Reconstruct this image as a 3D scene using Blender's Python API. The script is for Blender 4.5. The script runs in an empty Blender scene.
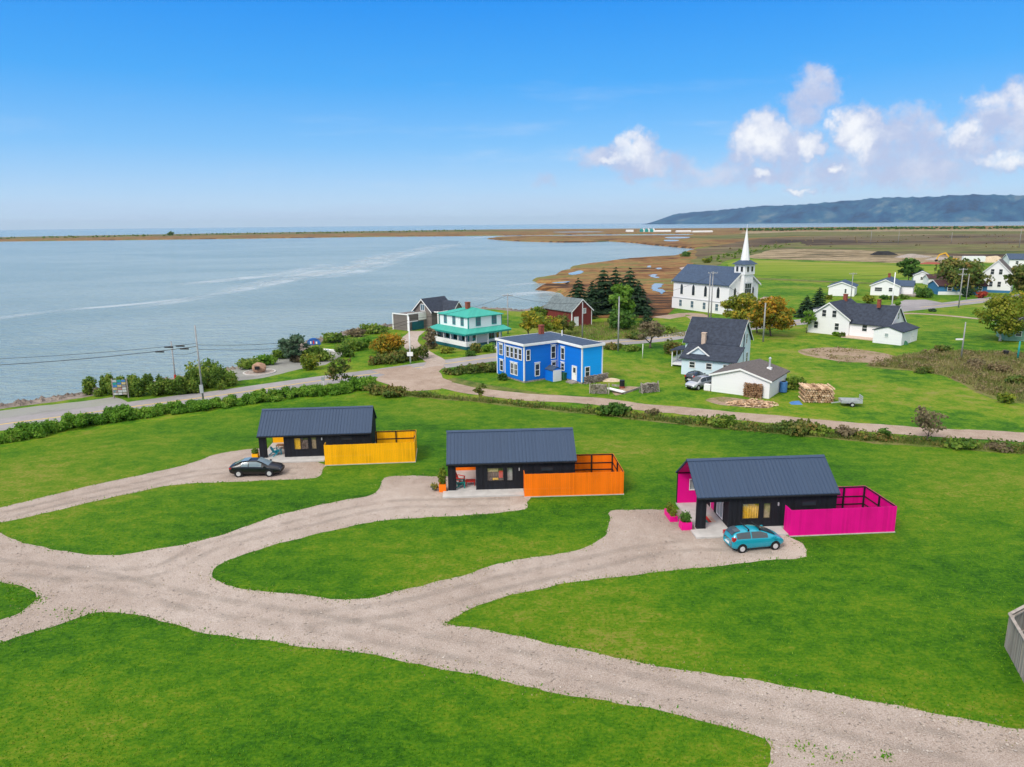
import bpy, math, random
import numpy as np
from mathutils import Vector
from mathutils.geometry import tessellate_polygon
R = math.radians
S = bpy.context.scene
COL = S.collection

# ------------------------------------------------------------------ camera
CAM_H, FOC, PITCH, ROLL = 23.0, 711.0, R(12.65), R(-0.6)
cam = bpy.data.cameras.new('camera'); camo = bpy.data.objects.new('camera', cam); COL.objects.link(camo)
cam.sensor_width = 36.0; cam.lens = 36.0 * FOC / 1024.0
cam.clip_start = 0.3; cam.clip_end = 90000
camo.location = (0, 0, CAM_H)
camo.rotation_mode = 'XYZ'
from mathutils import Matrix
camo.rotation_euler = (Matrix.Rotation(R(90) - PITCH, 3, 'X') @ Matrix.Rotation(ROLL, 3, 'Z')).to_euler()
S.camera = camo

# ------------------------------------------------------------------ light
SUN_EL, SUN_AZ = R(46), R(222)          # azimuth clockwise from +Y: the sun stands behind the camera, to the left
sun = bpy.data.lights.new('sun', 'SUN'); suno = bpy.data.objects.new('sun', sun); COL.objects.link(suno)
sun.energy = 1.5; sun.angle = R(22); sun.color = (1.0, 0.95, 0.88)
sd = Vector((math.sin(SUN_AZ) * math.cos(SUN_EL), math.cos(SUN_AZ) * math.cos(SUN_EL), math.sin(SUN_EL)))
suno.rotation_euler = sd.to_track_quat('Z', 'Y').to_euler()
SKY_STRENGTH = 0.15
S.view_settings.view_transform = 'Standard'; S.view_settings.look = 'None'
S.view_settings.exposure = 0.95; S.view_settings.gamma = 1; S.view_settings.use_curve_mapping = False
S.cycles.max_bounces = 5; S.cycles.diffuse_bounces = 3; S.cycles.glossy_bounces = 3
S.cycles.transparent_max_bounces = 10; S.cycles.volume_bounces = 0
S.cycles.use_denoising = True
S.cycles.caustics_reflective = False; S.cycles.caustics_refractive = False

def ray(px, py):
    """direction in the world of a point of the 1024 x 767 picture (used only to look up where things stand)"""
    u = (px - 512) / FOC; v = -(py - 383.5) / FOC
    c, s = math.cos(ROLL), math.sin(ROLL)
    u, v = u * c - v * s, u * s + v * c
    cp, sp = math.cos(PITCH), math.sin(PITCH)
    return (u, cp + v * sp, -sp + v * cp)
def G(px, py, z=0.0):
    d = ray(px, py); t = (z - CAM_H) / d[2]
    return (d[0] * t, d[1] * t)

# ------------------------------------------------------------------ node helpers
class NT:
    def __init__(s, tree): s.t = tree; s.n = tree.nodes; s.l = tree.links
    def new(s, typ, **kw):
        n = s.n.new(typ)
        for k, v in kw.items(): setattr(n, k, v)
        return n
    def put(s, sock, v):
        if v is None: return
        if isinstance(v, bpy.types.NodeSocket): s.l.new(v, sock)
        else:
            if isinstance(v, (tuple, list)) and len(v) == 3 and sock.type == 'RGBA': v = (*v, 1)
            sock.default_value = v
    def m(s, op, a, b=None, c=None, clamp=False):
        n = s.new('ShaderNodeMath', operation=op, use_clamp=clamp)
        s.put(n.inputs[0], a); s.put(n.inputs[1], b); s.put(n.inputs[2], c)
        return n.outputs[0]
    def mix(s, f, a, b, blend='MIX'):
        n = s.new('ShaderNodeMix', data_type='RGBA', blend_type=blend)
        s.put(n.inputs[0], f); s.put(n.inputs[6], a); s.put(n.inputs[7], b)
        return n.outputs[2]
    def noise(s, vec, scale, detail=4, rough=.55, dist=0.0):
        n = s.new('ShaderNodeTexNoise'); s.put(n.inputs['Vector'], vec)
        n.inputs['Scale'].default_value = scale; n.inputs['Detail'].default_value = detail
        n.inputs['Roughness'].default_value = rough; n.inputs['Distortion'].default_value = dist
        return n.outputs['Fac']
    def sep(s, v):
        n = s.new('ShaderNodeSeparateXYZ'); s.put(n.inputs[0], v); return n.outputs
    def comb(s, x, y, z):
        n = s.new('ShaderNodeCombineXYZ'); s.put(n.inputs[0], x); s.put(n.inputs[1], y); s.put(n.inputs[2], z); return n.outputs[0]
    def vm(s, op, a, b):
        n = s.new('ShaderNodeVectorMath', operation=op); s.put(n.inputs[0], a); s.put(n.inputs[1], b); return n.outputs[0]
    def ramp(s, f, stops):
        n = s.new('ShaderNodeValToRGB'); s.put(n.inputs[0], f)
        e = n.color_ramp.elements
        while len(e) < len(stops): e.new(0.5)
        for el, (p, c) in zip(e, stops):
            el.position = p; el.color = (*c, 1) if len(c) == 3 else c
        return n.outputs[0]
    def rng(s, v, a, b, c=0.0, d=1.0, smooth=True):
        n = s.new('ShaderNodeMapRange', interpolation_type='SMOOTHSTEP' if smooth else 'LINEAR')
        s.put(n.inputs[0], v)
        for i, q in zip((1, 2, 3, 4), (a, b, c, d)): n.inputs[i].default_value = q
        return n.outputs[0]
def new_mat(name):
    m = bpy.data.materials.new(name); m.use_nodes = True
    t = NT(m.node_tree); b = m.node_tree.nodes['Principled BSDF']
    return m, t, b

# ------------------------------------------------------------------ world: Nishita sky with cumulus in it
W = bpy.data.worlds.new('World'); S.world = W; W.use_nodes = True
wt = NT(W.node_tree); bg = W.node_tree.nodes['Background']
sky = wt.new('ShaderNodeTexSky', sky_type='NISHITA')
sky.sun_disc = False; sky.sun_elevation = SUN_EL; sky.sun_rotation = SUN_AZ
sky.altitude = 20; sky.air_density = 1.0; sky.dust_density = 0.6; sky.ozone_density = 4.0
dirv = wt.new('ShaderNodeTexCoord').outputs['Generated']
dx, dy, dz = wt.sep(dirv)
dyc = wt.m('MAXIMUM', dy, 0.02)
cu = wt.m('DIVIDE', dx, dyc); cv = wt.m('DIVIDE', dz, dyc)
front = wt.rng(dy, 0.1, 0.3)
CLOUDS = [  # px, py, rx, ry, weight
    (637, 153, 26, 20, 1.0), (606, 156, 32, 12, .75), (652, 163, 46, 13, .8), (680, 168, 30, 10, .6),
    (762, 140, 34, 25, 1.0), (745, 151, 26, 16, .8), (792, 146, 30, 22, .85), (817, 91, 26, 22, .72), (806, 111, 24, 20, .66), (822, 79, 18, 12, .7),
    (814, 145, 15, 15, .9), (856, 131, 24, 25, 1.0), (874, 141, 30, 22, .85), (908, 131, 38, 26, .72), (935, 145, 36, 22, .66), (888, 153, 60, 18, .6),
    (966, 135, 26, 18, .75), (998, 117, 38, 28, .75), (1024, 101, 30, 24, .8), (1050, 125, 60, 34, .85), (1100, 103, 60, 44, 1.0), (980, 153, 60, 16, .6),
    (758, 172, 54, 14, .68), (828, 172, 50, 16, .68), (796, 191, 18, 5, .6), (1000, 163, 44, 12, .62), (920, 170, 80, 18, .68), (708, 178, 52, 10, .52), (836, 170, 12, 6, .75), (759, 170, 12, 6, .65),
    (543, 180, 11, 6, .38), (1180, 133, 90, 40, .95), (1290, 93, 120, 50, .95), (-180, 153, 110, 40, .9), (-300, 113, 140, 60, .95)]
SUNLIT = [(634, 146, 18.9, 14.8), (612, 159, 12.0, 4.1), (758, 137, 25.8, 18.9), (813, 143, 12.0, 11.5), (850, 127, 18.9, 18.0), (861, 143, 12.0, 11.5), (836, 170, 8.6, 4.1), (796, 191, 12.0, 3.3), (962, 131, 17.2, 9.8), (1006, 161, 22.4, 7.4), (759, 170, 8.6, 4.1), (1020, 95, 12.0, 11.5, .45),
    (990, 103, 15.5, 9.8, .45), (1090, 83, 43.0, 24.6), (1170, 113, 60.2, 24.6), (1280, 63, 86.0, 32.8), (-190, 133, 77.4, 24.6), (-310, 83, 94.6, 32.8)]
def warp(u, v):
    p = wt.comb(u, v, 0.37)
    w1 = wt.new('ShaderNodeTexNoise'); wt.put(w1.inputs['Vector'], p); w1.inputs['Scale'].default_value = 15; w1.inputs['Detail'].default_value = 6; w1.inputs['Roughness'].default_value = .62
    wc = wt.sep(w1.outputs['Color'])
    w2_ = wt.new('ShaderNodeTexNoise'); wt.put(w2_.inputs['Vector'], p); w2_.inputs['Scale'].default_value = 42; w2_.inputs['Detail'].default_value = 5; w2_.inputs['Roughness'].default_value = .6
    wd = wt.sep(w2_.outputs['Color'])
    u = wt.m('ADD', u, wt.m('MULTIPLY', wt.m('SUBTRACT', wd[0], .5), .030)); v = wt.m('ADD', v, wt.m('MULTIPLY', wt.m('SUBTRACT', wd[1], .5), .026))
    return p, wt.m('ADD', u, wt.m('MULTIPLY', wt.m('SUBTRACT', wc[0], .5), .07)), wt.m('ADD', v, wt.m('MULTIPLY', wt.m('SUBTRACT', wc[1], .5), .055))
def field(blobs, u2, v2, k):
    d = None
    for bl_ in blobs:
        px, py, rx, ry = bl_[:4]; w = bl_[4] if len(bl_) > 4 else 1.0
        r = ray(px, py); cu0, cv0 = r[0] / r[1], r[2] / r[1]
        a = wt.m('DIVIDE', wt.m('SUBTRACT', u2, cu0), rx / FOC); b = wt.m('DIVIDE', wt.m('SUBTRACT', v2, cv0), ry / FOC)
        q = wt.m('ADD', wt.m('MULTIPLY', a, a), wt.m('MULTIPLY', b, b))
        q = wt.m('MULTIPLY', wt.m('SUBTRACT', 1.25, q), w)
        d = q if d is None else wt.m('SMOOTH_MAX', d, q, k)
    return d
cp_, cu2, cv2 = warp(cu, cv)
n2 = wt.m('SUBTRACT', wt.noise(cp_, 50, 6, .62), .5)
D1 = wt.m('ADD', field(CLOUDS, cu2, cv2, .25), wt.m('MULTIPLY', n2, 1.5))
D2 = wt.m('ADD', field(SUNLIT, cu2, cv2, .2), wt.m('MULTIPLY', n2, 2.2))
wisp = wt.m('MULTIPLY', wt.m('MULTIPLY', wt.rng(wt.noise(wt.comb(wt.m('MULTIPLY', cu, 2.2), wt.m('MULTIPLY', cv, 13), .9), 2.0, 7, .62), .50, .78), wt.m('MULTIPLY', wt.rng(cv, .01, .06), wt.rng(cv, .24, .10))), wt.rng(cu, -.35, .35, .35, 1.0))
alpha = wt.m('MULTIPLY', wt.m('MULTIPLY', wt.rng(D1, -.1, .95), wt.rng(wt.noise(cp_, 18, 6, .62), .2, .5, .78, 1.0)), front)
lit = wt.m('MULTIPLY', wt.rng(D2, -.45, 2.0), wt.rng(wt.noise(cp_, 30, 6, .62), .25, .6, .55, 1.15))
lit = wt.m('ADD', lit, wt.m('MULTIPLY', wt.rng(wt.noise(cp_, 24, 6, .6, .3), .42, .68), .30), clamp=True)
ccol = wt.mix(lit, (1.80, 2.04, 2.82), (3.42, 3.42, 3.5))
# thin bank of far stratus low over the sea
bank = wt.m('MULTIPLY', wt.rng(cv, .0, .012), wt.rng(cv, .05, .02))
bank = wt.m('MULTIPLY', bank, wt.rng(wt.noise(wt.comb(wt.m('MULTIPLY', cu, 2.0), wt.m('MULTIPLY', cv, 30), 0), 1.6, 4), .35, .65))
hs = wt.new('ShaderNodeHueSaturation'); hs.inputs['Saturation'].default_value = 1.25; hs.inputs['Value'].default_value = 1.0
wt.put(hs.inputs['Color'], sky.outputs[0])
el_ = wt.m('ARCSINE', wt.m('MAXIMUM', dz, -.2))
clear = wt.ramp(wt.m('DIVIDE', el_, .5), [(0.0, (.52, .70, .92)), (.06, (.46, .68, .95)), (.20, (.20, .53, .97)), (.36, (.055, .40, .96)), (.56, (.010, .29, .92)), (1.0, (.020, .20, .70))])
clear = wt.vm('MULTIPLY', clear, (3.3, 3.3, 3.3))
skyc = wt.mix(.93, hs.outputs[0], clear)
# broken bright cloud cover, unseen overhead and behind, added to brighten the ground
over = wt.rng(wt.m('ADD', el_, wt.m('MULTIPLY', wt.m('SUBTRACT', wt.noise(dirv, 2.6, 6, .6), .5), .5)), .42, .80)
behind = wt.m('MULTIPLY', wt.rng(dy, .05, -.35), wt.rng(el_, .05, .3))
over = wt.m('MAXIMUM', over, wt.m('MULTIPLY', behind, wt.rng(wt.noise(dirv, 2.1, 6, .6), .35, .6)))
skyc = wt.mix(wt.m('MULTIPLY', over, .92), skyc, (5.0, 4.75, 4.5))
skyc = wt.mix(wt.m('MULTIPLY', bank, .3), skyc, (1.75, 2.1, 2.9))
skyc = wt.mix(wt.m('MULTIPLY', wisp, .42), skyc, (2.5, 2.75, 3.2))
skyc = wt.mix(wt.m('MULTIPLY', alpha, .92), skyc, ccol)
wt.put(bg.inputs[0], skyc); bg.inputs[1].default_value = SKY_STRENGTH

# ------------------------------------------------------------------ materials
MT = {}
def mat(name, col, rough=.8, var=.18, scale=1.5, bump=0.0, bscale=8.0, metal=0.0, col2=None, spec=.3, detail=5):
    m, t, b = new_mat(name)
    pos = t.new('ShaderNodeTexCoord').outputs['Object']
    f = t.rng(t.noise(pos, scale, detail, .6), .3, .7)
    a = tuple(min(1, c * (1 + var)) for c in col)
    z = col2 if col2 else tuple(c * (1 - var) for c in col)
    t.put(b.inputs['Base Color'], t.mix(f, a, z))
    b.inputs['Roughness'].default_value = rough; b.inputs['Metallic'].default_value = metal
    b.inputs['Specular IOR Level'].default_value = spec
    if bump:
        bp = t.new('ShaderNodeBump'); bp.inputs['Strength'].default_value = bump; bp.inputs['Distance'].default_value = .05
        t.put(bp.inputs['Height'], t.noise(pos, bscale, 4)); t.put(b.inputs['Normal'], bp.outputs[0])
    MT[name] = m; return m
def ribbed(name, col, axis, period, rough=.6, depth=.5, metal=0.0, var=.1, spec=.3, col2=None):
    """boards, seams or clapboards: fine ribs across one axis"""
    m, t, b = new_mat(name)
    pos = t.new('ShaderNodeTexCoord').outputs['Object']
    c = t.sep(pos)
    ax = {'x': c[0], 'y': c[1], 'z': c[2], 'xy': t.m('ADD', c[0], c[1])}[axis]
    q = t.m('FRACT', t.m('DIVIDE', ax, period))
    h = t.rng(q, .0, .16)
    cell = t.m('FLOOR', t.m('DIVIDE', ax, period))
    wn = t.new('ShaderNodeTexWhiteNoise', noise_dimensions='1D'); t.put(wn.inputs['W'], cell)
    f = t.m('ADD', t.m('MULTIPLY', wn.outputs[0], .5), t.m('MULTIPLY', t.noise(pos, 1.1, 5, .6), .5))
    a = tuple(min(1, k * (1 + var)) for k in col); z = col2 if col2 else tuple(k * (1 - var) for k in col)
    t.put(b.inputs['Base Color'], t.mix(f, a, z))
    b.inputs['Roughness'].default_value = rough; b.inputs['Metallic'].default_value = metal; b.inputs['Specular IOR Level'].default_value = spec
    bp = t.new('ShaderNodeBump'); bp.inputs['Strength'].default_value = depth; bp.inputs['Distance'].default_value = .03
    t.put(bp.inputs['Height'], h); t.put(b.inputs['Normal'], bp.outputs[0])
    MT[name] = m; return m
def leafy(name, cols, rough=.7, nscale=.35, thru=.42):
    """leaves: each leaf clump takes its own tint, and branches of the crown differ"""
    m, t, b = new_mat(name)
    geo = t.new('ShaderNodeNewGeometry')
    f = t.m('ADD', t.m('MULTIPLY', geo.outputs['Random Per Island'], .55), t.m('MULTIPLY', t.rng(t.noise(geo.outputs['Position'], nscale, 3), .3, .7), .45))
    st = [(i / (len(cols) - 1), c) for i, c in enumerate(cols)]
    t.put(b.inputs['Base Color'], t.ramp(f, st))
    b.inputs['Roughness'].default_value = rough; b.inputs['Specular IOR Level'].default_value = .2
    if thru:
        tl = t.new('ShaderNodeBsdfTranslucent'); t.put(tl.inputs['Color'], b.inputs['Base Color'].links[0].from_socket)
        mx = t.new('ShaderNodeMixShader'); mx.inputs[0].default_value = thru
        t.l.new(b.outputs[0], mx.inputs[1]); t.l.new(tl.outputs[0], mx.inputs[2]); t.l.new(mx.outputs[0], m.node_tree.nodes['Material Output'].inputs['Surface'])
    MT[name] = m; return m
def paint(name, col, rough=.3, metal=0.0, coat=.6):
    m, t, b = new_mat(name)
    b.inputs['Base Color'].default_value = (*col, 1); b.inputs['Roughness'].default_value = rough
    b.inputs['Metallic'].default_value = metal; b.inputs['Coat Weight'].default_value = coat; b.inputs['Coat Roughness'].default_value = .06
    MT[name] = m; return m
def ground_mat(name, cols, s1, s2, s3, bump=.4, stretch=(1, 1), rough=.95, bscale=None, w=(.45, .3, .25), con=.12):
    m, t, b = new_mat(name)
    p = t.new('ShaderNodeNewGeometry').outputs['Position']
    p = t.vm('MULTIPLY', p, (stretch[0], stretch[1], 1))
    f = t.m('ADD', t.m('ADD', t.m('MULTIPLY', t.rng(t.noise(p, s1, 5, .6), .3, .7), w[0]), t.m('MULTIPLY', t.rng(t.noise(p, s2, 5, .6, .3), .28, .72), w[1])),
            t.m('MULTIPLY', t.rng(t.noise(p, s3, 4, .7), .25, .75), w[2]))
    f = t.rng(f, con, 1 - con, smooth=False)
    st = [(i / (len(cols) - 1) * .84 + .08, c) for i, c in enumerate(cols)]
    t.put(b.inputs['Base Color'], t.ramp(f, st))
    b.inputs['Roughness'].default_value = rough; b.inputs['Specular IOR Level'].default_value = .15
    if bump:
        bp = t.new('ShaderNodeBump'); bp.inputs['Strength'].default_value = bump; bp.inputs['Distance'].default_value = .08
        t.put(bp.inputs['Height'], t.noise(p, bscale or s3, 5, .7)); t.put(b.inputs['Normal'], bp.outputs[0])
    MT[name] = m; return m

ground_mat('lawn', [(.022, .086, .002), (.048, .138, .003), (.095, .186, .005), (.155, .205, .012), (.205, .205, .045)], .05, .45, 2.5, bump=.45, bscale=5, w=(.38, .32, .30), con=.15)
ground_mat('meadow', [(.011, .058, .001), (.029, .104, .0015), (.057, .147, .002), (.106, .175, .005), (.190, .188, .030)], .04, 1.0, 5.0, bump=.6, bscale=6, stretch=(.7, 1), w=(.46, .22, .32), con=.13)
ground_mat('gravel', [(.215, .166, .130), (.335, .270, .224), (.405, .338, .288), (.520, .455, .400)], .07, .7, 14.0, bump=.5, bscale=16, w=(.26, .14, .60))
leafy('pebble', [(.24, .195, .155), (.32, .27, .225), (.40, .345, .295), (.50, .45, .395)], .9, .5, 0)
ground_mat('dirt_track', [(.230, .165, .120), (.340, .260, .200), (.430, .350, .285)], .08, .7, 8.0, bump=.4, w=(.3, .2, .5))
ground_mat('asphalt', [(.215, .205, .205), (.270, .255, .255), (.325, .305, .300)], .06, .5, 5.0, bump=.2)
ground_mat('pulloff', [(.200, .195, .180), (.265, .265, .245), (.240, .255, .200)], .1, .6, 5.0, bump=.3)
ground_mat('marsh', [(.038, .022, .010), (.112, .050, .018), (.205, .094, .032), (.290, .175, .062), (.110, .105, .028), (.16, .15, .04)], .02, .07, .28, bump=.8, bscale=.5, w=(.36, .36, .28), stretch=(.5, 1), con=.24)
ground_mat('moor', [(.028, .022, .012), (.080, .052, .028), (.150, .108, .058), (.072, .080, .024), (.215, .165, .088)], .005, .018, .07, bump=.8, bscale=.2, stretch=(.25, 1), w=(.36, .36, .28), con=.24)
ground_mat('olive_field', [(.036, .050, .012), (.085, .110, .018), (.175, .160, .058), (.085, .066, .030), (.14, .155, .04)], .008, .025, .09, bump=.6, bscale=.3, stretch=(.25, 1), w=(.36, .36, .28), con=.24)
ground_mat('straw_field', [(.060, .055, .026), (.200, .145, .075), (.410, .325, .195), (.130, .100, .055), (.34, .26, .15)], .03, .10, .35, bump=.6, bscale=.5, stretch=(.22, 1), w=(.36, .34, .30), con=.26)
ground_mat('hay_field', [(.080, .150, .006), (.140, .215, .010), (.200, .240, .022), (.250, .235, .055)], .014, .05, .25, bump=.4, bscale=2, stretch=(.25, 1), w=(.4, .35, .25))
ground_mat('rough_grass', [(.045, .080, .014), (.095, .130, .022), (.170, .165, .050), (.130, .095, .055)], .15, .9, 4.0, bump=.8)
ground_mat('beach_rock', [(.070, .058, .050), (.180, .150, .125), (.300, .250, .210)], .15, 1.2, 5.0, bump=.8, bscale=3)
ground_mat('earth', [(.220, .150, .105), (.330, .250, .180), (.260, .190, .120), (.130, .140, .040)], .2, 1.0, 4.0, bump=.6)
ground_mat('forest_hill_hazed', [(.001, .022, .070), (.002, .044, .120), (.010, .078, .150), (.09, .13, .17)], .0022, .009, .03, bump=0, w=(.5, .3, .2))  # wooded slopes tinted blue: the haze of distance is put into the colour
mat('concrete', (.47, .455, .43), .85, .10, 1.2, .2)
mat('white_trim', (.80, .80, .79), .6, .03)
ribbed('white_clap', (.80, .80, .80), 'z', .14, .6, .25, var=.03)
ribbed('paleblue_clap', (.62, .74, .82), 'z', .14, .6, .25, var=.03)
ribbed('blue_clap', (.002, .165, .66), 'z', .14, .55, .25, var=.06)
ribbed('skyblue_clap', (.003, .36, .94), 'z', .14, .55, .25, var=.05)
ribbed('seablue_clap', (.04, .17, .33), 'z', .14, .6, .25, var=.08)
ribbed('green_clap', (.23, .42, .30), 'z', .14, .7, .25, var=.08)
ribbed('shingle_grey', (.175, .152, .140), 'z', .18, .9, .5, var=.25)
ribbed('red_board', (.165, .030, .026), 'xy', .22, .85, .4, var=.2)
ribbed('black_board', (.0095, .0105, .015), 'xy', .2, .7, 1.0, var=.5, spec=.25)
ribbed('roof_navy', (.028, .054, .104), 'x', .30, .55, .7, metal=.0, var=.08, spec=.4)
ribbed('roof_seam', (.032, .059, .112), 'x', .45, .55, .5, var=.08, spec=.4)
mat('roof_shingle', (.033, .042, .062), .85, .28, 2, .3, 8)
mat('roof_slate_blue', (.046, .074, .124), .75, .18, 2, .2, 8)
mat('roof_brown', (.115, .10, .092), .9, .24, 4, .3, 9)
mat('roof_greygreen', (.13, .160, .165), .85, .25, 1.4, .3, 8)
mat('roof_red', (.055, .024, .026), .8, .2, 2)
ribbed('roof_teal', (.040, .345, .268), 'xy', .4, .55, .25, var=.12)
mat('teal_paint', (.02, .27, .25), .6, .1)
mat('teal_dark', (.01, .10, .12), .6, .15)
for k, c in dict(yellow=(.95, .44, .002), orange=(.92, .185, .003), pink=(.74, .002, .235)).items():
    leafy(k + '_board', [tuple(q * s_ for q in c) for s_ in (.78, .92, 1.0, 1.04)], .6, .6, 0)
    mat(k + '_paint', c, .5, .04)
mat('brick', (.26, .07, .045), .9, .25, 6, .3)
mat('tan_brick', (.55, .42, .33), .9, .15, 6, .3)
mat('stone', (.30, .26, .23), .95, .35, 2.5, .9, 5)
mat('boulder_rock', (.36, .22, .15), .95, .3, 1.6, .9, 3)
mat('weathered_wood', (.30, .265, .23), .95, .3, 2.2, .5, 9)
ribbed('weathered_board', (.33, .295, .255), 'xy', .17, .95, .9, var=.35, col2=(.13, .115, .10))
mat('brown_wood', (.24, .13, .07), .85, .25, 2, .3)
leafy('log_brown', [(.10, .05, .025), (.22, .12, .06), (.34, .20, .11), (.40, .27, .17)], .9, 1.5, 0)
leafy('log_end', [(.14, .075, .038), (.40, .25, .14), (.62, .44, .28), (.70, .56, .42)], .9, 1.5, 0)
leafy('log_old', [(.10, .08, .065), (.24, .20, .17), (.34, .30, .26), (.42, .38, .34)], .95, 1.5, 0)
mat('bark', (.12, .095, .075), .95, .3, 4, .6)
mat('birch_bark', (.55, .52, .47), .9, .3, 3, .3)
mat('pole_wood', (.30, .30, .30), .9, .2, 2, .3)
mat('dark_metal', (.03, .032, .036), .5, .15, 3, 0, 8, .6)
mat('grey_metal', (.50, .52, .54), .45, .1, 3, 0, 8, .35)
mat('wire_black', (.015, .015, .017), .6, .1)
mat('black_plastic', (.012, .012, .014), .6, .1)
mat('green_plastic', (.03, .13, .06), .6, .1)
mat('tyre', (.014, .014, .015), .85, .1)
mat('rim', (.62, .63, .65), .3, .05, 3, 0, 8, .4)
mat('curtain_yellow', (.80, .47, .03), .8, .2, 4)
mat('curtain_tan', (.45, .37, .20), .8, .2, 4)
mat('curtain_grey', (.46, .48, .46), .8, .15, 4)
mat('interior_dark', (.10, .07, .055), .9, .6, 3)
mat('red_paint', (.55, .04, .03), .5, .1)
mat('aqua_paint', (.005, .32, .42), .5, .08)
mat('jade_paint', (.005, .19, .17), .5, .08)
mat('sign_blue', (.03, .13, .45), .5, .1)
mat('mural_mix', (.55, .12, .06), .6, .1, 1.3, 0, 8, 0, (.06, .25, .30))
mat('sand', (.52, .42, .29), .95, .2, 2, .4)
mat('spoil_black', (.02, .02, .022), .9, .3, 1, .5)
mat('digger_yellow', (.72, .40, .03), .5, .12)
mat('tarp_blue', (.06, .18, .42), .5, .1)
mat('canvas_white', (.78, .78, .76), .7, .05)
paint('car_black', (.003, .0035, .005), .35, 0, .25)
paint('car_teal', (.004, .30, .41), .3, .1)
paint('car_silver', (.50, .53, .56), .3, .6)
paint('car_dark', (.03, .04, .06), .3, .3)
paint('car_white', (.75, .76, .77), .3)
paint('lamp_red', (.40, .01, .015), .2)
paint('lamp_clear', (.65, .66, .66), .15)
def glass(name, col, rough=.06):
    m, t, b = new_mat(name)
    b.inputs['Base Color'].default_value = (*col, 1); b.inputs['Roughness'].default_value = rough
    b.inputs['Specular IOR Level'].default_value = .6; MT[name] = m
glass('pane_dark', (.030, .038, .046)); glass('car_glass_reflection', (.16, .215, .235), .12); glass('car_glass', (.048, .064, .075), .10); glass('pane_pale', (.32, .38, .38), .25); glass('pane_blue', (.10, .16, .20))  # the sedan's pale glass has its reflection painted into the base colour
m, t, b = new_mat('clear_glass')
tr = t.new('ShaderNodeBsdfTransparent'); gl = t.new('ShaderNodeBsdfGlossy'); gl.inputs['Roughness'].default_value = .03
mx = t.new('ShaderNodeMixShader'); mx.inputs[0].default_value = .10
t.l.new(tr.outputs[0], mx.inputs[1]); t.l.new(gl.outputs[0], mx.inputs[2])
t.l.new(mx.outputs[0], m.node_tree.nodes['Material Output'].inputs['Surface']); MT['clear_glass'] = m
leafy('hedge_leaf', [(0.050, 0.140, 0.013), (0.099, 0.248, 0.020), (0.173, 0.338, 0.029), (0.296, 0.379, 0.057)])
leafy('shrub_leaf', [(0.046, 0.102, 0.017), (0.099, 0.198, 0.023), (0.198, 0.288, 0.037), (0.354, 0.362, 0.074)])
leafy('yellow_leaf', [(0.068, 0.143, 0.018), (0.150, 0.225, 0.021), (0.270, 0.292, 0.030), (0.375, 0.330, 0.045)])
leafy('orange_leaf', [(0.077, 0.133, 0.019), (0.204, 0.204, 0.019), (0.469, 0.274, 0.022), (0.620, 0.281, 0.027)])
leafy('rust_leaf', [(0.053, 0.109, 0.022), (0.104, 0.173, 0.030), (0.198, 0.198, 0.045), (0.309, 0.179, 0.056)])
leafy('gold_leaf', [(0.085, 0.160, 0.019), (0.179, 0.244, 0.026), (0.375, 0.346, 0.034), (0.562, 0.356, 0.034)])
leafy('red_leaf', [(0.062, 0.050, 0.015), (0.312, 0.037, 0.025), (0.500, 0.088, 0.044), (0.088, 0.094, 0.025)])
leafy('green_leaf', [(0.032, 0.092, 0.019), (0.062, 0.155, 0.022), (0.109, 0.219, 0.036), (0.163, 0.274, 0.051)])
leafy('bright_leaf', [(0.063, 0.155, 0.019), (0.119, 0.255, 0.026), (0.192, 0.338, 0.041), (0.274, 0.365, 0.055)])
leafy('needle', [(0.011, 0.037, 0.018), (0.024, 0.061, 0.027), (0.040, 0.088, 0.037), (0.068, 0.119, 0.048)])
leafy('needle_pale', [(.045, .10, .055), (.080, .155, .085), (.125, .200, .110), (.170, .240, .130)])
leafy('twig_leaf', [(.100, .085, .045), (.190, .155, .085), (.280, .220, .130), (.150, .165, .050)])
leafy('scrub_leaf', [(.120, .150, .040), (.230, .165, .095), (.330, .270, .125), (.160, .190, .050)], nscale=.2)
leafy('tall_grass', [(0.081, 0.128, 0.024), (0.176, 0.196, 0.047), (0.297, 0.257, 0.101), (0.405, 0.344, 0.176)], nscale=.2)
leafy('verge_blade', [(0.054, 0.121, 0.014), (0.115, 0.176, 0.027), (0.203, 0.223, 0.054), (0.351, 0.297, 0.135)], nscale=.2)
leafy('lawn_blade', [(0.038, 0.166, 0.005), (0.077, 0.254, 0.009), (0.149, 0.333, 0.012), (0.263, 0.367, 0.038)], nscale=.12)
leafy('dry_blade', [(0.168, 0.210, 0.031), (0.294, 0.273, 0.084), (0.434, 0.364, 0.168), (0.126, 0.210, 0.017)], nscale=.3)
leafy('flower_mix', [(.20, .16, .42), (.06, .12, .03), (.45, .40, .10), (.08, .15, .03)])

# water: dark teal body under a rippled skin
m, t, b = new_mat('bay_water')
p = t.new('ShaderNodeNewGeometry').outputs['Position']
px_, py_, pz_ = t.sep(p)
ps = t.vm('MULTIPLY', p, (.5, 1, 1))
t.put(b.inputs['Base Color'], t.mix(t.rng(t.noise(ps, .011, 6, .6, .8), .35, .68), (.172, .245, .240), (.245, .315, .304)))
b.inputs['Roughness'].default_value = .14; b.inputs['IOR'].default_value = 1.33; b.inputs['Specular IOR Level'].default_value = .5
bp = t.new('ShaderNodeBump'); bp.inputs['Strength'].default_value = 1.0; bp.inputs['Distance'].default_value = 1.5
hh = t.m('ADD', t.noise(ps, .55, 3, .6, .4), t.m('MULTIPLY', t.noise(ps, .12, 3, .5), .9))
t.put(bp.inputs['Height'], hh); t.put(b.inputs['Normal'], bp.outputs[0]); MT['bay_water'] = m
m, t, b = new_mat('pond_water')
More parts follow.
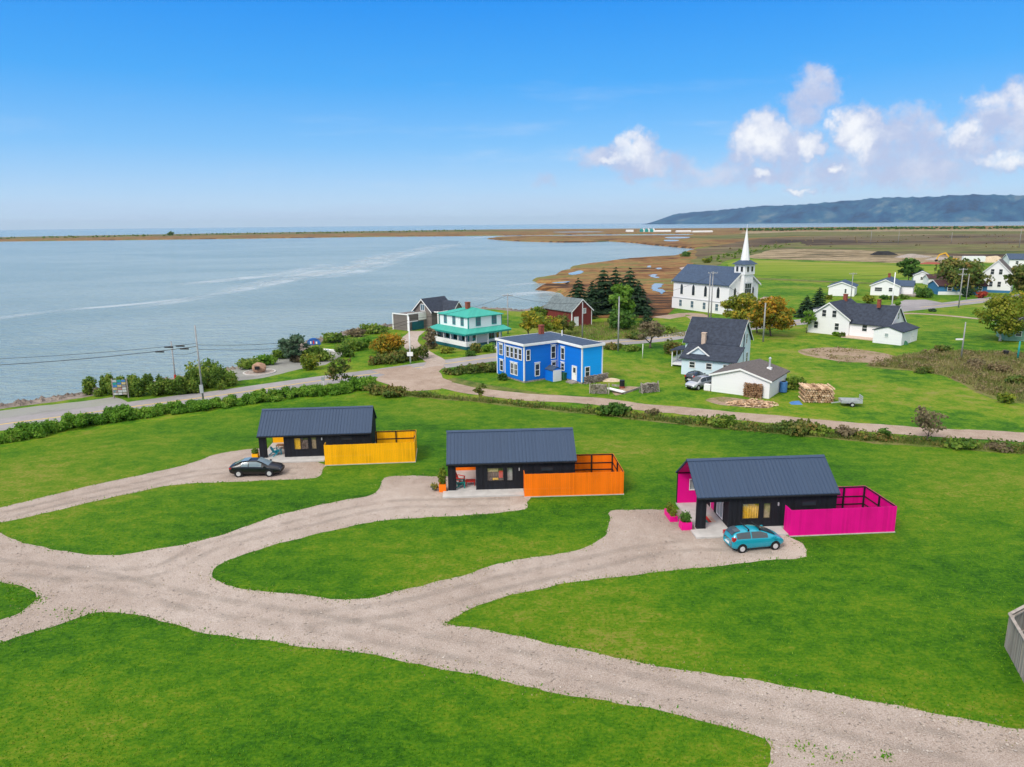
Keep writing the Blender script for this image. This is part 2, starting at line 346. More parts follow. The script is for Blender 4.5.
b.inputs['Base Color'].default_value = (.16, .21, .24, 1); b.inputs['Roughness'].default_value = .12; MT['pond_water'] = m
# smooth slick left by a current: its brighter reflection is painted as a pale colour
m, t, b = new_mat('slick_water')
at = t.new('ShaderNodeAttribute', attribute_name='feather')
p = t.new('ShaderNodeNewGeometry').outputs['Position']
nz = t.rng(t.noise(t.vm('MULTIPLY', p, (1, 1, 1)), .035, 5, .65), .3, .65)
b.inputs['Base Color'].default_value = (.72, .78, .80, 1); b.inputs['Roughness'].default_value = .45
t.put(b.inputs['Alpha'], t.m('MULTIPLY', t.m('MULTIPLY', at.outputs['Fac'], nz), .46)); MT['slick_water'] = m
# ------------------------------------------------------------------ mesh helpers
class MB:
    def __init__(s): s.v = []; s.f = []
    def poly(s, pts):
        n = len(s.v); s.v += [tuple(p) for p in pts]; s.f.append(tuple(range(n, n + len(pts)))); return s
    def box(s, x0, x1, y0, y1, z0, z1):
        return s.hexa([(x0, y0, z0), (x1, y0, z0), (x1, y1, z0), (x0, y1, z0), (x0, y0, z1), (x1, y0, z1), (x1, y1, z1), (x0, y1, z1)])
    def hexa(s, p):
        n = len(s.v); s.v += [tuple(q) for q in p]
        s.f += [tuple(n + i for i in q) for q in ((3, 2, 1, 0), (4, 5, 6, 7), (0, 1, 5, 4), (1, 2, 6, 5), (2, 3, 7, 6), (3, 0, 4, 7))]; return s
    def prism(s, pts, d):
        """extrude a polygon (3D points) by the vector d"""
        n = len(s.v); k = len(pts); d = Vector(d)
        s.v += [tuple(p) for p in pts] + [tuple(Vector(p) + d) for p in pts]
        s.f.append(tuple(range(n + k - 1, n - 1, -1))); s.f.append(tuple(range(n + k, n + 2 * k)))
        for i in range(k):
            j = (i + 1) % k; s.f.append((n + i, n + j, n + k + j, n + k + i))
        return s
    def bar(s, a, b, w, h=None):
        """square bar from a to b"""
        a = Vector(a); b = Vector(b); d = (b - a).normalized(); h = h or w
        u = d.cross(Vector((0, 0, 1))) if abs(d.z) < .95 else d.cross(Vector((1, 0, 0)))
        u.normalize(); v = u.cross(d).normalized(); u = u * w / 2; v = v * h / 2
        return s.hexa([a - u - v, a + u - v, b + u - v, b - u - v, a - u + v, a + u + v, b + u + v, b - u + v])
    def tube(s, a, b, r0, r1=None, n=8, cap=True):
        r1 = r0 if r1 is None else r1
        a = Vector(a); b = Vector(b); d = (b - a).normalized()
        u = d.cross(Vector((0, 0, 1))) if abs(d.z) < .95 else d.cross(Vector((1, 0, 0)))
        u.normalize(); v = d.cross(u); k = len(s.v)
        for c, r in ((a, r0), (b, r1)):
            for i in range(n):
                t = 2 * math.pi * i / n; s.v.append(tuple(c + u * (math.cos(t) * r) + v * (math.sin(t) * r)))
        for i in range(n):
            j = (i + 1) % n; s.f.append((k + i, k + j, k + n + j, k + n + i))
        if cap: s.f.append(tuple(range(k + n - 1, k - 1, -1))); s.f.append(tuple(range(k + n, k + 2 * n)))
        return s
    def path(s, pts, rs, n=7):
        for i in range(len(pts) - 1): s.tube(pts[i], pts[i + 1], rs[i], rs[i + 1], n)
        return s
def link(name, me, material=None, parent=None, smooth=False):
    o = bpy.data.objects.new(name, me); COL.objects.link(o)
    if material: me.materials.append(MT[material])
    if smooth: me.polygons.foreach_set('use_smooth', [True] * len(me.polygons))
    if parent is not None: o.parent = parent
    return o
def obj(name, mb, material, parent=None, smooth=False):
    me = bpy.data.meshes.new(name); me.from_pydata(mb.v, [], mb.f); me.update()
    return link(name, me, material, parent, smooth)
def quads(name, Q, material, parent=None):
    """a mesh of loose quads from an (n, 4, 3) array"""
    Q = np.asarray(Q, dtype=np.float32); n = len(Q)
    me = bpy.data.meshes.new(name)
    me.vertices.add(n * 4); me.vertices.foreach_set('co', Q.reshape(-1))
    me.loops.add(n * 4); me.loops.foreach_set('vertex_index', np.arange(n * 4, dtype=np.int32))
    me.polygons.add(n); me.polygons.foreach_set('loop_start', np.arange(0, n * 4, 4, dtype=np.int32))
    me.polygons.foreach_set('loop_total', np.full(n, 4, dtype=np.int32))
    me.update(calc_edges=True); me.validate()
    return link(name, me, material, parent)
def tag(o, label=None, cat=None, group=None, kind=None):
    if label: o['label'] = label
    if cat: o['category'] = cat
    if group: o['group'] = group
    if kind: o['kind'] = kind
    return o
def thing(name, label, cat, loc=(0, 0, 0), rot=0.0, group=None):
    o = bpy.data.objects.new(name, None); COL.objects.link(o); o.empty_display_size = .3
    o.location = loc; o.rotation_euler = (0, 0, rot)
    return tag(o, label, cat, group)
def struct(o): o['kind'] = 'structure'; return o
def copy_tree(o, parent=None):
    c = o.copy(); COL.objects.link(c)
    if parent is not None: c.parent = parent
    for ch in list(o.children): copy_tree(ch, c)
    return c

def rough_line(pts, step, amp, seed, closed=True):
    """subdivide a world outline and give it an uneven edge"""
    rnd = random.Random(seed); out = []; n = len(pts)
    ph = [rnd.uniform(0, 6.28) for _ in range(4)]
    s = 0.0
    for i in range(n if closed else n - 1):
        a = pts[i]; b = pts[(i + 1) % n]
        L = math.hypot(b[0] - a[0], b[1] - a[1]); k = max(1, min(260, int(L / step)))
        nx, ny = (-(b[1] - a[1]) / max(L, 1e-6), (b[0] - a[0]) / max(L, 1e-6))
        for j in range(k):
            t = j / k; q = s + L * t
            d = amp * (.5 * math.sin(q * .9 / step * .33 + ph[0]) + .4 * math.sin(q / step * .71 + ph[1]) + .5 * rnd.uniform(-1, 1)) if (j or amp) else 0
            out.append((a[0] + (b[0] - a[0]) * t + nx * d, a[1] + (b[1] - a[1]) * t + ny * d))
        s += L
    if not closed: out.append(tuple(pts[-1]))
    return out
def smooth_line(pts, k=4, closed=True):
    """Catmull-Rom through the points"""
    n = len(pts); out = []
    for i in range(n if closed else n - 1):
        P = [pts[(i + d) % n] if closed else pts[min(max(i + d, 0), n - 1)] for d in (-1, 0, 1, 2)]
        for j in range(k):
            t = j / k
            out.append(tuple(.5 * (2 * P[1][c] + (P[2][c] - P[0][c]) * t + (2 * P[0][c] - 5 * P[1][c] + 4 * P[2][c] - P[3][c]) * t * t + (3 * P[1][c] - P[0][c] - 3 * P[2][c] + P[3][c]) * t ** 3) for c in (0, 1)))
    if not closed: out.append(tuple(pts[-1]))
    return out
def area(p): return sum(p[i][0] * p[(i + 1) % len(p)][1] - p[(i + 1) % len(p)][0] * p[i][1] for i in range(len(p))) / 2
def sheet(name, pts, z, material, drop=None, flare=0.0, edge=None):
    """a flat sheet in the outline pts; drop adds a sloping edge that runs down to the height drop"""
    if area(pts) < 0: pts = pts[::-1]
    tris = tessellate_polygon([[Vector((p[0], p[1], 0)) for p in pts]])
    v = [(p[0], p[1], z) for p in pts]; f = []
    for tr_ in tris:
        a, b_, c = (Vector(v[i]) for i in tr_)
        f.append(tuple(tr_) if (b_ - a).cross(c - a).z > 0 else tuple(reversed(tr_)))
    me = bpy.data.meshes.new(name)
    if drop is not None:
        n = len(pts); base = len(v)
        for i in range(n):
            a = pts[i - 1]; b_ = pts[(i + 1) % n]; d = math.hypot(b_[0] - a[0], b_[1] - a[1]) or 1
            nx, ny = (b_[1] - a[1]) / d, -(b_[0] - a[0]) / d
            v.append((pts[i][0] + nx * flare, pts[i][1] + ny * flare, drop))
        for i in range(n):
            j = (i + 1) % n; f.append((i, base + i, base + j, j))
    me.from_pydata(v, [], f); me.update()
    o = link(name, me, material)
    if edge:
        me.materials.append(MT[edge])
        for p_ in me.polygons:
            if len(p_.vertices) == 4: p_.material_index = 1
    o['kind'] = 'structure'; return o
def strip(name, center, width, z, material, seed=1, amp=0.0, step=2.0):
    """a ribbon of even width along a line"""
    c = smooth_line(center, 5, False); L, Rr = [], []
    for i, p in enumerate(c):
        a = c[max(0, i - 1)]; b_ = c[min(len(c) - 1, i + 1)]; d = math.hypot(b_[0] - a[0], b_[1] - a[1]) or 1
        nx, ny = -(b_[1] - a[1]) / d, (b_[0] - a[0]) / d
        w = width(i / (len(c) - 1)) if callable(width) else width
        L.append((p[0] + nx * w / 2, p[1] + ny * w / 2)); Rr.append((p[0] - nx * w / 2, p[1] - ny * w / 2))
    if amp: L = rough_line(L, step, amp, seed, False); Rr = rough_line(Rr, step, amp, seed + 1, False)
    return sheet(name, Rr + L[::-1], z, material)

# ------------------------------------------------------------------ foliage
def leaf_quads(lobes, n, size, seed, shell=.5, up=.25):
    """loose leaf clumps spread through the volume of the lobes (cx, cy, cz, rx, ry, rz)"""
    g = np.random.default_rng(seed); lb = np.array(lobes, dtype=float)
    w = (lb[:, 3] * lb[:, 4] + lb[:, 4] * lb[:, 5] + lb[:, 3] * lb[:, 5]); w /= w.sum()
    k = g.choice(len(lb), n, p=w)
    d = g.normal(size=(n, 3)); d /= np.linalg.norm(d, axis=1)[:, None]
    rr = shell + (1.02 - shell) * g.random(n) ** .6 + np.abs(g.normal(size=n)) * .20
    c = lb[k, :3] + d * lb[k, 3:] * rr[:, None]
    nrm = d * .9 + g.normal(size=(n, 3)) * .55 + np.array([0, 0, up]); nrm /= np.linalg.norm(nrm, axis=1)[:, None]
    a = np.cross(nrm, g.normal(size=(n, 3))); a /= np.linalg.norm(a, axis=1)[:, None]; b_ = np.cross(nrm, a)
    s = size * (.55 + .9 * g.random(n))[:, None] * .5
    asp = (.6 + .5 * g.random(n))[:, None]
    q = np.stack([c - a * s - b_ * s * asp * .6, c + a * s * .7 - b_ * s * asp, c + a * s + b_ * s * asp * .7, c - a * s * .6 + b_ * s * asp], axis=1)
    keep = c[:, 2] > .05
    return q[keep]
def crown_lobes(h0, h1, r, k, seed, flat=1.0):
    rnd = random.Random(seed); H_ = h1 - h0; out = [(0, 0, h0 + H_ * .5, r * .45, r * .45, H_ * .36)]
    for i in range(k * 2):
        z = h0 + H_ * (.10 + .80 * rnd.random()); t = (z - h0) / H_; an = i * 2.4 + rnd.uniform(-.6, .6)
        env = r * math.sin(math.pi * min(.97, max(.08, .12 + .80 * t))) ** .55
        s = r * rnd.uniform(.14, .34); rad = max(0, env - s * .9) * rnd.uniform(.55, 1.08)
        out.append((math.cos(an) * rad, math.sin(an) * rad * flat, z, s * rnd.uniform(.8, 1.4), s * rnd.uniform(.8, 1.4), s * rnd.uniform(.5, .85)))
    return out
def trunk_mb(h, r, k, spread, top, seed):
    rnd = random.Random(seed); mb = MB(); x = y = 0.0; P = [(0, 0, -.05)]; RR = [r * 1.25]
    for i in range(1, 6):
        x += rnd.uniform(-.05, .05) * h; y += rnd.uniform(-.05, .05) * h
        P.append((x, y, top * i / 5)); RR.append(r * (1 - .8 * i / 5))
    mb.path(P, RR, 7)
    for i in range(k):
        q = P[rnd.randint(1, 3)]; an = i * 2.4 + rnd.uniform(-.4, .4); z1 = q[2] + rnd.uniform(.25, .55) * (top - q[2] + h * .15)
        e = (q[0] + math.cos(an) * spread * .8, q[1] + math.sin(an) * spread * .8, min(z1, h * .9))
        m_ = ((q[0] + e[0]) / 2, (q[1] + e[1]) / 2, (q[2] * .55 + e[2] * .45))
        mb.path([q, m_, e], [r * .42, r * .28, r * .1], 5)
    return mb
_seed = [100]
def tree(px, py, h, rad, leaf, label, cat='tree', name='broadleaf_tree', n=1400, size=.55, base=.22, bark='bark', group=None, tr=.16, k=11, shell=.5, xy=None):
    x, y = xy or G(px, py); _seed[0] += 7; sd = _seed[0]
    t_ = thing(name, label, cat, (x, y, 0), (sd * 1.3) % 6.28, group)
    obj('trunk', trunk_mb(h, tr, 6, rad, h * .78, sd), bark, t_, True)
    quads('crown', leaf_quads(crown_lobes(h * base, h * .97, rad, k, sd), n, size, sd, shell), leaf, t_)
    return t_
def spruce(px, py, h, rad, label, n=1500, size=.7, xy=None, leaf='needle', group=None, name='spruce_tree'):
    x, y = xy or G(px, py); _seed[0] += 7; g = np.random.default_rng(_seed[0])
    t_ = thing(name, label, 'tree', (x, y, 0), (_seed[0] * 1.1) % 6.28, group)
    obj('trunk', MB().tube((0, 0, -.05), (0, 0, h * .96), .2, .02, 7), 'bark', t_, True)
    z = h * (.06 + .94 * (1 - np.sqrt(g.random(n)))); lay = np.round(z / (h / 13)) * (h / 13); z = .45 * z + .55 * lay
    an = g.random(n) * 6.2832; env = 1.12 * rad * (1 - z / h) ** .78 * (.78 + .20 * np.sin(an * 5 + lay * 7) + .16 * np.sin(an * 2 + lay * 3 + _seed[0]) + .10 * g.normal(size=n))
    rr = env * (.35 + .68 * g.random(n) ** .6)
    c = np.stack([np.cos(an) * rr, np.sin(an) * rr, z - rr * .18], 1)
    out = np.stack([np.cos(an), np.sin(an), np.full(n, -.38)], 1); side = np.stack([-np.sin(an), np.cos(an), np.zeros(n)], 1)
    side += g.normal(size=(n, 3)) * .22; s = size * (.6 + .7 * g.random(n))[:, None] * .5
    q = np.stack([c - out * s - side * s * .5, c + out * s - side * s * .18, c + out * s * 1.15 + side * s * .22, c - out * s * .8 + side * s * .55], 1)
    quads('crown', q, leaf, t_); return t_
def shrub(px, py, w, h, leaf, label, cat='shrub', name='shrub', n=None, size=.3, depth=None, group=None, xy=None, rot=None, k=8):
    x, y = xy or G(px, py); _seed[0] += 7; rnd = random.Random(_seed[0]); d = depth or w * .8
    t_ = thing(name, label, cat, (x, y, 0), rot if rot is not None else 0, group)
    lb = [(0, 0, h * .38, w * .30, d * .30, h * .38)]
    for i in range(k * 2):
        an = i * 2.4 + rnd.uniform(-.5, .5); q = rnd.uniform(.09, .24); ra = rnd.uniform(.12, .40)
        lb.append((math.cos(an) * w * ra, math.sin(an) * d * ra, h * rnd.uniform(.18, .80 - ra * .5), w * q, d * q, h * rnd.uniform(.14, .30)))
    n = n or int(min(3800, max(260, 26 * (w * h + d * h + w * d) / size ** 2 * .12)))
    mb = MB()
    for i in range(5):
        an = i * 1.26; mb.tube((0, 0, -.03), (math.cos(an) * w * .22, math.sin(an) * d * .22, h * .6), .04, .015, 5)
    obj('stem', mb, 'bark', t_)
    quads('foliage', leaf_quads(lb, n, size, _seed[0], .25), leaf, t_); return t_
def hedge(pts, w, h, leaf, label, n, size, seed, name='hedge', cat='hedge', hvar=.35):
    rnd = random.Random(seed); c = rough_line(pts, .7, 0, seed, False); lb = []
    for i, p in enumerate(c):
        hh = h * (1 + hvar * (.45 * math.sin(i * .21 + seed) + .35 * math.sin(i * .083 + 1)))
        for _ in range(5):
            s_ = rnd.uniform(.25, .8); zz = hh * rnd.uniform(.16, .72)
            lb.append((p[0] + rnd.uniform(-.46, .46) * w, p[1] + rnd.uniform(-.46, .46) * w, zz, s_, s_ * rnd.uniform(.7, 1.1), min(zz * 1.05, hh * rnd.uniform(.26, .46))))
    o = quads(name, leaf_quads(lb, n, size, seed, .2), leaf)
    return tag(o, label, cat)
def tufts(name, pts, hmin, hmax, w, leaf, seed, kind='stuff'):
    g = np.random.default_rng(seed); P = np.array(pts, dtype=float); n = len(P)
    h = hmin + (hmax - hmin) * g.random(n); an = g.random(n) * 6.2832; ww = w * (.6 + .8 * g.random(n))
    u = np.stack([np.cos(an) * ww, np.sin(an) * ww, np.zeros(n)], 1) * .5
    lean = np.stack([g.normal(size=n) * .35 * h, g.normal(size=n) * .35 * h, h], 1)
    base = np.stack([P[:, 0], P[:, 1], np.full(n, -.01)], 1)
    q = np.stack([base - u, base + u, base + u * .25 + lean, base - u * .25 + lean], 1)
    o = quads(name, q, leaf); o['kind'] = kind; return o

# ------------------------------------------------------------------ building helpers
def rectwall(mb, o, u, n, L, h, t_, holes=(), z0=0.0):
    """wall along u from o, thickness t_ against n (outward), with rectangular openings (u0, u1, z0, z1)"""
    o = Vector(o); u = Vector(u); n = Vector(n)
    us = sorted({0.0, L, *[q for hh in holes for q in hh[:2]]}); zs = sorted({z0, h, *[q for hh in holes for q in hh[2:]]})
    for i in range(len(us) - 1):
        run = None
        for j in range(len(zs) - 1):
            cu_, cz_ = (us[i] + us[i + 1]) / 2, (zs[j] + zs[j + 1]) / 2
            if any(a < cu_ < b_ and c < cz_ < d for a, b_, c, d in holes): continue
            p = [o + u * us[i], o + u * us[i + 1], o + u * us[i + 1] - n * t_, o + u * us[i] - n * t_]
            mb.hexa([Vector((q.x, q.y, zs[j])) for q in p] + [Vector((q.x, q.y, zs[j + 1])) for q in p])
    return mb
def gable_mb(x0, x1, y0, y1, he, hr, ridge='x', z0=0.0):
    mb = MB(); e = .02
    if ridge == 'x':
        ym = (y0 + y1) / 2; p = [(x0, y0, z0), (x0, y1, z0), (x0, y1, he - e), (x0, ym, hr - e), (x0, y0, he - e)]
        mb.prism(p, (x1 - x0, 0, 0))
    else:
        xm = (x0 + x1) / 2; p = [(x0, y0, z0), (x1, y0, z0), (x1, y0, he - e), (xm, y0, hr - e), (x0, y0, he - e)]
        mb.prism(p, (0, y1 - y0, 0))
    return mb
def roof_mb(x0, x1, y0, y1, he, hr, ridge='x', oh=.35, og=.3, th=.16, ym=None, he2=None):
    """two thin roof slopes; ym moves the ridge, he2 is the height of the far eave"""
    mb = MB(); he2 = he if he2 is None else he2
    if ridge == 'x':
        c = (y0 + y1) / 2 if ym is None else ym
        s1 = (hr - he) / (c - y0); s2 = (hr - he2) / (y1 - c)
        a = [(y0 - oh, he - oh * s1), (c, hr), (y1 + oh, he2 - oh * s2)]
        p = [(x0 - og, q[0], q[1]) for q in a] + [(x0 - og, q[0], q[1] + th) for q in a[::-1]]
        mb.prism(p, (x1 - x0 + 2 * og, 0, 0))
    else:
        c = (x0 + x1) / 2 if ym is None else ym
        s1 = (hr - he) / (c - x0); s2 = (hr - he2) / (x1 - c)
        a = [(x0 - oh, he - oh * s1), (c, hr), (x1 + oh, he2 - oh * s2)]
        p = [(q[0], y0 - og, q[1]) for q in a] + [(q[0], y0 - og, q[1] + th) for q in a[::-1]]
        mb.prism(p, (0, y1 - y0 + 2 * og, 0))
    return mb
def hip_mb(x0, x1, y0, y1, z, hr, oh=.4, th=.16):
    x0 -= oh; x1 += oh; y0 -= oh; y1 += oh; w = min(x1 - x0, y1 - y0) / 2 * .96
    if x1 - x0 >= y1 - y0: r = [(x0 + w, (y0 + y1) / 2), (x1 - w, (y0 + y1) / 2)]
    else: r = [((x0 + x1) / 2, y0 + w), ((x0 + x1) / 2, y1 - w)]
    mb = MB(); b_ = [(x0, y0), (x1, y0), (x1, y1), (x0, y1)]
    mb.v = [(*q, z) for q in b_] + [(*q, z + th) for q in b_] + [(*r[0], hr), (*r[1], hr)]
    mb.f = [(3, 2, 1, 0), (0, 1, 5, 4), (1, 2, 6, 5), (2, 3, 7, 6), (3, 0, 4, 7)]
    if x1 - x0 >= y1 - y0: mb.f += [(4, 5, 9, 8), (5, 6, 9), (6, 7, 8, 9), (7, 4, 8)]
    else: mb.f += [(4, 5, 8), (5, 6, 9, 8), (6, 7, 9), (7, 4, 8, 9)]
    return mb
def side(x0, x1, y0, y1, s):
    """origin, direction along and outward normal of one side of a block"""
    return {'front': ((x0, y0, 0), (1, 0, 0), (0, -1, 0)), 'back': ((x1, y1, 0), (-1, 0, 0), (0, 1, 0)),
            'left': ((x0, y1, 0), (0, -1, 0), (-1, 0, 0)), 'right': ((x1, y0, 0), (0, 1, 0), (1, 0, 0))}[s]
def oriented(mb, S_, u0, u1, z0, z1, d0, d1):
    o, u, n = (Vector(q) for q in S_)
    a = [o + u * u0 + n * d0, o + u * u1 + n * d0, o + u * u1 + n * d1, o + u * u0 + n * d1]
    return mb.hexa([Vector((q.x, q.y, z0)) for q in a] + [Vector((q.x, q.y, z1)) for q in a])
def window(root, S_, uc, zc, w, h, frame='white_trim', pane='pane_dark', bars=(1, 1), fw=.10, head=0.0):
    """a window part: frame with sill and bars, its pane as a sub-part"""
    mb = MB(); a, b_, c, d = uc - w / 2, uc + w / 2, zc - h / 2, zc + h / 2
    oriented(mb, S_, a - fw, a, c - fw, d + fw, -.02, .06); oriented(mb, S_, b_, b_ + fw, c - fw, d + fw, -.02, .06)
    oriented(mb, S_, a, b_, d, d + fw + head, -.02, .065); oriented(mb, S_, a, b_, c - fw, c, -.02, .085)
    if head: oriented(mb, S_, a - fw * 1.8, b_ + fw * 1.8, d + fw + head, d + fw + head + .1, -.02, .12)
    for i in range(1, bars[0]):
        q = a + (b_ - a) * i / bars[0]; oriented(mb, S_, q - .03, q + .03, c, d, -.01, .045)
    for i in range(1, bars[1]):
        q = c + (d - c) * i / bars[1]; oriented(mb, S_, a, b_, q - .03, q + .03, -.01, .042)
    f = obj('window', mb, frame, root)
    obj('pane', oriented(MB(), S_, a, b_, c, d, -.015, .02), pane, f); return f
def door(root, S_, uc, w, h, z0=0.15, panel='white_trim', frame='white_trim', glass_=None, label=None):
    mb = MB(); a, b_ = uc - w / 2, uc + w / 2
    oriented(mb, S_, a - .1, a, z0, z0 + h + .1, -.02, .07); oriented(mb, S_, b_, b_ + .1, z0, z0 + h + .1, -.02, .07); oriented(mb, S_, a, b_, z0 + h, z0 + h + .1, -.02, .07)
    f = obj('door', mb, frame, root)
    obj('door_leaf', oriented(MB(), S_, a, b_, z0, z0 + h, -.015, .03), panel, f)
    if glass_: obj('pane', oriented(MB(), S_, a + w * .2, b_ - w * .2, z0 + h * .55, z0 + h * .9, .0, .045), glass_, f)
    obj('handle', oriented(MB(), S_, b_ - .14, b_ - .08, z0 + h * .46, z0 + h * .5, .03, .09), 'dark_metal', f)
    return f
def corner_trim(root, x0, x1, y0, y1, z0, z1, material='white_trim', w=.16):
    for x, sx in ((x0, 1), (x1, -1)):
        for y, sy in ((y0, 1), (y1, -1)):
            xa, xb = sorted((x - sx * .025, x + sx * w)); ya, yb = sorted((y - sy * .025, y + sy * w)); obj('corner_board', MB().box(xa, xb, ya, yb, z0, z1), material, root)
def rake_trim(root, x0, x1, y0, y1, he, hr, ridge, oh, og, material='white_trim', w=.22, ends=(0, 1)):
    """white barge boards under the roof edge, one pair to each gable end"""
    if ridge == 'y':
        c = (x0 + x1) / 2; s_ = (hr - he) / (c - x0)
        for e, y in enumerate((y0 - og - .03, y1 + og)):
            if e not in ends: continue
            a, b_, z0_, z1_ = x0 - oh, x1 + oh, he - oh * s_, hr
            obj('barge_board', MB().prism([(a, y, z0_ - w + .08), (c, y, z1_ - w + .08), (b_, y, z0_ - w + .08), (b_, y, z0_ + .12), (c, y, z1_ + .12), (a, y, z0_ + .12)], (0, .03, 0)), material, root)
    else:
        c = (y0 + y1) / 2; s_ = (hr - he) / (c - y0)
        for e, x in enumerate((x0 - og - .03, x1 + og)):
            if e not in ends: continue
            a, b_, z0_, z1_ = y0 - oh, y1 + oh, he - oh * s_, hr
            obj('barge_board', MB().prism([(x, a, z0_ - w + .08), (x, c, z1_ - w + .08), (x, b_, z0_ - w + .08), (x, b_, z0_ + .12), (x, c, z1_ + .12), (x, a, z0_ + .12)], (.03, 0, 0)), material, root)
def chimney(root, x, y, z0, z1, w=.6, material='brick'):
    c = obj('chimney', MB().box(x - w / 2, x + w / 2, y - w / 2, y + w / 2, z0, z1).box(x - w / 2 - .06, x + w / 2 + .06, y - w / 2 - .06, y + w / 2 + .06, z1, z1 + .12), material, root)
    return c
# ------------------------------------------------------------------ water, land, sheets
def g(*pp): return [G(*p) for p in pp]
wm = MB().poly([(-26000, -600, -1.2), (30000, -600, -1.2), (30000, 30000, -1.2), (-26000, 30000, -1.2)])
struct(obj('water', wm, 'bay_water'))
struct(obj('seabed', MB().poly([(-26000, -600, -2.6), (30000, -600, -2.6), (30000, 30000, -2.6), (-26000, 30000, -2.6)]), 'beach_rock'))
near_coast = smooth_line(g((-260, 437), (-150, 423), (0, 405), (26, 401), (60, 396), (94, 390), (130, 384), (180, 377), (222, 369), (240, 365.5), (274, 354.5), (306, 341.5), (328, 336), (345, 332), (363, 327.5), (393, 324),
    (410, 317), (432, 311), (455, 308), (500, 308), (520, 310), (545, 306)), 3, False)
near_coast = rough_line(near_coast, 1.6, .55, 3, False)
marsh_coast = rough_line(g((560, 303), (572, 294), (566, 289.5), (540, 286.5), (546, 283.5), (575, 284.5), (566, 280.8), (540, 280), (537, 277.6), (556, 274.2), (562, 270.5), (577, 268.5), (574, 265.8), (591, 263), (612, 260.2), (630, 258), (652, 256.6), (675, 255.2), (684, 252.6), (694, 249.2)), 6, 1.2, 5, False)
far_coast = rough_line(g((690, 247.6), (655, 244), (632, 241.6), (610, 240.4), (588, 241.2), (565, 241.5), (527, 240.6), (500, 239.4), (487, 238.2), (500, 236.6), (527, 235.7), (610, 235.3), (688, 235), (700, 234.1), (688, 233.4), (600, 233.9), (480, 235.3), (360, 236.4), (240, 238.2), (120, 239.6), (0, 240.9), (-250, 244), (-600, 248)), 40, 5, 6, False)
outer = g((-600, 245), (-250, 240.5), (0, 237.2), (120, 235), (243, 232.9), (400, 230.7), (490, 229.4), (620, 228.6), (720, 228), (800, 227.2), (1024, 225.5), (1350, 223))
land_pts = [(-220, 40), G(-260, 437)] + near_coast[1:] + marsh_coast + far_coast + outer + [(4200, 700), (900, -120), (-180, -120)]
sheet('ground', land_pts, 0.0, 'lawn', drop=-2.0, flare=3.2, edge='marsh')

beach = near_coast
def offset_line(pts, d):
    out = []
    for i, p in enumerate(pts):
        a = pts[max(0, i - 1)]; b_ = pts[min(len(pts) - 1, i + 1)]; L = math.hypot(b_[0] - a[0], b_[1] - a[1]) or 1
        out.append((p[0] + (b_[1] - a[1]) / L * d, p[1] - (b_[0] - a[0]) / L * d))
    return out
cs = near_coast[::3]
sheet('beach', [(p[0], p[1]) for p in cs] + rough_line(offset_line(cs, 3.6), 1.5, .5, 9, False)[::-1], .006, 'beach_rock')

def rock_mass(name, pts, smin, smax, material, label, seed):
    g_ = np.random.default_rng(seed); mb = MB()
    for (x, y, z) in pts:
        s = smin + (smax - smin) * g_.random() ** 2; k = len(mb.v); an = g_.random() * 6.28
        for dx, dy, dz in ((1, 0, 0), (.2, .9, 0), (-.9, .3, 0), (-.3, -.9, 0), (.1, .05, .75)):
            r_ = .7 + .6 * g_.random(); mb.v.append((x + s * r_ * (dx * math.cos(an) - dy * math.sin(an)), y + s * r_ * (dx * math.sin(an) + dy * math.cos(an)), z + s * (dz * r_ - .15)))
        mb.f += [(k, k + 1, k + 4), (k + 1, k + 2, k + 4), (k + 2, k + 3, k + 4), (k + 3, k, k + 4), (k + 3, k + 2, k + 1, k)]
    return tag(obj(name, mb, material), label, 'rocks', kind='stuff')
rr0 = random.Random(77); pts_ = []
off_ = [offset_line(near_coast, q) for q in (-2.2, -1.2, -.3, .6, 1.6)]
for _ in range(1500):
    k_ = rr0.randrange(5); p_ = off_[k_][rr0.randrange(len(near_coast))]; pts_.append((p_[0] + rr0.gauss(0, .5), p_[1] + rr0.gauss(0, .5), (-1.1, -.75, -.2, .02, .02)[k_]))
rock_mass('beach_stones', pts_, .12, .75, 'beach_rock', 'tumbled dark stones along the beach', 7)
sheet('marsh', marsh_coast + g((720, 247), (722, 262), (700, 266), (690, 275), (684, 300), (664, 318), (600, 318), (560, 312)), .010, 'marsh')
sheet('barrier_marsh', far_coast[:] + outer + g((1350, 229), (1024, 232), (900, 236), (800, 240), (740, 243), (715, 246)), .03, 'marsh')
sheet('moor', rough_line(g((694, 249.4), (720, 245), (760, 238.5), (850, 234.5), (1024, 231.5), (1400, 228), (1500, 262), (1024, 262), (900, 259), (820, 258), (760, 252), (735, 253), (716, 258), (700, 262)), 12, 2, 8), .05, 'moor')
def band(name, material, pts, z, seed, step=8, amp=2.0): return sheet(name, rough_line(g(*pts), step, amp, seed), z, material)
sheet('barrier_grass', rough_line(g((-600, 246), (-250, 242), (0, 238.9), (120, 236.8), (243, 234.9), (400, 232.6), (500, 231.2), (560, 230.4), (490, 229.7), (400, 231), (243, 233.2), (120, 235.3), (0, 237.5), (-250, 240.8), (-600, 245.2)), 40, 4, 49), .06, 'olive_field')
band('straw_field', 'straw_field', ((745, 251.5), (790, 249), (860, 250.2), (905, 254.2), (935, 255), (970, 256.5), (960, 263), (910, 263.6), (850, 261.5), (800, 260), (752, 258.5)), .07, 11)
band('straw_field', 'straw_field', ((742, 231.6), (900, 229.6), (1100, 228.6), (1100, 230.6), (900, 232), (742, 233.6)), .08, 12, 30, 6)
band('olive_field', 'olive_field', ((800, 245.5), (1120, 243.5), (1160, 251), (1000, 254.2), (905, 252.8), (850, 249.6), (790, 248.4)), .075, 13)
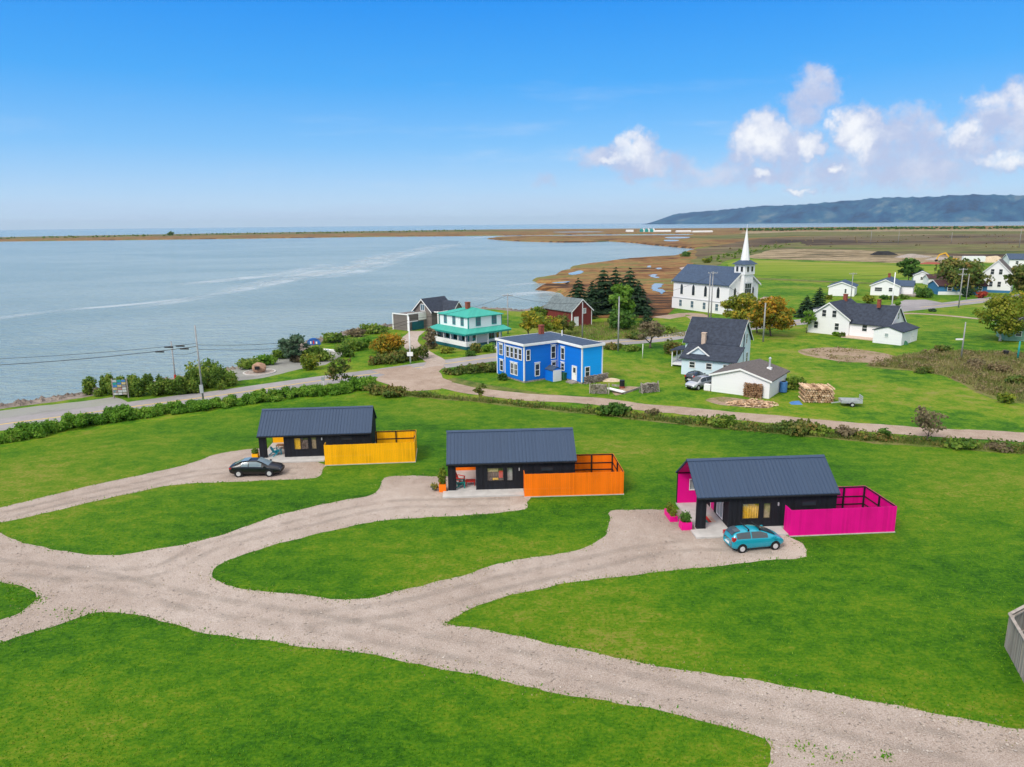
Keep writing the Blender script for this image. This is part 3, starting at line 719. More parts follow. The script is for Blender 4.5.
band('olive_field', 'olive_field', ((680, 237), (790, 232), (960, 231), (1100, 231.6), (1100, 234), (960, 234), (800, 236), (720, 239.5)), .085, 14, 25, 5)
band('dune_grass', 'olive_field', ((690, 262), (700, 257.5), (735, 251), (765, 245), (800, 242.3), (806, 245), (770, 250), (742, 258), (722, 262), (712, 268), (694, 268)), .09, 15)
band('hay_field', 'hay_field', ((726, 263.5), (742, 259.2), (780, 261.2), (850, 263.4), (900, 265.6), (945, 267), (960, 272), (905, 277.5), (880, 279), (840, 279), (790, 276.5), (740, 274)), .062, 16, 5, 1)
band('ditch_bank', 'rough_grass', ((752, 277.8), (790, 279.2), (850, 282.2), (905, 283.4), (905, 284.6), (850, 283.4), (790, 280.6), (750, 279.2)), .066, 17, 5, .6)
band('shore_track', 'gravel', ((672, 303), (688, 299), (694, 285), (680, 268), (686, 266.5), (700, 270), (699, 286), (694, 302), (676, 309)), .058, 18, 4, .6)
for i, pp in enumerate((((646, 266.2), (650, 265.2), (652, 266.8), (648, 267.8)), ((655, 268.3), (661, 267.6), (662, 269), (656, 270)), ((648, 275.2), (655, 273.6), (660, 277.5), (657, 279), (650, 277)),
                        ((648, 287.8), (653, 282.3), (664, 283), (661, 288), (666, 292.5), (662, 297), (656, 294)), ((660, 237.4), (672, 236.6), (694, 236.8), (690, 238.4), (668, 238.8)), ((664, 239.6), (682, 239.9), (676, 241.6), (662, 241.2)),
                        ((566, 273.6), (580, 270), (585, 271), (583, 274), (570, 276)), ((548, 283.2), (562, 281.6), (574, 281.4), (560, 283.4)), ((545, 231.9), (600, 231.5), (612, 232), (560, 232.5)))):
    q_ = smooth_line(g(*pp), 5); mx_, my_ = (sum(k_[d_] for k_ in q_) / len(q_) for d_ in (0, 1)); f_ = .72
    sheet('pond', rough_line([(mx_ + (k_[0] - mx_) * f_, my_ + (k_[1] - my_) * f_) for k_ in q_], 1.5, .9 if i < 4 else .4, 30 + i), .10, 'pond_water')

# far cape: a long wooded headland
def hill():
    nu, nv = 220, 26; v = []; f = []; rnd = np.random.default_rng(4)
    ph = rnd.uniform(0, 6.28, 30)
    A, B = Vector((1730, 9600)), Vector((7200, 4700))
    d = (B - A); L = d.length; d.normalize(); n_ = Vector((-d.y, d.x))
    if n_.y < 0: n_ = -n_
    for i in range(nu + 1):
        s = i / nu
        top = 262 * (.42 * min(1, s / .012) ** .6 + .26 * min(1, s / .12) ** .9 + .32 * min(1, max(0, s - .08) / .30)) + 9 * math.sin(s * 17 + 1) + 6 * math.sin(s * 41)
        if s == 0: top = 0
        base = A + d * (L * s) + n_ * (110 * math.sin(s * 22) + 60 * math.sin(s * 61))
        for j in range(nv + 1):
            t = j / nv
            rav = math.sin(s * 260 + 2.2 * math.sin(s * 47)) * .5 + math.sin(s * 610 + ph[3]) * .3
            prof = min(1, (t * 2.6)) ** .8 if t < .7 else 1 - (t - .7) * 1.2
            z = -2 + top * prof * (1 + .09 * rav * math.sin(min(1, t * 2.2) * math.pi))
            p = base + n_ * (t * 1500)
            v.append((p.x, p.y, z))
    for i in range(nu):
        for j in range(nv):
            a = i * (nv + 1) + j; f.append((a, a + nv + 1, a + nv + 2, a + 1))
    mb = MB(); mb.v = v; mb.f = f; return mb
struct(obj('hills', hill(), 'forest_hill_hazed', None, True))

# slicks on the bay
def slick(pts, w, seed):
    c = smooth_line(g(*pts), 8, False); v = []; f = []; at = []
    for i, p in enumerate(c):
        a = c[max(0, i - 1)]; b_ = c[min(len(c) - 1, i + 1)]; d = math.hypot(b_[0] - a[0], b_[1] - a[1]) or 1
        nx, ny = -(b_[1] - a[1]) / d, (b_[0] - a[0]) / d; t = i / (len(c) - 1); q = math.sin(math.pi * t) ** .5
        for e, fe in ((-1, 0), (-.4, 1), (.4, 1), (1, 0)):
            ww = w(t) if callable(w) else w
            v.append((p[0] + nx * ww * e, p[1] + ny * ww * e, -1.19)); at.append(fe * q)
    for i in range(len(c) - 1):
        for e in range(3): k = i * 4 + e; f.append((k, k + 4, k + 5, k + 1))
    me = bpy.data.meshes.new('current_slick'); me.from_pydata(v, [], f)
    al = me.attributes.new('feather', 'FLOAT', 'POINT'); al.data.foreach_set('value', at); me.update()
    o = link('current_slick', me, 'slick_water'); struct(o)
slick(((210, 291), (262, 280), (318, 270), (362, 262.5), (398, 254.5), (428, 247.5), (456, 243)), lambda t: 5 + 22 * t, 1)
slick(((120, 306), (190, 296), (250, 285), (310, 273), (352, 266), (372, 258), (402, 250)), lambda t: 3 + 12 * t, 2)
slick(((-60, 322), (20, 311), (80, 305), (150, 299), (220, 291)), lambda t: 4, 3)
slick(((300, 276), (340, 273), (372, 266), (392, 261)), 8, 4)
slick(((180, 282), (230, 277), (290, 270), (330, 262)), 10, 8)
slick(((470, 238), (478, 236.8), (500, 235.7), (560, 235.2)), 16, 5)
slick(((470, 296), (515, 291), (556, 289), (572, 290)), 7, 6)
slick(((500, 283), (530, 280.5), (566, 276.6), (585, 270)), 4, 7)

# ------------------------------------------------------------------ roads
ROAD = g((-330, 474), (-150, 446.5), (0, 424.6), (64, 416.3), (116, 409), (172, 401.4), (219, 395.4), (270, 388), (320, 380.6), (368, 374.6), (419, 367.4), (467, 360.8), (497, 356.8), (540, 350.6), (575, 346), (600, 343.6), (640, 340.4), (659, 338.4), (687, 334.6),
         (720, 330.6), (753, 326.8), (797, 322.4), (850, 316), (894, 310.2), (947, 304.6), (990, 299.4), (1040, 294), (1120, 287))
strip('road', ROAD, 6.6, .012, 'asphalt', 5, .10, 1.5)
mat('road_yellow', (.55, .38, .10), .8, .15, .5)
strip('road_marking', ROAD, .34, .017, 'road_yellow')
sheet('pulloff', rough_line(g((-60, 418), (0, 411), (40, 405.5), (80, 401.5), (113, 397), (122, 399), (128, 402.6), (110, 406.8), (64, 413.5), (0, 421), (-60, 430)), 1.2, .25, 21), .008, 'pulloff')
DIRT = g((392, 368), (412, 377), (437, 383.4), (470, 390), (515, 396), (560, 399), (605, 402.4), (650, 408), (684, 410.5), (740, 416.4), (800, 422), (860, 427.4), (920, 431.2), (975, 434.4), (1024, 437.4), (1120, 443), (1300, 454))
strip('dirt_road', DIRT, lambda t: 3.7 + 3.0 * max(0, .12 - t) / .12, .022, 'dirt_track', 23, .28, 1.3)
sheet('junction', rough_line(g((372, 378.5), (392, 373.5), (420, 369), (444, 365.5), (441, 371.5), (443, 378), (452, 381.5), (440, 389), (412, 391), (392, 386.5)), 1.3, .3, 22), .027, 'dirt_track')
strip('lane', g((850, 317), (880, 314.5), (913, 313.6), (950, 316), (985, 319.4), (1040, 324)), 2.2, .024, 'dirt_track', 24, .15, 2)
sheet('driveway', rough_line(g((886, 306.5), (905, 300), (925, 299.6), (942, 302.6), (930, 306), (905, 310)), 1.5, .2, 25), .019, 'asphalt')
strip('driveway', g((660, 318), (690, 314), (700, 319), (712, 326), (726, 329.5)), 5, .020, 'dirt_track', 26, .4, 2)
strip('driveway', g((428, 369), (436, 362), (424, 354), (412, 345), (410, 338), (418, 331)), 3.4, .020, 'gravel', 27, .2, 1.5)
strip('driveway', g((745, 322), (752, 312), (764, 302), (770, 297)), 4, .0205, 'dirt_track', 28, .3, 2)
sheet('lookout_paving', rough_line(g((200, 381), (224, 372), (246, 365), (270, 360), (290, 357), (318, 356), (332, 351), (346, 347), (352, 352), (338, 358), (326, 365), (300, 369), (262, 378), (226, 382)), 1.2, .3, 29), .009, 'pulloff')

MEADOW = g((-400, 520), (-200, 478), (-90, 459), (0, 447.5), (70, 434), (130, 424), (180, 418), (230, 411), (262, 405), (300, 400), (364, 393), (392, 395), (470, 401), (560, 409.5), (640, 417), (720, 424.5), (850, 437.5), (1024, 450), (1150, 460), (1400, 480)) + [(110, 20), (-60, 8)]
sheet('meadow', rough_line(MEADOW, 2.0, .25, 47), .0035, 'meadow')
# ------------------------------------------------------------------ gravel drive in front of the cabins
DRIVE = [(-150, 546), (0, 508), (66, 491.5), (133, 476.5), (186, 465), (213, 455), (240, 450.5), (270, 449), (322, 463), (323, 468), (316, 477.5), (280, 480), (239, 481.5), (173, 485), (133, 493), (66, 508), (20, 519), (0, 523), (-10, 527), (0, 533), (12, 539), (33, 544.7), (60, 551), (93, 554.6), (115, 555),
         (133, 553), (183, 544.7), (232.6, 531.4), (279.7, 514.8), (329.5, 503), (366, 496.5), (377.7, 490), (382.7, 480), (396, 476), (439, 476.2), (462, 478), (526, 489), (527.5, 502.4), (525, 509.5), (500, 512.5), (474, 514.5), (446, 516.5), (410, 518.5), (379, 520.8), (329.5, 531.5), (279.7, 543), (239.8, 556.4),
         (216.6, 566.3), (211.6, 574.7), (220, 583), (246.5, 589), (296, 594.6), (346, 599.6), (379.4, 595.6), (429, 584), (460, 576), (498, 564), (540, 556.5), (576, 550.3), (603, 538.6), (609, 523), (610.5, 511), (640, 510), (675, 509.5), (700, 512), (787, 536), (806, 556), (760, 561), (717, 566), (660, 572), (615, 577), (570, 583), (537, 589.4), (510, 595), (486.4, 603),
         (465, 612), (449, 621), (449.5, 624.5), (490, 631), (537, 640), (615, 657.7), (693.4, 671.4), (750, 680), (818.4, 691), (896.7, 706.4), (950, 716.5), (1023, 729), (1150, 752), (1400, 800), (1500, 1100), (900, 1150), (790, 900), (766, 800), (768, 760), (769.6, 744), (752, 734), (693.4, 718.3), (615, 702.7), (537, 689), (480, 676), (412.6, 662.7), (346, 651), (296, 645.5),
         (282.5, 642.7), (232.6, 637.7), (199.4, 631), (133, 614.4), (99.7, 612), (80, 617), (50, 627.7), (0, 642.7), (-150, 692), (-200, 690), (-150, 667), (0, 621), (23, 609.5), (36.5, 596), (24, 587.5), (0, 582), (-150, 566), (-200, 560)]
drive_pts = rough_line(smooth_line(g(*DRIVE), 3), .35, .10, 31)
sheet('gravel_drive', drive_pts, .009, 'gravel')
# worn, grassy fringe along the drive and trodden dry patches
rnd = random.Random(5)
fr = []
for i, p in enumerate(drive_pts):
    if not (10 < p[1] < 70): continue
    for _ in range(4 if p[1] < 45 else 2):
        fr.append((p[0] + rnd.gauss(0, .16), p[1] + rnd.gauss(0, .16)))
tag(tufts('grass', fr, .05, .16, .10, 'lawn_blade', 61))
fr2 = []
for i, p in enumerate(drive_pts):
    if 10 < p[1] < 80:
        for _ in range(8 if p[1] < 45 else 4):
            k_ = abs(math.sin(p[0] * .35) + math.sin(p[1] * .5 + 1)) * .28 + .10
            fr2.append((p[0] + rnd.gauss(0, k_ * 1.3), p[1] + rnd.gauss(0, k_ * 1.3)))
tag(tufts('dry_grass', fr2, .03, .08, .10, 'dry_blade', 64))
fr = []
for q in ((28, 600, 14, 6), (40, 599, 10, 5), (12, 596, 8, 6), (90, 617, 25, 4), (70, 612, 20, 4), (830, 757, 25, 8), (885, 758, 8, 5), (800, 748, 20, 8)):
    for _ in range(45):
        fr.append(G(rnd.gauss(q[0], q[2] * .6), rnd.gauss(q[1], q[3] * .6)))
tag(tufts('weeds', fr, .04, .14, .12, 'lawn_blade', 62))
# lawn blades on the nearest grass
from mathutils import Vector as _V
dp = np.array(drive_pts)
def inside(P, poly):
    x, y = P[:, 0], P[:, 1]; r = np.zeros(len(P), bool); n = len(poly); j = n - 1
    for i in range(n):
        xi, yi = poly[i]; xj, yj = poly[j]
        if yi != yj:
            c = ((yi > y) != (yj > y)) & (x < (xj - xi) * (y - yi) / (yj - yi) + xi); r ^= c
        j = i
    return r
gs_ = np.random.default_rng(18)
yy = 27 + 45 * gs_.random(32000) ** 1.3; xx = (gs_.random(32000) * 2 - 1) * (yy * .76 + 2)
S_p = np.stack([xx, yy], 1); S_p = S_p[inside(S_p, drive_pts[::2])]
def stones(name, P, seed):
    g_ = np.random.default_rng(seed); n = len(P); s = .022 + .05 * g_.random(n) ** 3; an = g_.random(n) * 6.28
    u = np.stack([np.cos(an), np.sin(an), g_.normal(size=n) * .25], 1) * s[:, None]; v = np.stack([-np.sin(an), np.cos(an), g_.normal(size=n) * .25], 1) * (s * .8)[:, None]
    c = np.stack([P[:, 0], P[:, 1], .012 + s * .5], 1)
    return quads(name, np.stack([c - u - v * .5, c + u * .6 - v, c + u + v * .6, c - u * .7 + v], 1), 'pebble')
tag(stones('loose_stones', S_p, 19), kind='stuff')
# faint wheel tracks on the drive: compacted, greyer bands
m, t, b = new_mat('packed_gravel')
at = t.new('ShaderNodeAttribute', attribute_name='feather'); p = t.new('ShaderNodeNewGeometry').outputs['Position']
t.put(b.inputs['Base Color'], t.mix(t.noise(p, 9, 4, .6), (.21, .180, .145), (.40, .355, .300))); b.inputs['Roughness'].default_value = .95
t.put(b.inputs['Alpha'], t.m('MULTIPLY', t.m('MULTIPLY', at.outputs['Fac'], t.rng(t.noise(p, .5, 4, .6), .3, .65)), .28)); MT['packed_gravel'] = m
def track(pts, seed):
    for sd_ in (-.78, .78):
        c_ = offset_line(smooth_line(g(*pts), 8, False), sd_); v = []; f = []; at_ = []
        for i, q in enumerate(c_):
            a_ = c_[max(0, i - 1)]; b_ = c_[min(len(c_) - 1, i + 1)]; d = math.hypot(b_[0] - a_[0], b_[1] - a_[1]) or 1
            nx, ny = -(b_[1] - a_[1]) / d, (b_[0] - a_[0]) / d
            for e, fe in ((-1, 0), (-.3, 1), (.3, 1), (1, 0)): v.append((q[0] + nx * .42 * e, q[1] + ny * .42 * e, .0115 + seed * .0008)); at_.append(fe)
        for i in range(len(c_) - 1):
            for e in range(3): k = i * 4 + e; f.append((k, k + 4, k + 5, k + 1))
        me = bpy.data.meshes.new('wheel_track'); me.from_pydata(v, [], f); al = me.attributes.new('feather', 'FLOAT', 'POINT'); al.data.foreach_set('value', at_); me.update()
        struct(link('wheel_track', me, 'packed_gravel'))
track(((-120, 560), (0, 566), (100, 580), (200, 603), (320, 623), (450, 648), (560, 668), (700, 698), (830, 722), (960, 748), (1100, 780)), 0)
track(((60, 572), (150, 572), (215, 545), (300, 524), (380, 506), (440, 503), (510, 502)), 1)
track(((300, 620), (400, 608), (480, 588), (560, 570), (640, 552), (700, 545), (770, 548)), 2)
track(((-80, 531), (0, 516), (70, 500), (140, 485), (200, 473), (250, 470), (300, 471)), 3)
gr_ = np.random.default_rng(8); N = 80000
yy = 24 + 34 * gr_.random(N) ** 1.5; xx = (gr_.random(N) * 2 - 1) * (yy * .80 + 2)
P_ = np.stack([xx, yy], 1); P_ = P_[~inside(P_, drive_pts[::2])]
P_ = P_[~((P_[:, 0] > 12.6) & (P_[:, 0] < 30) & (P_[:, 1] > 48.4) & (P_[:, 1] < 58))]
tag(tufts('grass', P_, .03, .10, .06, 'lawn_blade', 63))

# earth and rough ground beyond the dirt road
sheet('bare_earth', rough_line(smooth_line(g((799, 351), (812, 348), (840, 347.6), (870, 351), (897, 357), (893, 362.5), (860, 362.8), (825, 359), (806, 355)), 3), 1, .3, 41), .007, 'earth')
sheet('scrub_ground', rough_line(smooth_line(g((864, 366), (898, 356), (925, 351.5), (965, 350), (1010, 352), (1060, 356), (1120, 372), (1120, 420), (1060, 408), (1010, 403), (985, 396), (966, 386), (952, 378), (910, 371)), 3), 1.2, .5, 42), .0065, 'rough_grass')
sheet('bare_earth', rough_line(smooth_line(g((705, 400), (722, 397), (745, 399), (772, 403), (768, 408), (738, 406.5), (716, 404)), 3), .6, .15, 43), .0072, 'earth')
sheet('road_verge', rough_line(g((400, 391), (470, 398.5), (560, 407.5), (640, 415), (720, 422), (850, 434.5), (1024, 447), (1100, 452), (1100, 462), (1024, 455), (930, 447), (850, 441), (720, 429), (600, 416), (500, 405), (400, 396)), 1.0, .4, 44), .0075, 'rough_grass')
sheet('road_verge', rough_line(g((440, 386), (452, 384.5), (480, 389.5), (546, 396.5), (612, 399.7), (612, 398.6), (546, 394), (490, 385), (455, 377.5), (446, 379.5)), .8, .15, 45), .0078, 'rough_grass')
sheet('vegetable_bed', rough_line(g((611, 391.5), (628, 386.2), (640, 387), (632, 392), (616, 395.6)), .5, .1, 46), .0073, 'earth')
# ------------------------------------------------------------------ the three black cabins and their fences
def cabin(col, x, y, ang, he, label, W=5.4, L=11.2, hr=4.72):
    t = thing('cabin', label, 'cabin', (x, y, 0), R(ang), 'black cabins with a bright porch')
    F_ = 0.16                                              # floor slab
    obj('floor_slab', MB().box(-.45, 6.6, -1.4, -.02, -.1, F_ - .03).box(-.02, L - .02, -.02, W - .02, -.1, F_), 'concrete', t)
    pe = 2.45                                              # where the porch ends
    mb = MB()
    win = [(3.42, 4.92, .72 + F_, 2.02 + F_), (5.15, 5.72, .72 + F_, 2.02 + F_)]
    if col == 'pink': win = [(3.45, 4.85, .62 + F_, 1.95 + F_), (5.1, 5.75, .62 + F_, 1.95 + F_)]
    hi = (8.1, 9.3, 1.55 + F_, 2.02 + F_)
    rectwall(mb, (0, 0, 0), (1, 0, 0), (0, -1, 0), L, he, .18, [(.70, pe, F_, 2.12 + F_)] + win + [hi], F_)
    rectwall(mb, (L, .18, 0), (0, 1, 0), (1, 0, 0), W - .36, he, .18, [], F_)
    rectwall(mb, (L, W, 0), (-1, 0, 0), (0, 1, 0), L, he, .18, [(L - 1.75, L - 1.05, 1.3, 2.2)], F_)
    for xx in (pe, L - .18): mb.prism([(xx, 0.02, he), (xx, W - .02, he), (xx, W / 2, hr - .04)], (.18, 0, 0))
    mb.box(.001, .699, .18, .34, F_, he)                   # the deep corner post of the porch
    obj('wall', mb, 'black_board', t)
    # porch end wall with its glass door
    eb = MB(); S_e = ((pe, W - .18, 0), (0, -1, 0), (-1, 0, 0))
    rectwall(eb, (pe, W - .18, 0), (0, -1, 0), (-1, 0, 0), W - .36, he, .16, [(1.1, 2.0, F_, 2.1 + F_), (2.6, 4.0, F_ + .1, 2.1 + F_)], F_)
    obj('end_wall', eb, 'black_board', t)
    d = obj('door', oriented(MB(), S_e, 1.1, 1.18, F_, 2.26, -.12, -.02), 'white_trim', t)
    obj('door_leaf', oriented(MB(), S_e, 1.18, 2.0, F_ + .02, 2.26, -.10, -.04), col + '_paint', d)
    obj('handle', oriented(MB(), S_e, 1.86, 1.92, 1.1, 1.25, -.04, .02), 'grey_metal', d)
    w_ = MB()
    for a, b_ in ((2.6, 2.68), (3.27, 3.33), (3.92, 4.0)): oriented(w_, S_e, a, b_, F_ + .1, 2.26, -.12, .01)
    oriented(w_, S_e, 2.68, 3.92, F_ + .1, F_ + .18, -.12, .008); oriented(w_, S_e, 2.68, 3.92, 2.18, 2.26, -.12, .008)
    f = obj('patio_window', w_, 'white_trim', t); obj('pane', oriented(MB(), S_e, 2.68, 3.92, F_ + .18, 2.18, -.07, -.05), 'pane_pale', f)
    # bright lining of the porch back wall, with a small window in it
    lb = MB(); rectwall(lb, (pe - .02, W - .18, 0), (-1, 0, 0), (0, 1, 0), pe - .06, he - .02, .03, [(pe - 1.78, pe - 1.02, 1.27, 2.23)], F_)
    obj('porch_lining', lb, col + '_board', t)
    lb = MB(); lb.prism([(pe - .03, .2, he + .02), (pe - .03, W - .2, he + .02), (pe - .03, W / 2, hr - .25)], (.025, 0, 0))
    obj('gable_lining', lb, col + '_board', t)
    lb = MB(); s0 = (hr - he) / (W / 2)
    lb.prism([(.02, .2, he + .2 * s0 - .05), (.02, W / 2, hr - .05), (.02, W - .2, he + .2 * s0 - .05), (.02, W - .2, he + .2 * s0 - .02), (.02, W / 2, hr - .02), (.02, .2, he + .2 * s0 - .02)], (pe - .06, 0, 0))
    obj('porch_ceiling', lb, col + '_board', t)
    fb = MB()
    for a, b_, c, d_ in ((1.0, 1.06, 1.25, 2.25), (1.76, 1.82, 1.25, 2.25), (1.06, 1.76, 1.25, 1.31), (1.06, 1.76, 2.19, 2.25)): fb.box(a, b_, W - .22, W + .01, c, d_)
    f = obj('window', fb, 'white_trim', t); obj('pane', MB().box(1.06, 1.76, W - .12, W - .09, 1.31, 2.19), 'pane_pale', f)
    # windows in the long wall: frame, pane and what hangs behind it
    for k, (a, b_, c, e) in enumerate(win):
        fb = MB()
        for p in ((a, a + .06, c, e), (b_ - .06, b_, c, e), (a + .06, b_ - .06, c, c + .06), (a + .06, b_ - .06, e - .06, e)): fb.box(p[0], p[1], -.03, .10, p[2], p[3])
        f = obj('window', fb, 'black_plastic', t)
        obj('pane', MB().box(a + .06, b_ - .06, .05, .06, c + .06, e - .06), 'clear_glass', f)
        cm = dict(pink=('curtain_yellow', 'curtain_tan'), orange=('interior_dark', 'curtain_grey'), yellow=('interior_dark', 'curtain_tan'))[col][k]
        cb = MB(); nn = 14
        for i in range(nn):
            q0 = a + (b_ - a) * i / nn; q1 = a + (b_ - a) * (i + 1) / nn; y0 = .135 + (.05 if i % 2 else 0); y1 = .135 + (0 if i % 2 else .05)
            cb.poly([(q0, y0, c), (q1, y1, c), (q1, y1, e), (q0, y0, e)])
        obj('curtain', cb, cm, f)
        if col != 'pink' and k == 0:
            xb = a + .65 if col == 'yellow' else a + .06
            if col == 'yellow': obj('curtain', MB().box(a + .07, xb, .10, .125, c + .05, e - .05), 'curtain_yellow', f)
            else:
                obj('curtain', MB().box(a + .07, a + 1.0, .10, .125, e - .42, e - .06), 'curtain_tan', f)
                obj('window_cushion', MB().box(a + .5, a + 1.0, .09, .125, c + .12, c + .3), 'curtain_yellow', f)
                obj('window_cushion', MB().box(a + 1.05, a + 1.4, .09, .125, c + .3, c + .95), 'red_paint', f)
    f = obj('window', MB().box(hi[0], hi[0] + .05, -.02, .1, hi[2], hi[3]).box(hi[1] - .05, hi[1], -.02, .1, hi[2], hi[3]).box(hi[0] + .05, hi[1] - .05, -.02, .1, hi[3] - .05, hi[3]).box(hi[0] + .05, hi[1] - .05, -.02, .1, hi[2], hi[2] + .05), 'black_plastic', t)
    obj('pane', MB().box(hi[0] + .05, hi[1] - .05, .03, .05, hi[2] + .05, hi[3] - .05), 'pane_dark', f)
    # roof with ribbed metal sheets, ridge cap, gutter
    obj('roof', roof_mb(0, L, 0, W, he, hr, 'x', .14, .10, .10), 'roof_navy', t)
    rb = MB(); s_ = (hr - he) / (W / 2)
    n_ = int((L + .24) / .31)
    for i in range(n_ + 1):
        q = -.12 + .02 + (L + .2) * i / n_
        for sg in (0, 1):
            ya, yb = (-.145, W / 2) if sg == 0 else (W + .145, W / 2)
            za = he - .145 * s_ + .10; zb = hr + .10
            rb.hexa([(q, ya, za - .01), (q + .045, ya, za - .01), (q + .045, yb, zb - .01), (q, yb, zb - .01), (q, ya, za + .035), (q + .045, ya, za + .035), (q + .045, yb, zb + .035), (q, yb, zb + .035)])
    obj('roof_seam', rb, 'roof_seam', t)
    obj('ridge_cap', MB().prism([(-.13, W / 2 - .2, hr + .02), (-.13, W / 2, hr + .16), (-.13, W / 2 + .2, hr + .02)], (L + .26, 0, 0)), 'roof_seam', t)
    obj('gutter', MB().box(-.12, L + .12, -.25, -.15, he - .16, he - .05), 'dark_metal', t)
    obj('wall_lamp', MB().box(6.22, 6.30, -.10, .0, 1.85, 2.1), 'grey_metal', t)
    return t
cabin('yellow', -25.55, 68.56, 4.6, 2.5, 'black cabin with a yellow porch and teal chair, beside the black sedan', hr=4.45, L=11.1)
cabin('orange', -5.70, 58.99, 3.0, 2.68, 'black cabin with an orange porch, standing between the other two cabins')
cabin('pink', 13.95, 50.44, 3.6, 2.75, 'black cabin with a magenta porch gable and yellow curtain, behind the teal hatchback', L=10.85)

def fence(col, x, y, ang, label, L=8.55, D=4.3, h=2.1, x_in=4.55):
    """privacy fence round the yard at the cabin's end: front, end and back runs"""
    t = thing('privacy_fence', label, 'fence', (x, y, 0), R(ang), 'bright privacy fences beside the cabins')
    z = .07
    rb_ = random.Random(len(label))
    def boards(a0, a1, fixed, along):
        mb = MB(); n = max(1, round((a1 - a0) / .165)); w = (a1 - a0) / n
        for i in range(n):
            q0 = a0 + i * w + .004; q1 = a0 + (i + 1) * w - .004; o_ = rb_.uniform(-.004, .004); hh = h + rb_.uniform(-.012, .008)
            if along == 'x': mb.box(q0, q1, fixed + o_, fixed + .028 + o_, z, hh)
            else: mb.box(fixed + o_, fixed + .028 + o_, q0, q1, z, hh)
        return mb
    for a in (boards(0, L, 0, 'x'), boards(.04, D - .04, L - .03, 'y'), boards(x_in, L, D - .03, 'x'), boards(.04, 1.05, 0, 'y')):
        obj('board_panel', a, col + '_board', t)
    obj('base_strip', MB().box(-.02, L + .04, -.05, .08, -.05, z - .004).box(L - .08, L + .04, .08, D + .04, -.05, z - .004).box(x_in, L - .08, D - .08, D + .04, -.05, z - .004), 'concrete', t)
    posts = [(x_ * (L - .14) / 4 + .07, .09) for x_ in range(5)] + [(L - .09, D * .5), (L - .09, D - .09), (x_in + (L - x_in) * .5, D - .09), (x_in + .1, D - .09)]
    for (px, py) in posts: obj('post', MB().box(px - .055, px + .055, py - .055, py + .055, -.05, h - .01), 'black_board', t)
    for zz in (.55, 1.2, h - .10):
        obj('rail', MB().box(.13, L - .15, .03, .075, zz, zz + .085), 'black_board', t)
        obj('rail', MB().box(L - .075, L - .03, .15, D - .16, zz, zz + .085), 'black_board', t)
        obj('rail', MB().box(x_in + .16, L - .15, D - .075, D - .03, zz, zz + .085), 'black_board', t)
    return t
fence('yellow', -18.45, 66.45, 5.0, 'yellow board fence round the yard of the cabin furthest from the viewer', L=8.8)
fence('orange', .98, 57.63, 2.7, 'orange board fence round the yard of the middle cabin', D=5.0, L=8.6)
fence('pink', 20.60, 49.25, 4.0, 'magenta board fence round the yard of the nearest cabin', L=8.15)

# ------------------------------------------------------------------ blue house by the dirt road
def loc2(x, y, ang, X, Y):
    c, s = math.cos(R(ang)), math.sin(R(ang)); return (x + X * c - Y * s, y + X * s + Y * c)
BA = -56.0
bl = thing('blue_house', 'bright blue two storey house with white trimmed windows and a little entry shed', 'house', (1.8, 102.7, 0), R(BA))
fp = [(-7.2, 0), (0, 0), (0, 6.3), (5.7, 6.3), (5.7, 10.2), (-7.2, 10.2)]
obj('foundation', MB().prism([(p[0] * .99, p[1] + .05, -.1) for p in fp], (0, 0, .35)), 'stone', bl)
obj('wall', MB().prism([(*p, .26) for p in fp], (0, 0, 5.34)), 'blue_clap', bl)
obj('end_wall', MB().box(5.7, 5.73, 6.3, 10.2, .26, 5.5), 'skyblue_clap', bl)['label'] = 'lighter sky blue end wall'
rf = MB(); zo = 5.62
rf.v = [(-7.4, -.22, zo), (.22, -.22, zo), (.22, 6.08, zo), (5.92, 6.08, zo - .12), (5.92, 10.45, zo - .12), (-7.4, 10.45, zo)]
rf.v += [(p[0], p[1], p[2] + .22) for p in rf.v] + [(-3.6, 4.0, zo + .7), (-3.0, 7.0, zo + .7), (.35, 8.2, zo + .52)]
rf.f = [(5, 4, 3, 2, 1, 0)] + [(i, (i + 1) % 6, 6 + (i + 1) % 6, 6 + i) for i in range(6)] + [(6, 7, 12), (7, 8, 13, 12), (8, 14, 13), (8, 9, 14), (9, 10, 14), (10, 11, 13, 14), (11, 6, 12, 13)]
obj('roof', rf, 'roof_slate_blue', bl)
fb = MB()
for i in range(6):
    a, b_ = Vector(rf.v[i]), Vector(rf.v[(i + 1) % 6]); fb.bar(a + Vector((0, 0, .06)), b_ + Vector((0, 0, .06)), .14, .34)
obj('fascia', fb, 'white_trim', bl)
for (cx, cy) in ((0, 0), (0, 6.3), (5.7, 6.3), (5.74, 10.1), (-7.2, 0), (-5.0, 0)): obj('corner_board', MB().box(cx - .13, cx + .05, cy - .05, cy + .13, .26, 5.6), 'white_trim', bl)
SL = ((-7.2, 0, 0), (1, 0, 0), (0, -1, 0)); SA = ((0, 0, 0), (0, 1, 0), (1, 0, 0)); SC = ((0, 6.3, 0), (1, 0, 0), (0, -1, 0)); SE = ((5.73, 6.3, 0), (0, 1, 0), (1, 0, 0))
window(bl, SL, 1.1, 4.2, .9, 1.5, bars=(2, 2), head=.1); window(bl, SL, 1.2, 1.7, .8, 1.5, bars=(1, 2), head=.1)
for i in range(4): window(bl, SL, 2.95 + i * 1.1, 4.15, .72, 1.5, bars=(1, 2), head=.02)
for q in (4.1, 5.1): window(bl, SL, q, 1.7, .72, 1.6, bars=(2, 2), head=.12)
window(bl, SA, .75, 4.1, .55, 1.45, bars=(1, 2)); window(bl, SA, 2.4, 1.7, .72, 1.7, bars=(1, 2), head=.12)
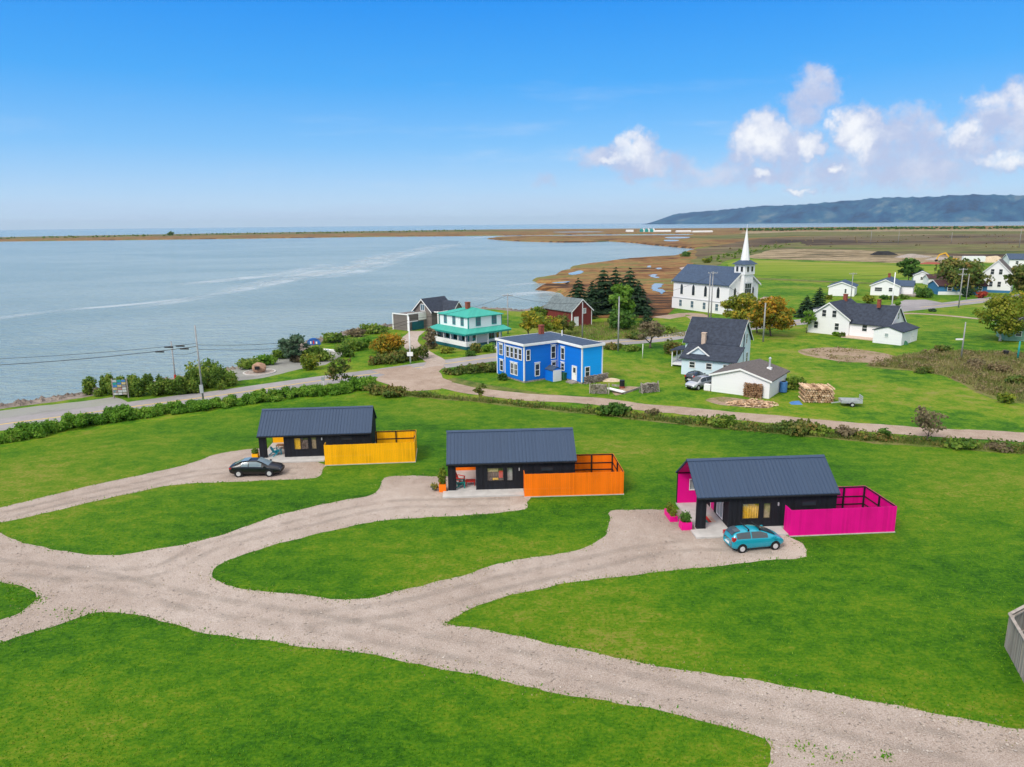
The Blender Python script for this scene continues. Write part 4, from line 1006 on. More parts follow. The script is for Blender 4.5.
window(bl, SA, 5.4, 4.05, .72, 1.75, bars=(1, 2), head=.15); window(bl, SA, 5.5, 2.0, .7, 1.0, bars=(1, 2), head=.12)
window(bl, SC, 1.2, 3.9, .72, 1.65, bars=(1, 2), head=.12); window(bl, SC, 1.2, 1.9, .7, 1.0, bars=(1, 2), head=.1)
window(bl, SE, 1.0, 1.75, .75, 1.35, bars=(1, 2))
door(bl, SC, 4.0, .95, 2.1, .3, glass_='pane_dark')
obj('doorstep', MB().box(3.3, 4.8, 5.2, 6.28, -.05, .2), 'stone', bl)
chimney(bl, -4.4, 6.4, 5.9, 7.5, .65)
obj('vent_pipe', MB().tube((-1.2, 8.0, 5.8), (-1.2, 8.0, 7.0), .09, .09, 8), 'white_trim', bl)
sh = obj('entry_shed', gable_mb(0.0, 1.9, 3.9, 5.5, 1.7, 2.1, 'x', -.02), 'blue_clap', bl)
obj('roof', roof_mb(.05, 1.9, 3.9, 5.5, 1.72, 2.15, 'x', .12, .04, .07), 'roof_slate_blue', sh)
obj('door', MB().box(1.9, 1.93, 3.92, 5.48, 0, 1.72), 'white_trim', sh)

# ------------------------------------------------------------------ house with teal roofs
th = thing('teal_roof_house', 'white house with two teal roofs and a porch wrapped around it', 'house', (-8.2, 134.2, 0), R(-50))
L_, W_ = 9.5, 8.2
obj('foundation', MB().box(-L_, 0, 0, W_, -.1, .5), 'stone', th)
obj('wall', MB().box(-L_, -.001, .001, W_, .5, 5.8), 'white_clap', th)
obj('roof', hip_mb(-L_, 0, 0, W_, 5.7, 7.1, .35, .14), 'roof_teal', th)
for q in ((-.16, .03, -.03, .16), (-L_ - .03, -L_ + .12, -.03, .12), (-.12, .03, W_ - .12, W_ + .03)): obj('corner_board', MB().box(*q, .5, 5.7), 'teal_paint', th)
pd = 2.2
obj('porch_floor', MB().box(-L_ - .5, pd, -pd, -.01, .05, .62).box(.01, pd, -.01, W_, .05, .62), 'teal_dark', th)
pr = MB(); ze, zi = 3.1, 3.6
A0 = [(-L_ - .7, -pd - .35, ze), (pd + .35, -pd - .35, ze), (pd + .35, W_ + .4, ze), (.0, W_ + .4, zi), (.0, .0, zi), (-L_ - .7, .0, zi)]
pr.v = A0 + [(p[0], p[1], p[2] - .16) for p in A0]
pr.f = [(0, 1, 4, 5), (1, 2, 3, 4), (11, 10, 7, 6), (10, 9, 8, 7), (0, 6, 7, 1), (1, 7, 8, 2), (2, 8, 9, 3), (5, 11, 6, 0), (3, 9, 10, 4), (4, 10, 11, 5)]
obj('porch_roof', pr, 'roof_teal', th)
obj('eave_trim', MB().box(-L_ - .65, pd + .3, -pd - .31, -pd - .2, 2.73, 2.92).box(pd + .19, pd + .3, -pd - .2, W_ + .35, 2.73, 2.92), 'teal_paint', th)
for i in range(6): obj('porch_post', MB().box(-L_ - .4 + i * 2.35 - .07, -L_ - .4 + i * 2.35 + .07, -pd + .05, -pd + .19, .62, 2.92), 'white_trim', th)
for i in range(1, 4): obj('porch_post', MB().box(pd - .19, pd - .05, i * 2.8 - 2.6, i * 2.8 - 2.46, .62, 2.92), 'white_trim', th)
obj('porch_wall', MB().box(-L_ - .4, pd - .06, -pd + .09, -pd + .15, .62, 1.55).box(pd - .15, pd - .09, -pd + .2, .2, .62, 1.55), 'white_clap', th)
obj('lean_to', MB().box(-L_ - .45, -L_ - .01, -pd + .3, W_ * .6, 0, 3.2), 'white_clap', th)
SF = side(-L_, 0, 0, W_, 'front'); SR = side(-L_, 0, 0, W_, 'right')
for q in (2.0, 4.9, 7.6): window(th, SF, q, 4.8, .8, 1.4, 'teal_paint', 'pane_blue', (1, 2))
for q in (2.4, 6.3): window(th, SR, q, 4.8, 1.0, 1.5, 'teal_paint', 'pane_blue', (1, 2))
for q in (2.6, 5.2, 8.0): window(th, SF, q, 1.95, .9, 1.4, 'teal_paint', 'pane_dark', (1, 2))
door(th, SR, 1.4, .95, 2.05, .62, 'teal_paint', 'white_trim', 'pane_dark'); window(th, SR, 5.6, 1.9, 1.2, 1.3, 'teal_paint', 'pane_dark', (2, 1))
obj('steps', MB().box(pd, pd + 1.0, 2.2, 4.0, -.02, .42).box(pd + 1.0, pd + 2.4, 2.0, 4.2, -.02, .12), 'concrete', th)
chimney(th, -4.6, 3.4, 6.5, 8.0, .75, 'brick')

# ------------------------------------------------------------------ grey shingled house by the water
C0 = G(408.5, 331)
gh = thing('shingle_house', 'grey shingled house with a charcoal roof and white framed deck by the water', 'house', (*C0, 0), R(-38))
obj('wall', gable_mb(-3.6, 1.9, 5.5, 12.5, 4.0, 6.5, 'y'), 'shingle_grey', gh)
obj('roof', roof_mb(-3.6, 1.9, 5.5, 12.5, 4.0, 6.5, 'y', .4, .4, .18), 'roof_shingle', gh)
rake_trim(gh, -3.6, 1.9, 5.5, 12.5, 4.0, 6.5, 'y', .4, .4)
SG = side(-3.6, 1.9, 5.5, 12.5, 'front')
window(gh, SG, 2.75, 4.7, 1.2, 1.3, 'white_trim', 'pane_blue', (2, 1))
w2 = obj('wing', gable_mb(1.9, 5.0, 9.0, 13.0, 3.6, 5.8, 'x'), 'shingle_grey', gh)
obj('roof', roof_mb(.8, 5.0, 9.0, 13.0, 3.6, 5.8, 'x', .35, .3, .18), 'roof_shingle', w2)
rake_trim(w2, 1.9, 5.0, 9.0, 13.0, 3.6, 5.8, 'x', .35, .3, ends=(1,))
obj('flat_block', MB().box(-4.8, 0, .0, 5.45, 0, 3.5), 'shingle_grey', gh)
obj('deck_wall', MB().box(0.01, .2, 3.0, 12, .0, 3.2), 'shingle_grey', gh)
fb = MB()
for q in ((-4.8, 0), (0, 0), (0.1, 6), (0.1, 11), (3.5, 6), (3.5, 11)): fb.box(q[0] - .14, q[0] + .14, q[1] - .14, q[1] + .14, 0, 4.0 if q[1] else 3.5)
fb.box(-4.9, .14, -.16, .02, 3.51, 3.74); fb.box(-.14, .14, .03, 11.1, 3.62, 3.86); fb.box(.15, 3.6, 5.9, 6.1, 3.7, 3.9); fb.box(3.4, 3.6, 6.1, 11, 3.7, 3.9); fb.box(-.1, .1, .2, 11, 1.9, 2.08)
obj('deck_frame', fb, 'white_trim', gh)
obj('deck_screen', MB().box(.22, .27, 3.0, 9, 2.1, 3.6), 'canvas_white', gh)
obj('door', MB().box(.2, .26, 1.0, 4.6, .1, 1.9), 'teal_dark', gh)

# ------------------------------------------------------------------ red barn
bn = thing('barn', 'dark red board barn with a grey green roof beside the spruces', 'barn', (13.72, 160.64, 0), R(33.8))
obj('wall', gable_mb(0, 5.9, 0, 10.3, 3.6, 6.05, 'y', -.1), 'red_board', bn)
obj('roof', roof_mb(0, 5.9, 0, 10.3, 3.6, 6.05, 'y', .35, .3, .15), 'roof_greygreen', bn)
rake_trim(bn, 0, 5.9, 0, 10.3, 3.6, 6.05, 'y', .35, .3, w=.25)
corner_trim(bn, 0, 5.9, 0, 10.3, -.05, 3.55)
SB = side(0, 5.9, 0, 10.3, 'front')
window(bn, SB, 3.7, 3.4, .7, 1.0, pane='pane_pale'); door(bn, SB, 1.3, 1.1, 2.1, 0, 'white_trim')
obj('barn_door', oriented(MB(), side(0, 5.9, 0, 10.3, 'left'), 4, 6.6, 0, 2.6, -.01, .06), 'red_board', bn)

# ------------------------------------------------------------------ pale blue white house with ell, and the garage
wh = thing('ell_house', 'pale blue gabled house with dark shingle roof and small chimney behind the white garage', 'house', (27.74, 111.96, 0), R(-33))
L_, W_, he_, hr_ = 8.3, 7.2, 4.6, 7.85
obj('wall', gable_mb(0, L_, 0, W_, he_, hr_, 'x', -.1), 'paleblue_clap', wh)
obj('roof', roof_mb(0, L_, 0, W_, he_, hr_, 'x', .35, .35, .18), 'roof_shingle', wh)
rake_trim(wh, 0, L_, 0, W_, he_, hr_, 'x', .35, .35)
el = obj('ell', MB().prism([(.95, -4.2, -.1), (.95, -4.2, 2.6), (.95, -.01, 4.25), (.95, -.01, -.1)], (8.2, 0, 0)), 'paleblue_clap', wh)
obj('roof', MB().prism([(.65, -4.6, 2.50), (.65, -4.6, 2.66), (.65, -.36, 4.38), (.65, -.36, 4.22)], (8.8, 0, 0)), 'roof_shingle', el)
cg = obj('cross_gable', gable_mb(1.5, 5.0, -3.3, 1.0, 3.05, 4.35, 'y', 2.7), 'paleblue_clap', wh)
obj('roof', roof_mb(1.5, 5.0, -3.3, 1.0, 3.05, 4.35, 'y', .3, .25, .14), 'roof_shingle', cg)
rake_trim(cg, 1.5, 5.0, -3.3, 1.0, 3.05, 4.35, 'y', .3, .25, ends=(0,))
SW = side(.95, 9.15, -4.2, 0, 'front')
window(wh, SW, 1.7, 1.65, .8, .85, 'white_trim', 'pane_dark', (1, 2)); window(wh, SW, 4.3, 1.65, .8, .85, 'white_trim', 'pane_dark', (1, 2))
window(wh, SW, 6.9, 1.6, .8, .95, 'white_trim', 'pane_dark', (1, 2))
SR = side(0, L_, 0, W_, 'right')
window(wh, SR, 4.6, 4.9, .55, 1.5, 'white_trim', 'pane_dark', (1, 2)); window(wh, SR, 1.9, 1.8, .8, 1.5, 'white_trim', 'pane_dark', (1, 2)); window(wh, SR, 5.3, 1.8, .8, 1.5, 'white_trim', 'pane_dark', (1, 2))
obj('drainpipe', MB().tube((L_ + .1, 2.9, .1), (L_ + .1, 2.9, 6.6), .07, .07, 6), 'dark_metal', wh)
chimney(wh, 3.0, -.2, 4.1, 6.0, .62, 'tan_brick')
obj('porch_floor', MB().box(-2.6, -.02, 1.0, 5.6, .3, .55), 'white_trim', wh)
obj('porch_roof', MB().prism([(-2.9, .8, 2.55), (-2.9, .8, 2.7), (-.01, .8, 3.1), (-.01, .8, 2.95)], (0, 5.0, 0)), 'roof_shingle', wh)
for q in (1.1, 3.3, 5.5): obj('porch_post', MB().box(-2.6, -2.46, q - .07, q + .07, -.02, 2.6), 'white_trim', wh)
rb = MB().box(-2.57, -2.50, 1.2, 5.4, 1.35, 1.42).box(-2.57, -2.50, 1.2, 5.4, .75, .8)
for i in range(22): rb.box(-2.555, -2.515, 1.25 + i * .19, 1.29 + i * .19, .56, 1.35)
obj('porch_railing', rb, 'white_trim', wh)

ga = thing('garage', 'plain white garage with a low grey brown roof and firewood against it', 'garage', (27.67, 96.19, 0), R(-36.1))
obj('wall', gable_mb(0, 7.9, 0, 7.9, 2.42, 3.6, 'y', -.1), 'white_clap', ga)
obj('roof', roof_mb(0, 7.9, 0, 7.9, 2.42, 3.6, 'y', .35, .25, .14), 'roof_brown', ga)
rake_trim(ga, 0, 7.9, 0, 7.9, 2.42, 3.6, 'y', .35, .25, w=.2)
obj('stove_pipe', MB().tube((6.3, 5.0, 2.9), (6.3, 5.0, 4.5), .14, .14, 8).tube((6.3, 5.0, 4.5), (6.3, 5.0, 4.7), .22, .05, 8), 'grey_metal', ga)
obj('roof_flashing', MB().box(6.0, 6.6, 4.7, 5.3, 2.9, 3.25), 'white_trim', ga)

# ------------------------------------------------------------------ church
ch = thing('church', 'white wooden church with slate blue roof, belfry and pointed steeple', 'church', (44.65, 196.1, 0), R(-60))
L_, W_, he_, hr_ = 20.0, 10.4, 7.6, 11.5
obj('wall', gable_mb(0, L_, 0, W_, he_, hr_, 'x', 2.9), 'white_clap', ch)
obj('basement', MB().box(-.25, L_ + .2, -.2, W_ + .2, -.3, 2.85), 'white_clap', ch)
obj('belt_course', MB().box(-.3, L_ + .26, -.26, W_ + .26, 2.85, 3.02), 'grey_metal', ch)
obj('roof', roof_mb(0, L_, 0, W_, he_, hr_, 'x', .5, .45, .2), 'roof_slate_blue', ch)
rake_trim(ch, 0, L_, 0, W_, he_, hr_, 'x', .5, .45, w=.4)
corner_trim(ch, 0, L_, 0, W_, 3.0, he_ - .05, w=.3)
SF = side(0, L_, 0, W_, 'front')
def lancet(root, S_, uc, z0, w, h):
    o, u, n = (Vector(q) for q in S_)
    def shape(w_, zb, hh, d): return [o + u * (uc + a * w_ / 2) + n * d + Vector((0, 0, zb + b_ * hh)) for a, b_ in ((-1, 0), (1, 0), (1, .68), (.72, .85), (0, 1), (-.72, .85), (-1, .68))]
    mb = MB().prism(shape(w + .35, z0 - .15, h + .35, -.02), n * .07); f = obj('window', mb, 'white_trim', root)
    mb = MB().prism(shape(w, z0, h, .045), n * .025); obj('pane', mb, 'pane_dark', f)
for i in range(4): lancet(ch, SF, 3.2 + i * 4.4, 4.0, .95, 2.9)
for i in range(4): window(ch, side(-.25, L_ + .2, -.2, W_ + .2, 'front'), 3.4 + i * 4.4, 1.6, 1.0, 1.7, 'white_trim', 'pane_blue', (1, 2))
SR = side(0, L_, 0, W_, 'right')
lancet(ch, SR, 2.0, 4.4, .8, 2.4); lancet(ch, SR, 8.4, 4.4, .8, 2.4)
c_ = W_ / 2; tw = 1.75
tz = obj('tower', MB().box(L_ - 1.6, L_ + 1.3, c_ - tw + .15, c_ + tw - .15, -.1, 10.0), 'white_clap', ch)
obj('belfry_opening', MB().box(L_ + 1.3, L_ + 1.33, c_ - 1.1, c_ + 1.1, 5.3, 7.7), 'pane_dark', tz)
gm = MB()
for i in range(4): gm.box(L_ + 1.33, L_ + 1.37, c_ - 1.1 + i * .733 - .03, c_ - 1.1 + i * .733 + .03, 5.3, 7.7)
gm.box(L_ + 1.33, L_ + 1.366, c_ - 1.07, c_ + 1.07, 6.45, 6.55); gm.box(L_ + 1.33, L_ + 1.40, c_ - 1.3, c_ + 1.3, 7.7, 7.9)
obj('opening_grille', gm, 'grey_metal', tz)
obj('tower_panel', MB().box(L_ + 1.3, L_ + 1.35, c_ - .7, c_ + .7, 8.1, 9.4), 'white_trim', tz)
door(tz, ((L_ + 1.3, c_ - tw, 0), (0, 1, 0), (1, 0, 0)), tw, 1.6, 2.4, .3, 'teal_dark')
xb = L_ - .15
be = obj('belfry', MB().box(xb - tw, xb + tw, c_ - tw, c_ + tw, 10.0, 12.6), 'white_clap', ch)
for S_ in (side(xb - tw, xb + tw, c_ - tw, c_ + tw, k) for k in ('front', 'right', 'back', 'left')):
    for q in (-.75, .75): window(be, S_, tw + q, 11.35, .75, 1.3, 'white_trim', 'pane_dark', (1, 1), .08)
br = MB(); q = tw + .55
br.v = [(xb - q, c_ - q, 12.5), (xb + q, c_ - q, 12.5), (xb + q, c_ + q, 12.5), (xb - q, c_ + q, 12.5)] + [(xb + a * 1.0, c_ + b_ * 1.0, 13.5) for a, b_ in ((-1, -1), (1, -1), (1, 1), (-1, 1))]
br.f = [(3, 2, 1, 0), (4, 5, 6, 7), (0, 1, 5, 4), (1, 2, 6, 5), (2, 3, 7, 6), (3, 0, 4, 7)]
obj('belfry_roof', br, 'roof_slate_blue', be)
obj('spire', MB().tube((xb, c_, 13.4), (xb, c_, 21.4), 1.12, .05, 8), 'white_trim', ch)
obj('finial', MB().tube((xb, c_, 21.4), (xb, c_, 22.3), .05, .03, 6), 'white_trim', ch)
rb = MB()
for i in range(7): rb.box(L_ + 1.6 + i * 1.1, L_ + 1.68 + i * 1.1, W_ + .6, W_ + .68, -.05, 1.0)
rb.box(L_ + 1.6, L_ + 8.3, W_ + .61, W_ + .67, .85, .95)
tag(obj('picket_rail', rb, 'white_trim'), 'low white railing beside the church steps', 'railing')
bpy.data.objects['picket_rail'].location = (44.65, 196.1, 0); bpy.data.objects['picket_rail'].rotation_euler = (0, 0, R(-60))

# ------------------------------------------------------------------ white farmhouse on the right
fh = thing('farmhouse', 'white farmhouse of three joined blocks with a charcoal roof and two brick chimneys', 'house', (62.7, 149.2, 0), R(-47))
obj('wall', gable_mb(0, 8.4, 0, 10.0, 3.5, 6.5, 'y', -.1), 'white_clap', fh)
obj('roof', roof_mb(0, 8.4, 0, 10.0, 3.5, 6.5, 'y', .4, .35, .18), 'roof_shingle', fh)
rake_trim(fh, 0, 8.4, 0, 10.0, 3.5, 6.5, 'y', .4, .35)
dm = obj('dormer', MB().prism([(.3, 1.2, 3.4), (.3, 1.2, 4.9), (2.9, 1.2, 5.5), (2.9, 1.2, 3.4)], (0, 5, 0)), 'white_clap', fh)
obj('roof', MB().prism([(.1, 1.0, 4.86), (.1, 1.0, 5.0), (3.0, 1.0, 5.66), (3.0, 1.0, 5.52)], (0, 5.4, 0)), 'roof_shingle', dm)
S1 = side(0, 8.4, 0, 10, 'front')
for q, z in ((3.2, 4.3), (5.3, 4.3), (1.7, 1.75), (6.0, 1.75)): window(fh, S1, q, z, .8, 1.35, 'white_trim', 'pane_dark', (1, 2))
md = obj('middle_wing', gable_mb(8.4, 16.0, .5, 8.3, 2.9, 6.2, 'x', -.1), 'white_clap', fh)
obj('roof', roof_mb(6.2, 16.0, .5, 8.3, 2.9, 6.2, 'x', .4, .3, .18), 'roof_shingle', md)
rake_trim(md, 8.4, 16.0, .5, 8.3, 2.9, 6.2, 'x', .4, .3, ends=(1,))
S2 = side(8.4, 16.0, .5, 8.3, 'front')
window(md, S2, 2.9, 1.9, .9, 1.2, 'white_trim', 'pane_dark', (1, 2)); door(md, S2, 5.4, .95, 2.05, .15, glass_='pane_dark')
window(md, side(8.4, 16.0, .5, 8.3, 'right'), 4.0, 4.4, .6, 1.2, 'white_trim', 'pane_dark', (1, 2))
obj('patio', MB().box(8.0, 14.6, -2.4, .48, -.05, .15), 'tan_brick', md)
lw = obj('low_wing', gable_mb(14.9, 20.0, -4.6, 3.8, 2.5, 3.3, 'y', -.1), 'white_clap', fh)
obj('roof', roof_mb(14.9, 20.0, -4.6, 3.8, 2.5, 3.3, 'y', .25, .2, .14), 'roof_shingle', lw)
window(lw, side(14.9, 20.0, -4.6, 3.8, 'front'), 2.4, 1.7, .6, .6, 'white_trim', 'pane_pale')
door(lw, side(14.9, 20.0, -4.6, 3.8, 'right'), 5.5, 1.0, 2.05, .05)
chimney(fh, 4.4, 7.0, 6.0, 7.7, .7); chimney(fh, 12.6, 3.2, 5.9, 7.4, .6)

# ------------------------------------------------------------------ the far houses
def cottage(px, py, ang, L, W, he, hr, ridge, wall, roof, name, label, cat='house', wins=(), trim=True, oh=.35, off=(0, 0)):
    x, y = G(px, py)
    t = thing(name, label, cat, (x, y, 0), R(ang))
    obj('wall', gable_mb(0, L, 0, W, he, hr, ridge, -.2), wall, t)
    obj('roof', roof_mb(0, L, 0, W, he, hr, ridge, oh, oh * .8, .18), roof, t)
    if trim: rake_trim(t, 0, L, 0, W, he, hr, ridge, oh, oh * .8, w=.25)
    for (s_, u, z, w, h) in wins: window(t, side(0, L, 0, W, s_), u, z, w, h, 'white_trim', 'pane_dark', (1, 2))
    return t
t = cottage(828, 295.5, -30, 7.4, 9.2, 2.9, 4.3, 'y', 'white_clap', 'roof_slate_blue', 'detached_garage', 'small white garage with blue grey roof, left of the long white bungalow', 'garage', (('front', 4.9, 1.6, .5, 1.2),))
obj('garage_door', oriented(MB(), side(0, 7.4, 0, 9.2, 'front'), 1.0, 3.6, .0, 2.3, -.01, .05), 'white_trim', t)
t = cottage(870, 295, -33, 8.0, 14.5, 3.1, 4.9, 'y', 'white_clap', 'roof_slate_blue', 'bungalow', 'long white bungalow with blue grey roof and front gable', 'house', (('front', 2.2, 1.9, 2.0, 1.1), ('front', 5.6, 1.9, 1.0, 1.1), ('right', 2.0, 1.9, 1.0, 1.1), ('right', 7.0, 1.9, 1.6, 1.1), ('right', 11.5, 1.9, 1.0, 1.1)))
pw = obj('porch_wing', gable_mb(8.0, 11.5, 3.0, 7.5, 3.0, 4.4, 'x', -.2), 'white_clap', t)
obj('roof', roof_mb(6.0, 11.5, 3.0, 7.5, 3.0, 4.4, 'x', .3, .25, .15), 'roof_slate_blue', pw)
door(pw, side(8.0, 11.5, 3.0, 7.5, 'right'), 2.2, 1.2, 2.1, .2, 'pane_blue')
chimney(t, 4.0, 9.5, 4.6, 6.2, .7)
obj('deck', MB().box(8.1, 13.5, -.5, 2.9, .1, .5).box(11.6, 14.0, 3.0, 10, .1, .5), 'weathered_wood', t)
cottage(913, 283, -25, 5.5, 7, 3.0, 4.4, 'y', 'white_clap', 'roof_slate_blue', 'shed', 'little white shed with pale gable behind the bungalow', 'shed', (('front', 2.7, 1.8, .8, 1.0),))
cottage(928, 285, -12, 8.5, 5.5, 2.4, 3.5, 'x', 'white_clap', 'roof_red', 'shed', 'low white shed with a dark red roof near the blue cottage', 'shed')
t = cottage(938, 294.8, -8, 14.0, 8, 2.8, 4.3, 'x', 'seablue_clap', 'roof_red', 'blue_cottage', 'low sea blue cottage with white skirting beneath the broad maple', 'house', (('front', 3.2, 1.9, 1.2, 1.2), ('front', 8.0, 1.9, 1.2, 1.2), ('front', 12.0, 1.9, 1.0, 1.2)))
obj('skirting', MB().box(-.05, 9.0, -.06, -.004, -.1, 1.0), 'white_trim', t)
t = cottage(979, 292, -38, 8.2, 11, 6.0, 10.2, 'y', 'white_clap', 'roof_brown', 'tall_house', 'tall white gabled house with brown grey roof behind the red tree', 'house', (('front', 2.9, 6.6, .9, 1.6), ('front', 5.1, 6.6, .9, 1.6), ('front', 2.9, 2.7, .9, 1.6), ('front', 5.1, 2.7, .9, 1.6), ('right', 3.0, 2.6, 1.0, 1.6), ('right', 7.5, 2.6, 1.0, 1.6)))
obj('foundation', MB().box(-.05, 8.25, -.06, -.003, -.1, .8), 'seablue_clap', t)
cottage(1008, 271, -20, 13, 10, 5.2, 7.4, 'x', 'white_clap', 'roof_slate_blue', 'storehouse', 'white two storey storehouse beyond the tall gabled house', 'building', (('front', 3, 3.8, 1, 1.3), ('front', 7, 3.8, 1, 1.3), ('front', 3, 1.6, 1, 1.3)))
t = cottage(1004, 340.5, -22, 9, 6.5, 2.5, 4.2, 'x', 'green_clap', 'roof_shingle', 'green_shed', 'pale green shed with a dark roof at the right edge of the village', 'shed', (('front', 2.2, 1.4, .9, .8),))
# harbour sheds by the far shore
for i, (px, py, w, h, d, wall, roof, lab) in enumerate(((630, 231.9, 18, 3.6, 14, 'white_trim', 'white_trim', 'white boathouse at the left end of the distant harbour sheds'), (663, 231.9, 40, 2.6, 14, 'white_trim', 'canvas_white', 'long white warehouse right of the teal striped canopies'),
        (684, 232.2, 34, 2.4, 14, 'canvas_white', 'white_trim', 'middle one of the long white distant warehouses'), (703, 232.3, 44, 2.0, 16, 'canvas_white', 'canvas_white', 'long low cream warehouse right of the other far sheds'))):
    x, y = G(px, py)
    t = thing('warehouse', lab, 'warehouse', (x - w / 2, y, 0))
    obj('wall', gable_mb(0, w, 0, d, h, h + 1.2, 'x'), wall, t); obj('roof', roof_mb(0, w, 0, d, h, h + 1.2, 'x', .4, .4, .3), roof, t)
for i, (px, lab) in enumerate(((643, 'leftmost teal and white striped canopy on the far shore'), (648, 'second teal and white striped canopy from the left'), (653, 'rightmost teal and white striped canopy on the far shore'))):
    x, y = G(px, 232)
    t = thing('canopy', lab, 'canopy', (x - 6, y, 0), 0, 'striped canopies at the far harbour')
    obj('teal_half', MB().prism([(0, 0, 0), (0, 0, 5.5), (3.5, 0, 8.5), (6.8, 0, 5.5), (6.8, 0, 0)], (0, 14, 0)), 'teal_paint', t)
    obj('white_half', MB().prism([(6.8, 0, 0), (6.8, 0, 6.5), (8.5, 0, 8.2), (10.5, 0, 5.5), (10.5, 0, 0)], (0, 14, 0)), 'white_trim', t)
# ------------------------------------------------------------------ cars
def car(name, label, loc, rot, stations, wheel_x, paint_, wr=.33, gl='car_glass', glass_i=(3, 6), shield=(5, 7), rear=(2, 4), cat='car', racks=False, hatch=False):
    t = thing(name, label, cat, (*loc, 0), rot)
    def ring(s):
        x, zb, zl, zt, wb, wt = s
        h = [(0, zb), (wb * .82, zb), (wb * .97, zb + .10), (wb, zb + (zl - zb) * .45), (wb * .985, zl - .06), (wb * .95, zl), ((wb * .95 + wt) / 2 + .01, (zl + zt) / 2), (wt, zt - .045), (wt * .86, zt - .005), (0, zt + .015)]
        return [(x, y, z) for y, z in h] + [(x, -y, z) for y, z in h[-2:0:-1]]
    rings = [ring(s) for s in stations]; k = len(rings[0]); mb = MB()
    for r in rings: mb.v += r
    for i in range(len(rings) - 1):
        for j in range(k):
            q = (j + 1) % k; mb.f.append((i * k + j, i * k + q, (i + 1) * k + q, (i + 1) * k + j))
    mb.f.append(tuple(range(k))); mb.f.append(tuple(range(len(rings) * k - 1, (len(rings) - 1) * k - 1, -1)))
    b_ = obj('body', mb, paint_, t, True); sb = b_.modifiers.new('smooth', 'SUBSURF'); sb.levels = sb.render_levels = 1
    def pt(i, j, o=.012, f=0.0):
        p = Vector(rings[i][j]); 
        if f: p = p.lerp(Vector(rings[i + (1 if f > 0 else -1)][j]), abs(f))
        return p + Vector((0, o if p.y > 0 else -o, o * .4))
    for sg in (1, -1):
        for a, c in ((glass_i[0], (glass_i[0] + glass_i[1]) // 2), ((glass_i[0] + glass_i[1]) // 2, glass_i[1])):
            mbw = MB()
            for i in range(a, c):
                lo = [5, 7]; idx = [(q if sg > 0 else (k - q)) for q in lo]; mid = 6 if sg > 0 else k - 6
                A, B_, C_, D_ = pt(i, idx[0]), pt(i + 1, idx[0]), pt(i + 1, idx[1]), pt(i, idx[1]); Mi, Mj = pt(i, mid), pt(i + 1, mid)
                s0 = .06 if i == a else 0; s1 = .06 if i == c - 1 else 0
                def L2(P, Q, s): return P.lerp(Q, s)
                lo_ = lambda P, M_: P.lerp(M_, .12)
                mbw.poly([L2(lo_(A, Mi), lo_(B_, Mj), s0), L2(lo_(B_, Mj), lo_(A, Mi), s1), L2(Mj, Mi, s1), L2(Mi, Mj, s0)])
                mbw.poly([L2(Mi, Mj, s0), L2(Mj, Mi, s1), L2(C_.lerp(Mj, .15), D_.lerp(Mi, .15), s1), L2(D_.lerp(Mi, .15), C_.lerp(Mj, .15), s0)])
            obj('side_window', mbw, gl, t)
    for nm, (a, c) in (('windshield', shield), ('rear_window', rear)):
        mbw = MB()
        for i in range(a, c):
            row0 = [Vector(rings[i][j]) + Vector((0, 0, .022)) for j in (8, 9, 10)]; row1 = [Vector(rings[i + 1][j]) + Vector((0, 0, .022)) for j in (8, 9, 10)]
            up = Vector((.02 if nm == 'windshield' else -.02, 0, .01))
            for q in range(2): mbw.poly([row0[q] + up, row0[q + 1] + up, row1[q + 1] + up, row1[q] + up])
        obj(nm, mbw, gl, t)
    zw = wr; W_ = max(s[4] for s in stations)
    for x in wheel_x:
        for sg in (1, -1):
            y0 = sg * (W_ - .20); y1 = sg * (W_ + .015)
            w = obj('wheel', MB().tube((x, y0, zw), (x, y1, zw), wr, wr, 18), 'tyre', t)
            rm = MB().tube((x, y1 - sg * .02, zw), (x, y1 + sg * .012, zw), wr * .66, wr * .60, 14)
            obj('rim', rm, 'rim', w)
            obj('wheel_arch', MB().tube((x, sg * (W_ - .30), zw + .03), (x, sg * (W_ + .004), zw + .03), wr * 1.16, wr * 1.16, 18), 'black_plastic', t)
    xf, xr = stations[-1][0], stations[0][0]; f2, r2 = stations[-2], stations[1]
    for sg in (1, -1):
        obj('headlight', MB().box(f2[0] - .28, f2[0] + .03, sg * f2[4] * .62 - .15, sg * f2[4] * .62 + .19 if sg > 0 else sg * f2[4] * .62 + .15, f2[2] - .14, f2[2] + .0), 'lamp_clear', t)
        zt = r2[2] + (.16 if hatch else -.02); obj('taillight', MB().box(r2[0] - .06, r2[0] + .20, sg * r2[4] * .86 - .11, sg * r2[4] * .86 + .11, zt - (.26 if hatch else .14), zt), 'lamp_red', t)
        sx = stations[shield[1]][0] - .25; obj('side_mirror', MB().box(sx - .07, sx + .09, min(sg * (W_ + .02), sg * (W_ + .17)), max(sg * (W_ + .02), sg * (W_ + .17)), stations[shield[1]][2] + .02, stations[shield[1]][2] + .17), paint_, t)
    obj('licence_plate', MB().box(xr - .03, xr + .05, -.25, .25, stations[0][1] + .12, stations[0][1] + .26), 'white_trim', t)
    obj('grille', MB().box(xf - .10, xf + .015, -.38, .38, stations[-1][1] - .02, stations[-1][1] + .12), 'black_plastic', t)
    if racks:
        for x in racks:
            z = max(s[3] for s in stations) + .10
            mb = MB().box(x - .03, x + .03, -.62, .62, z, z + .04)
            for y in (-.56, .56): mb.box(x - .05, x + .05, y - .04, y + .04, z - .12, z)
            obj('roof_bar', mb, 'black_plastic', t)
    return t
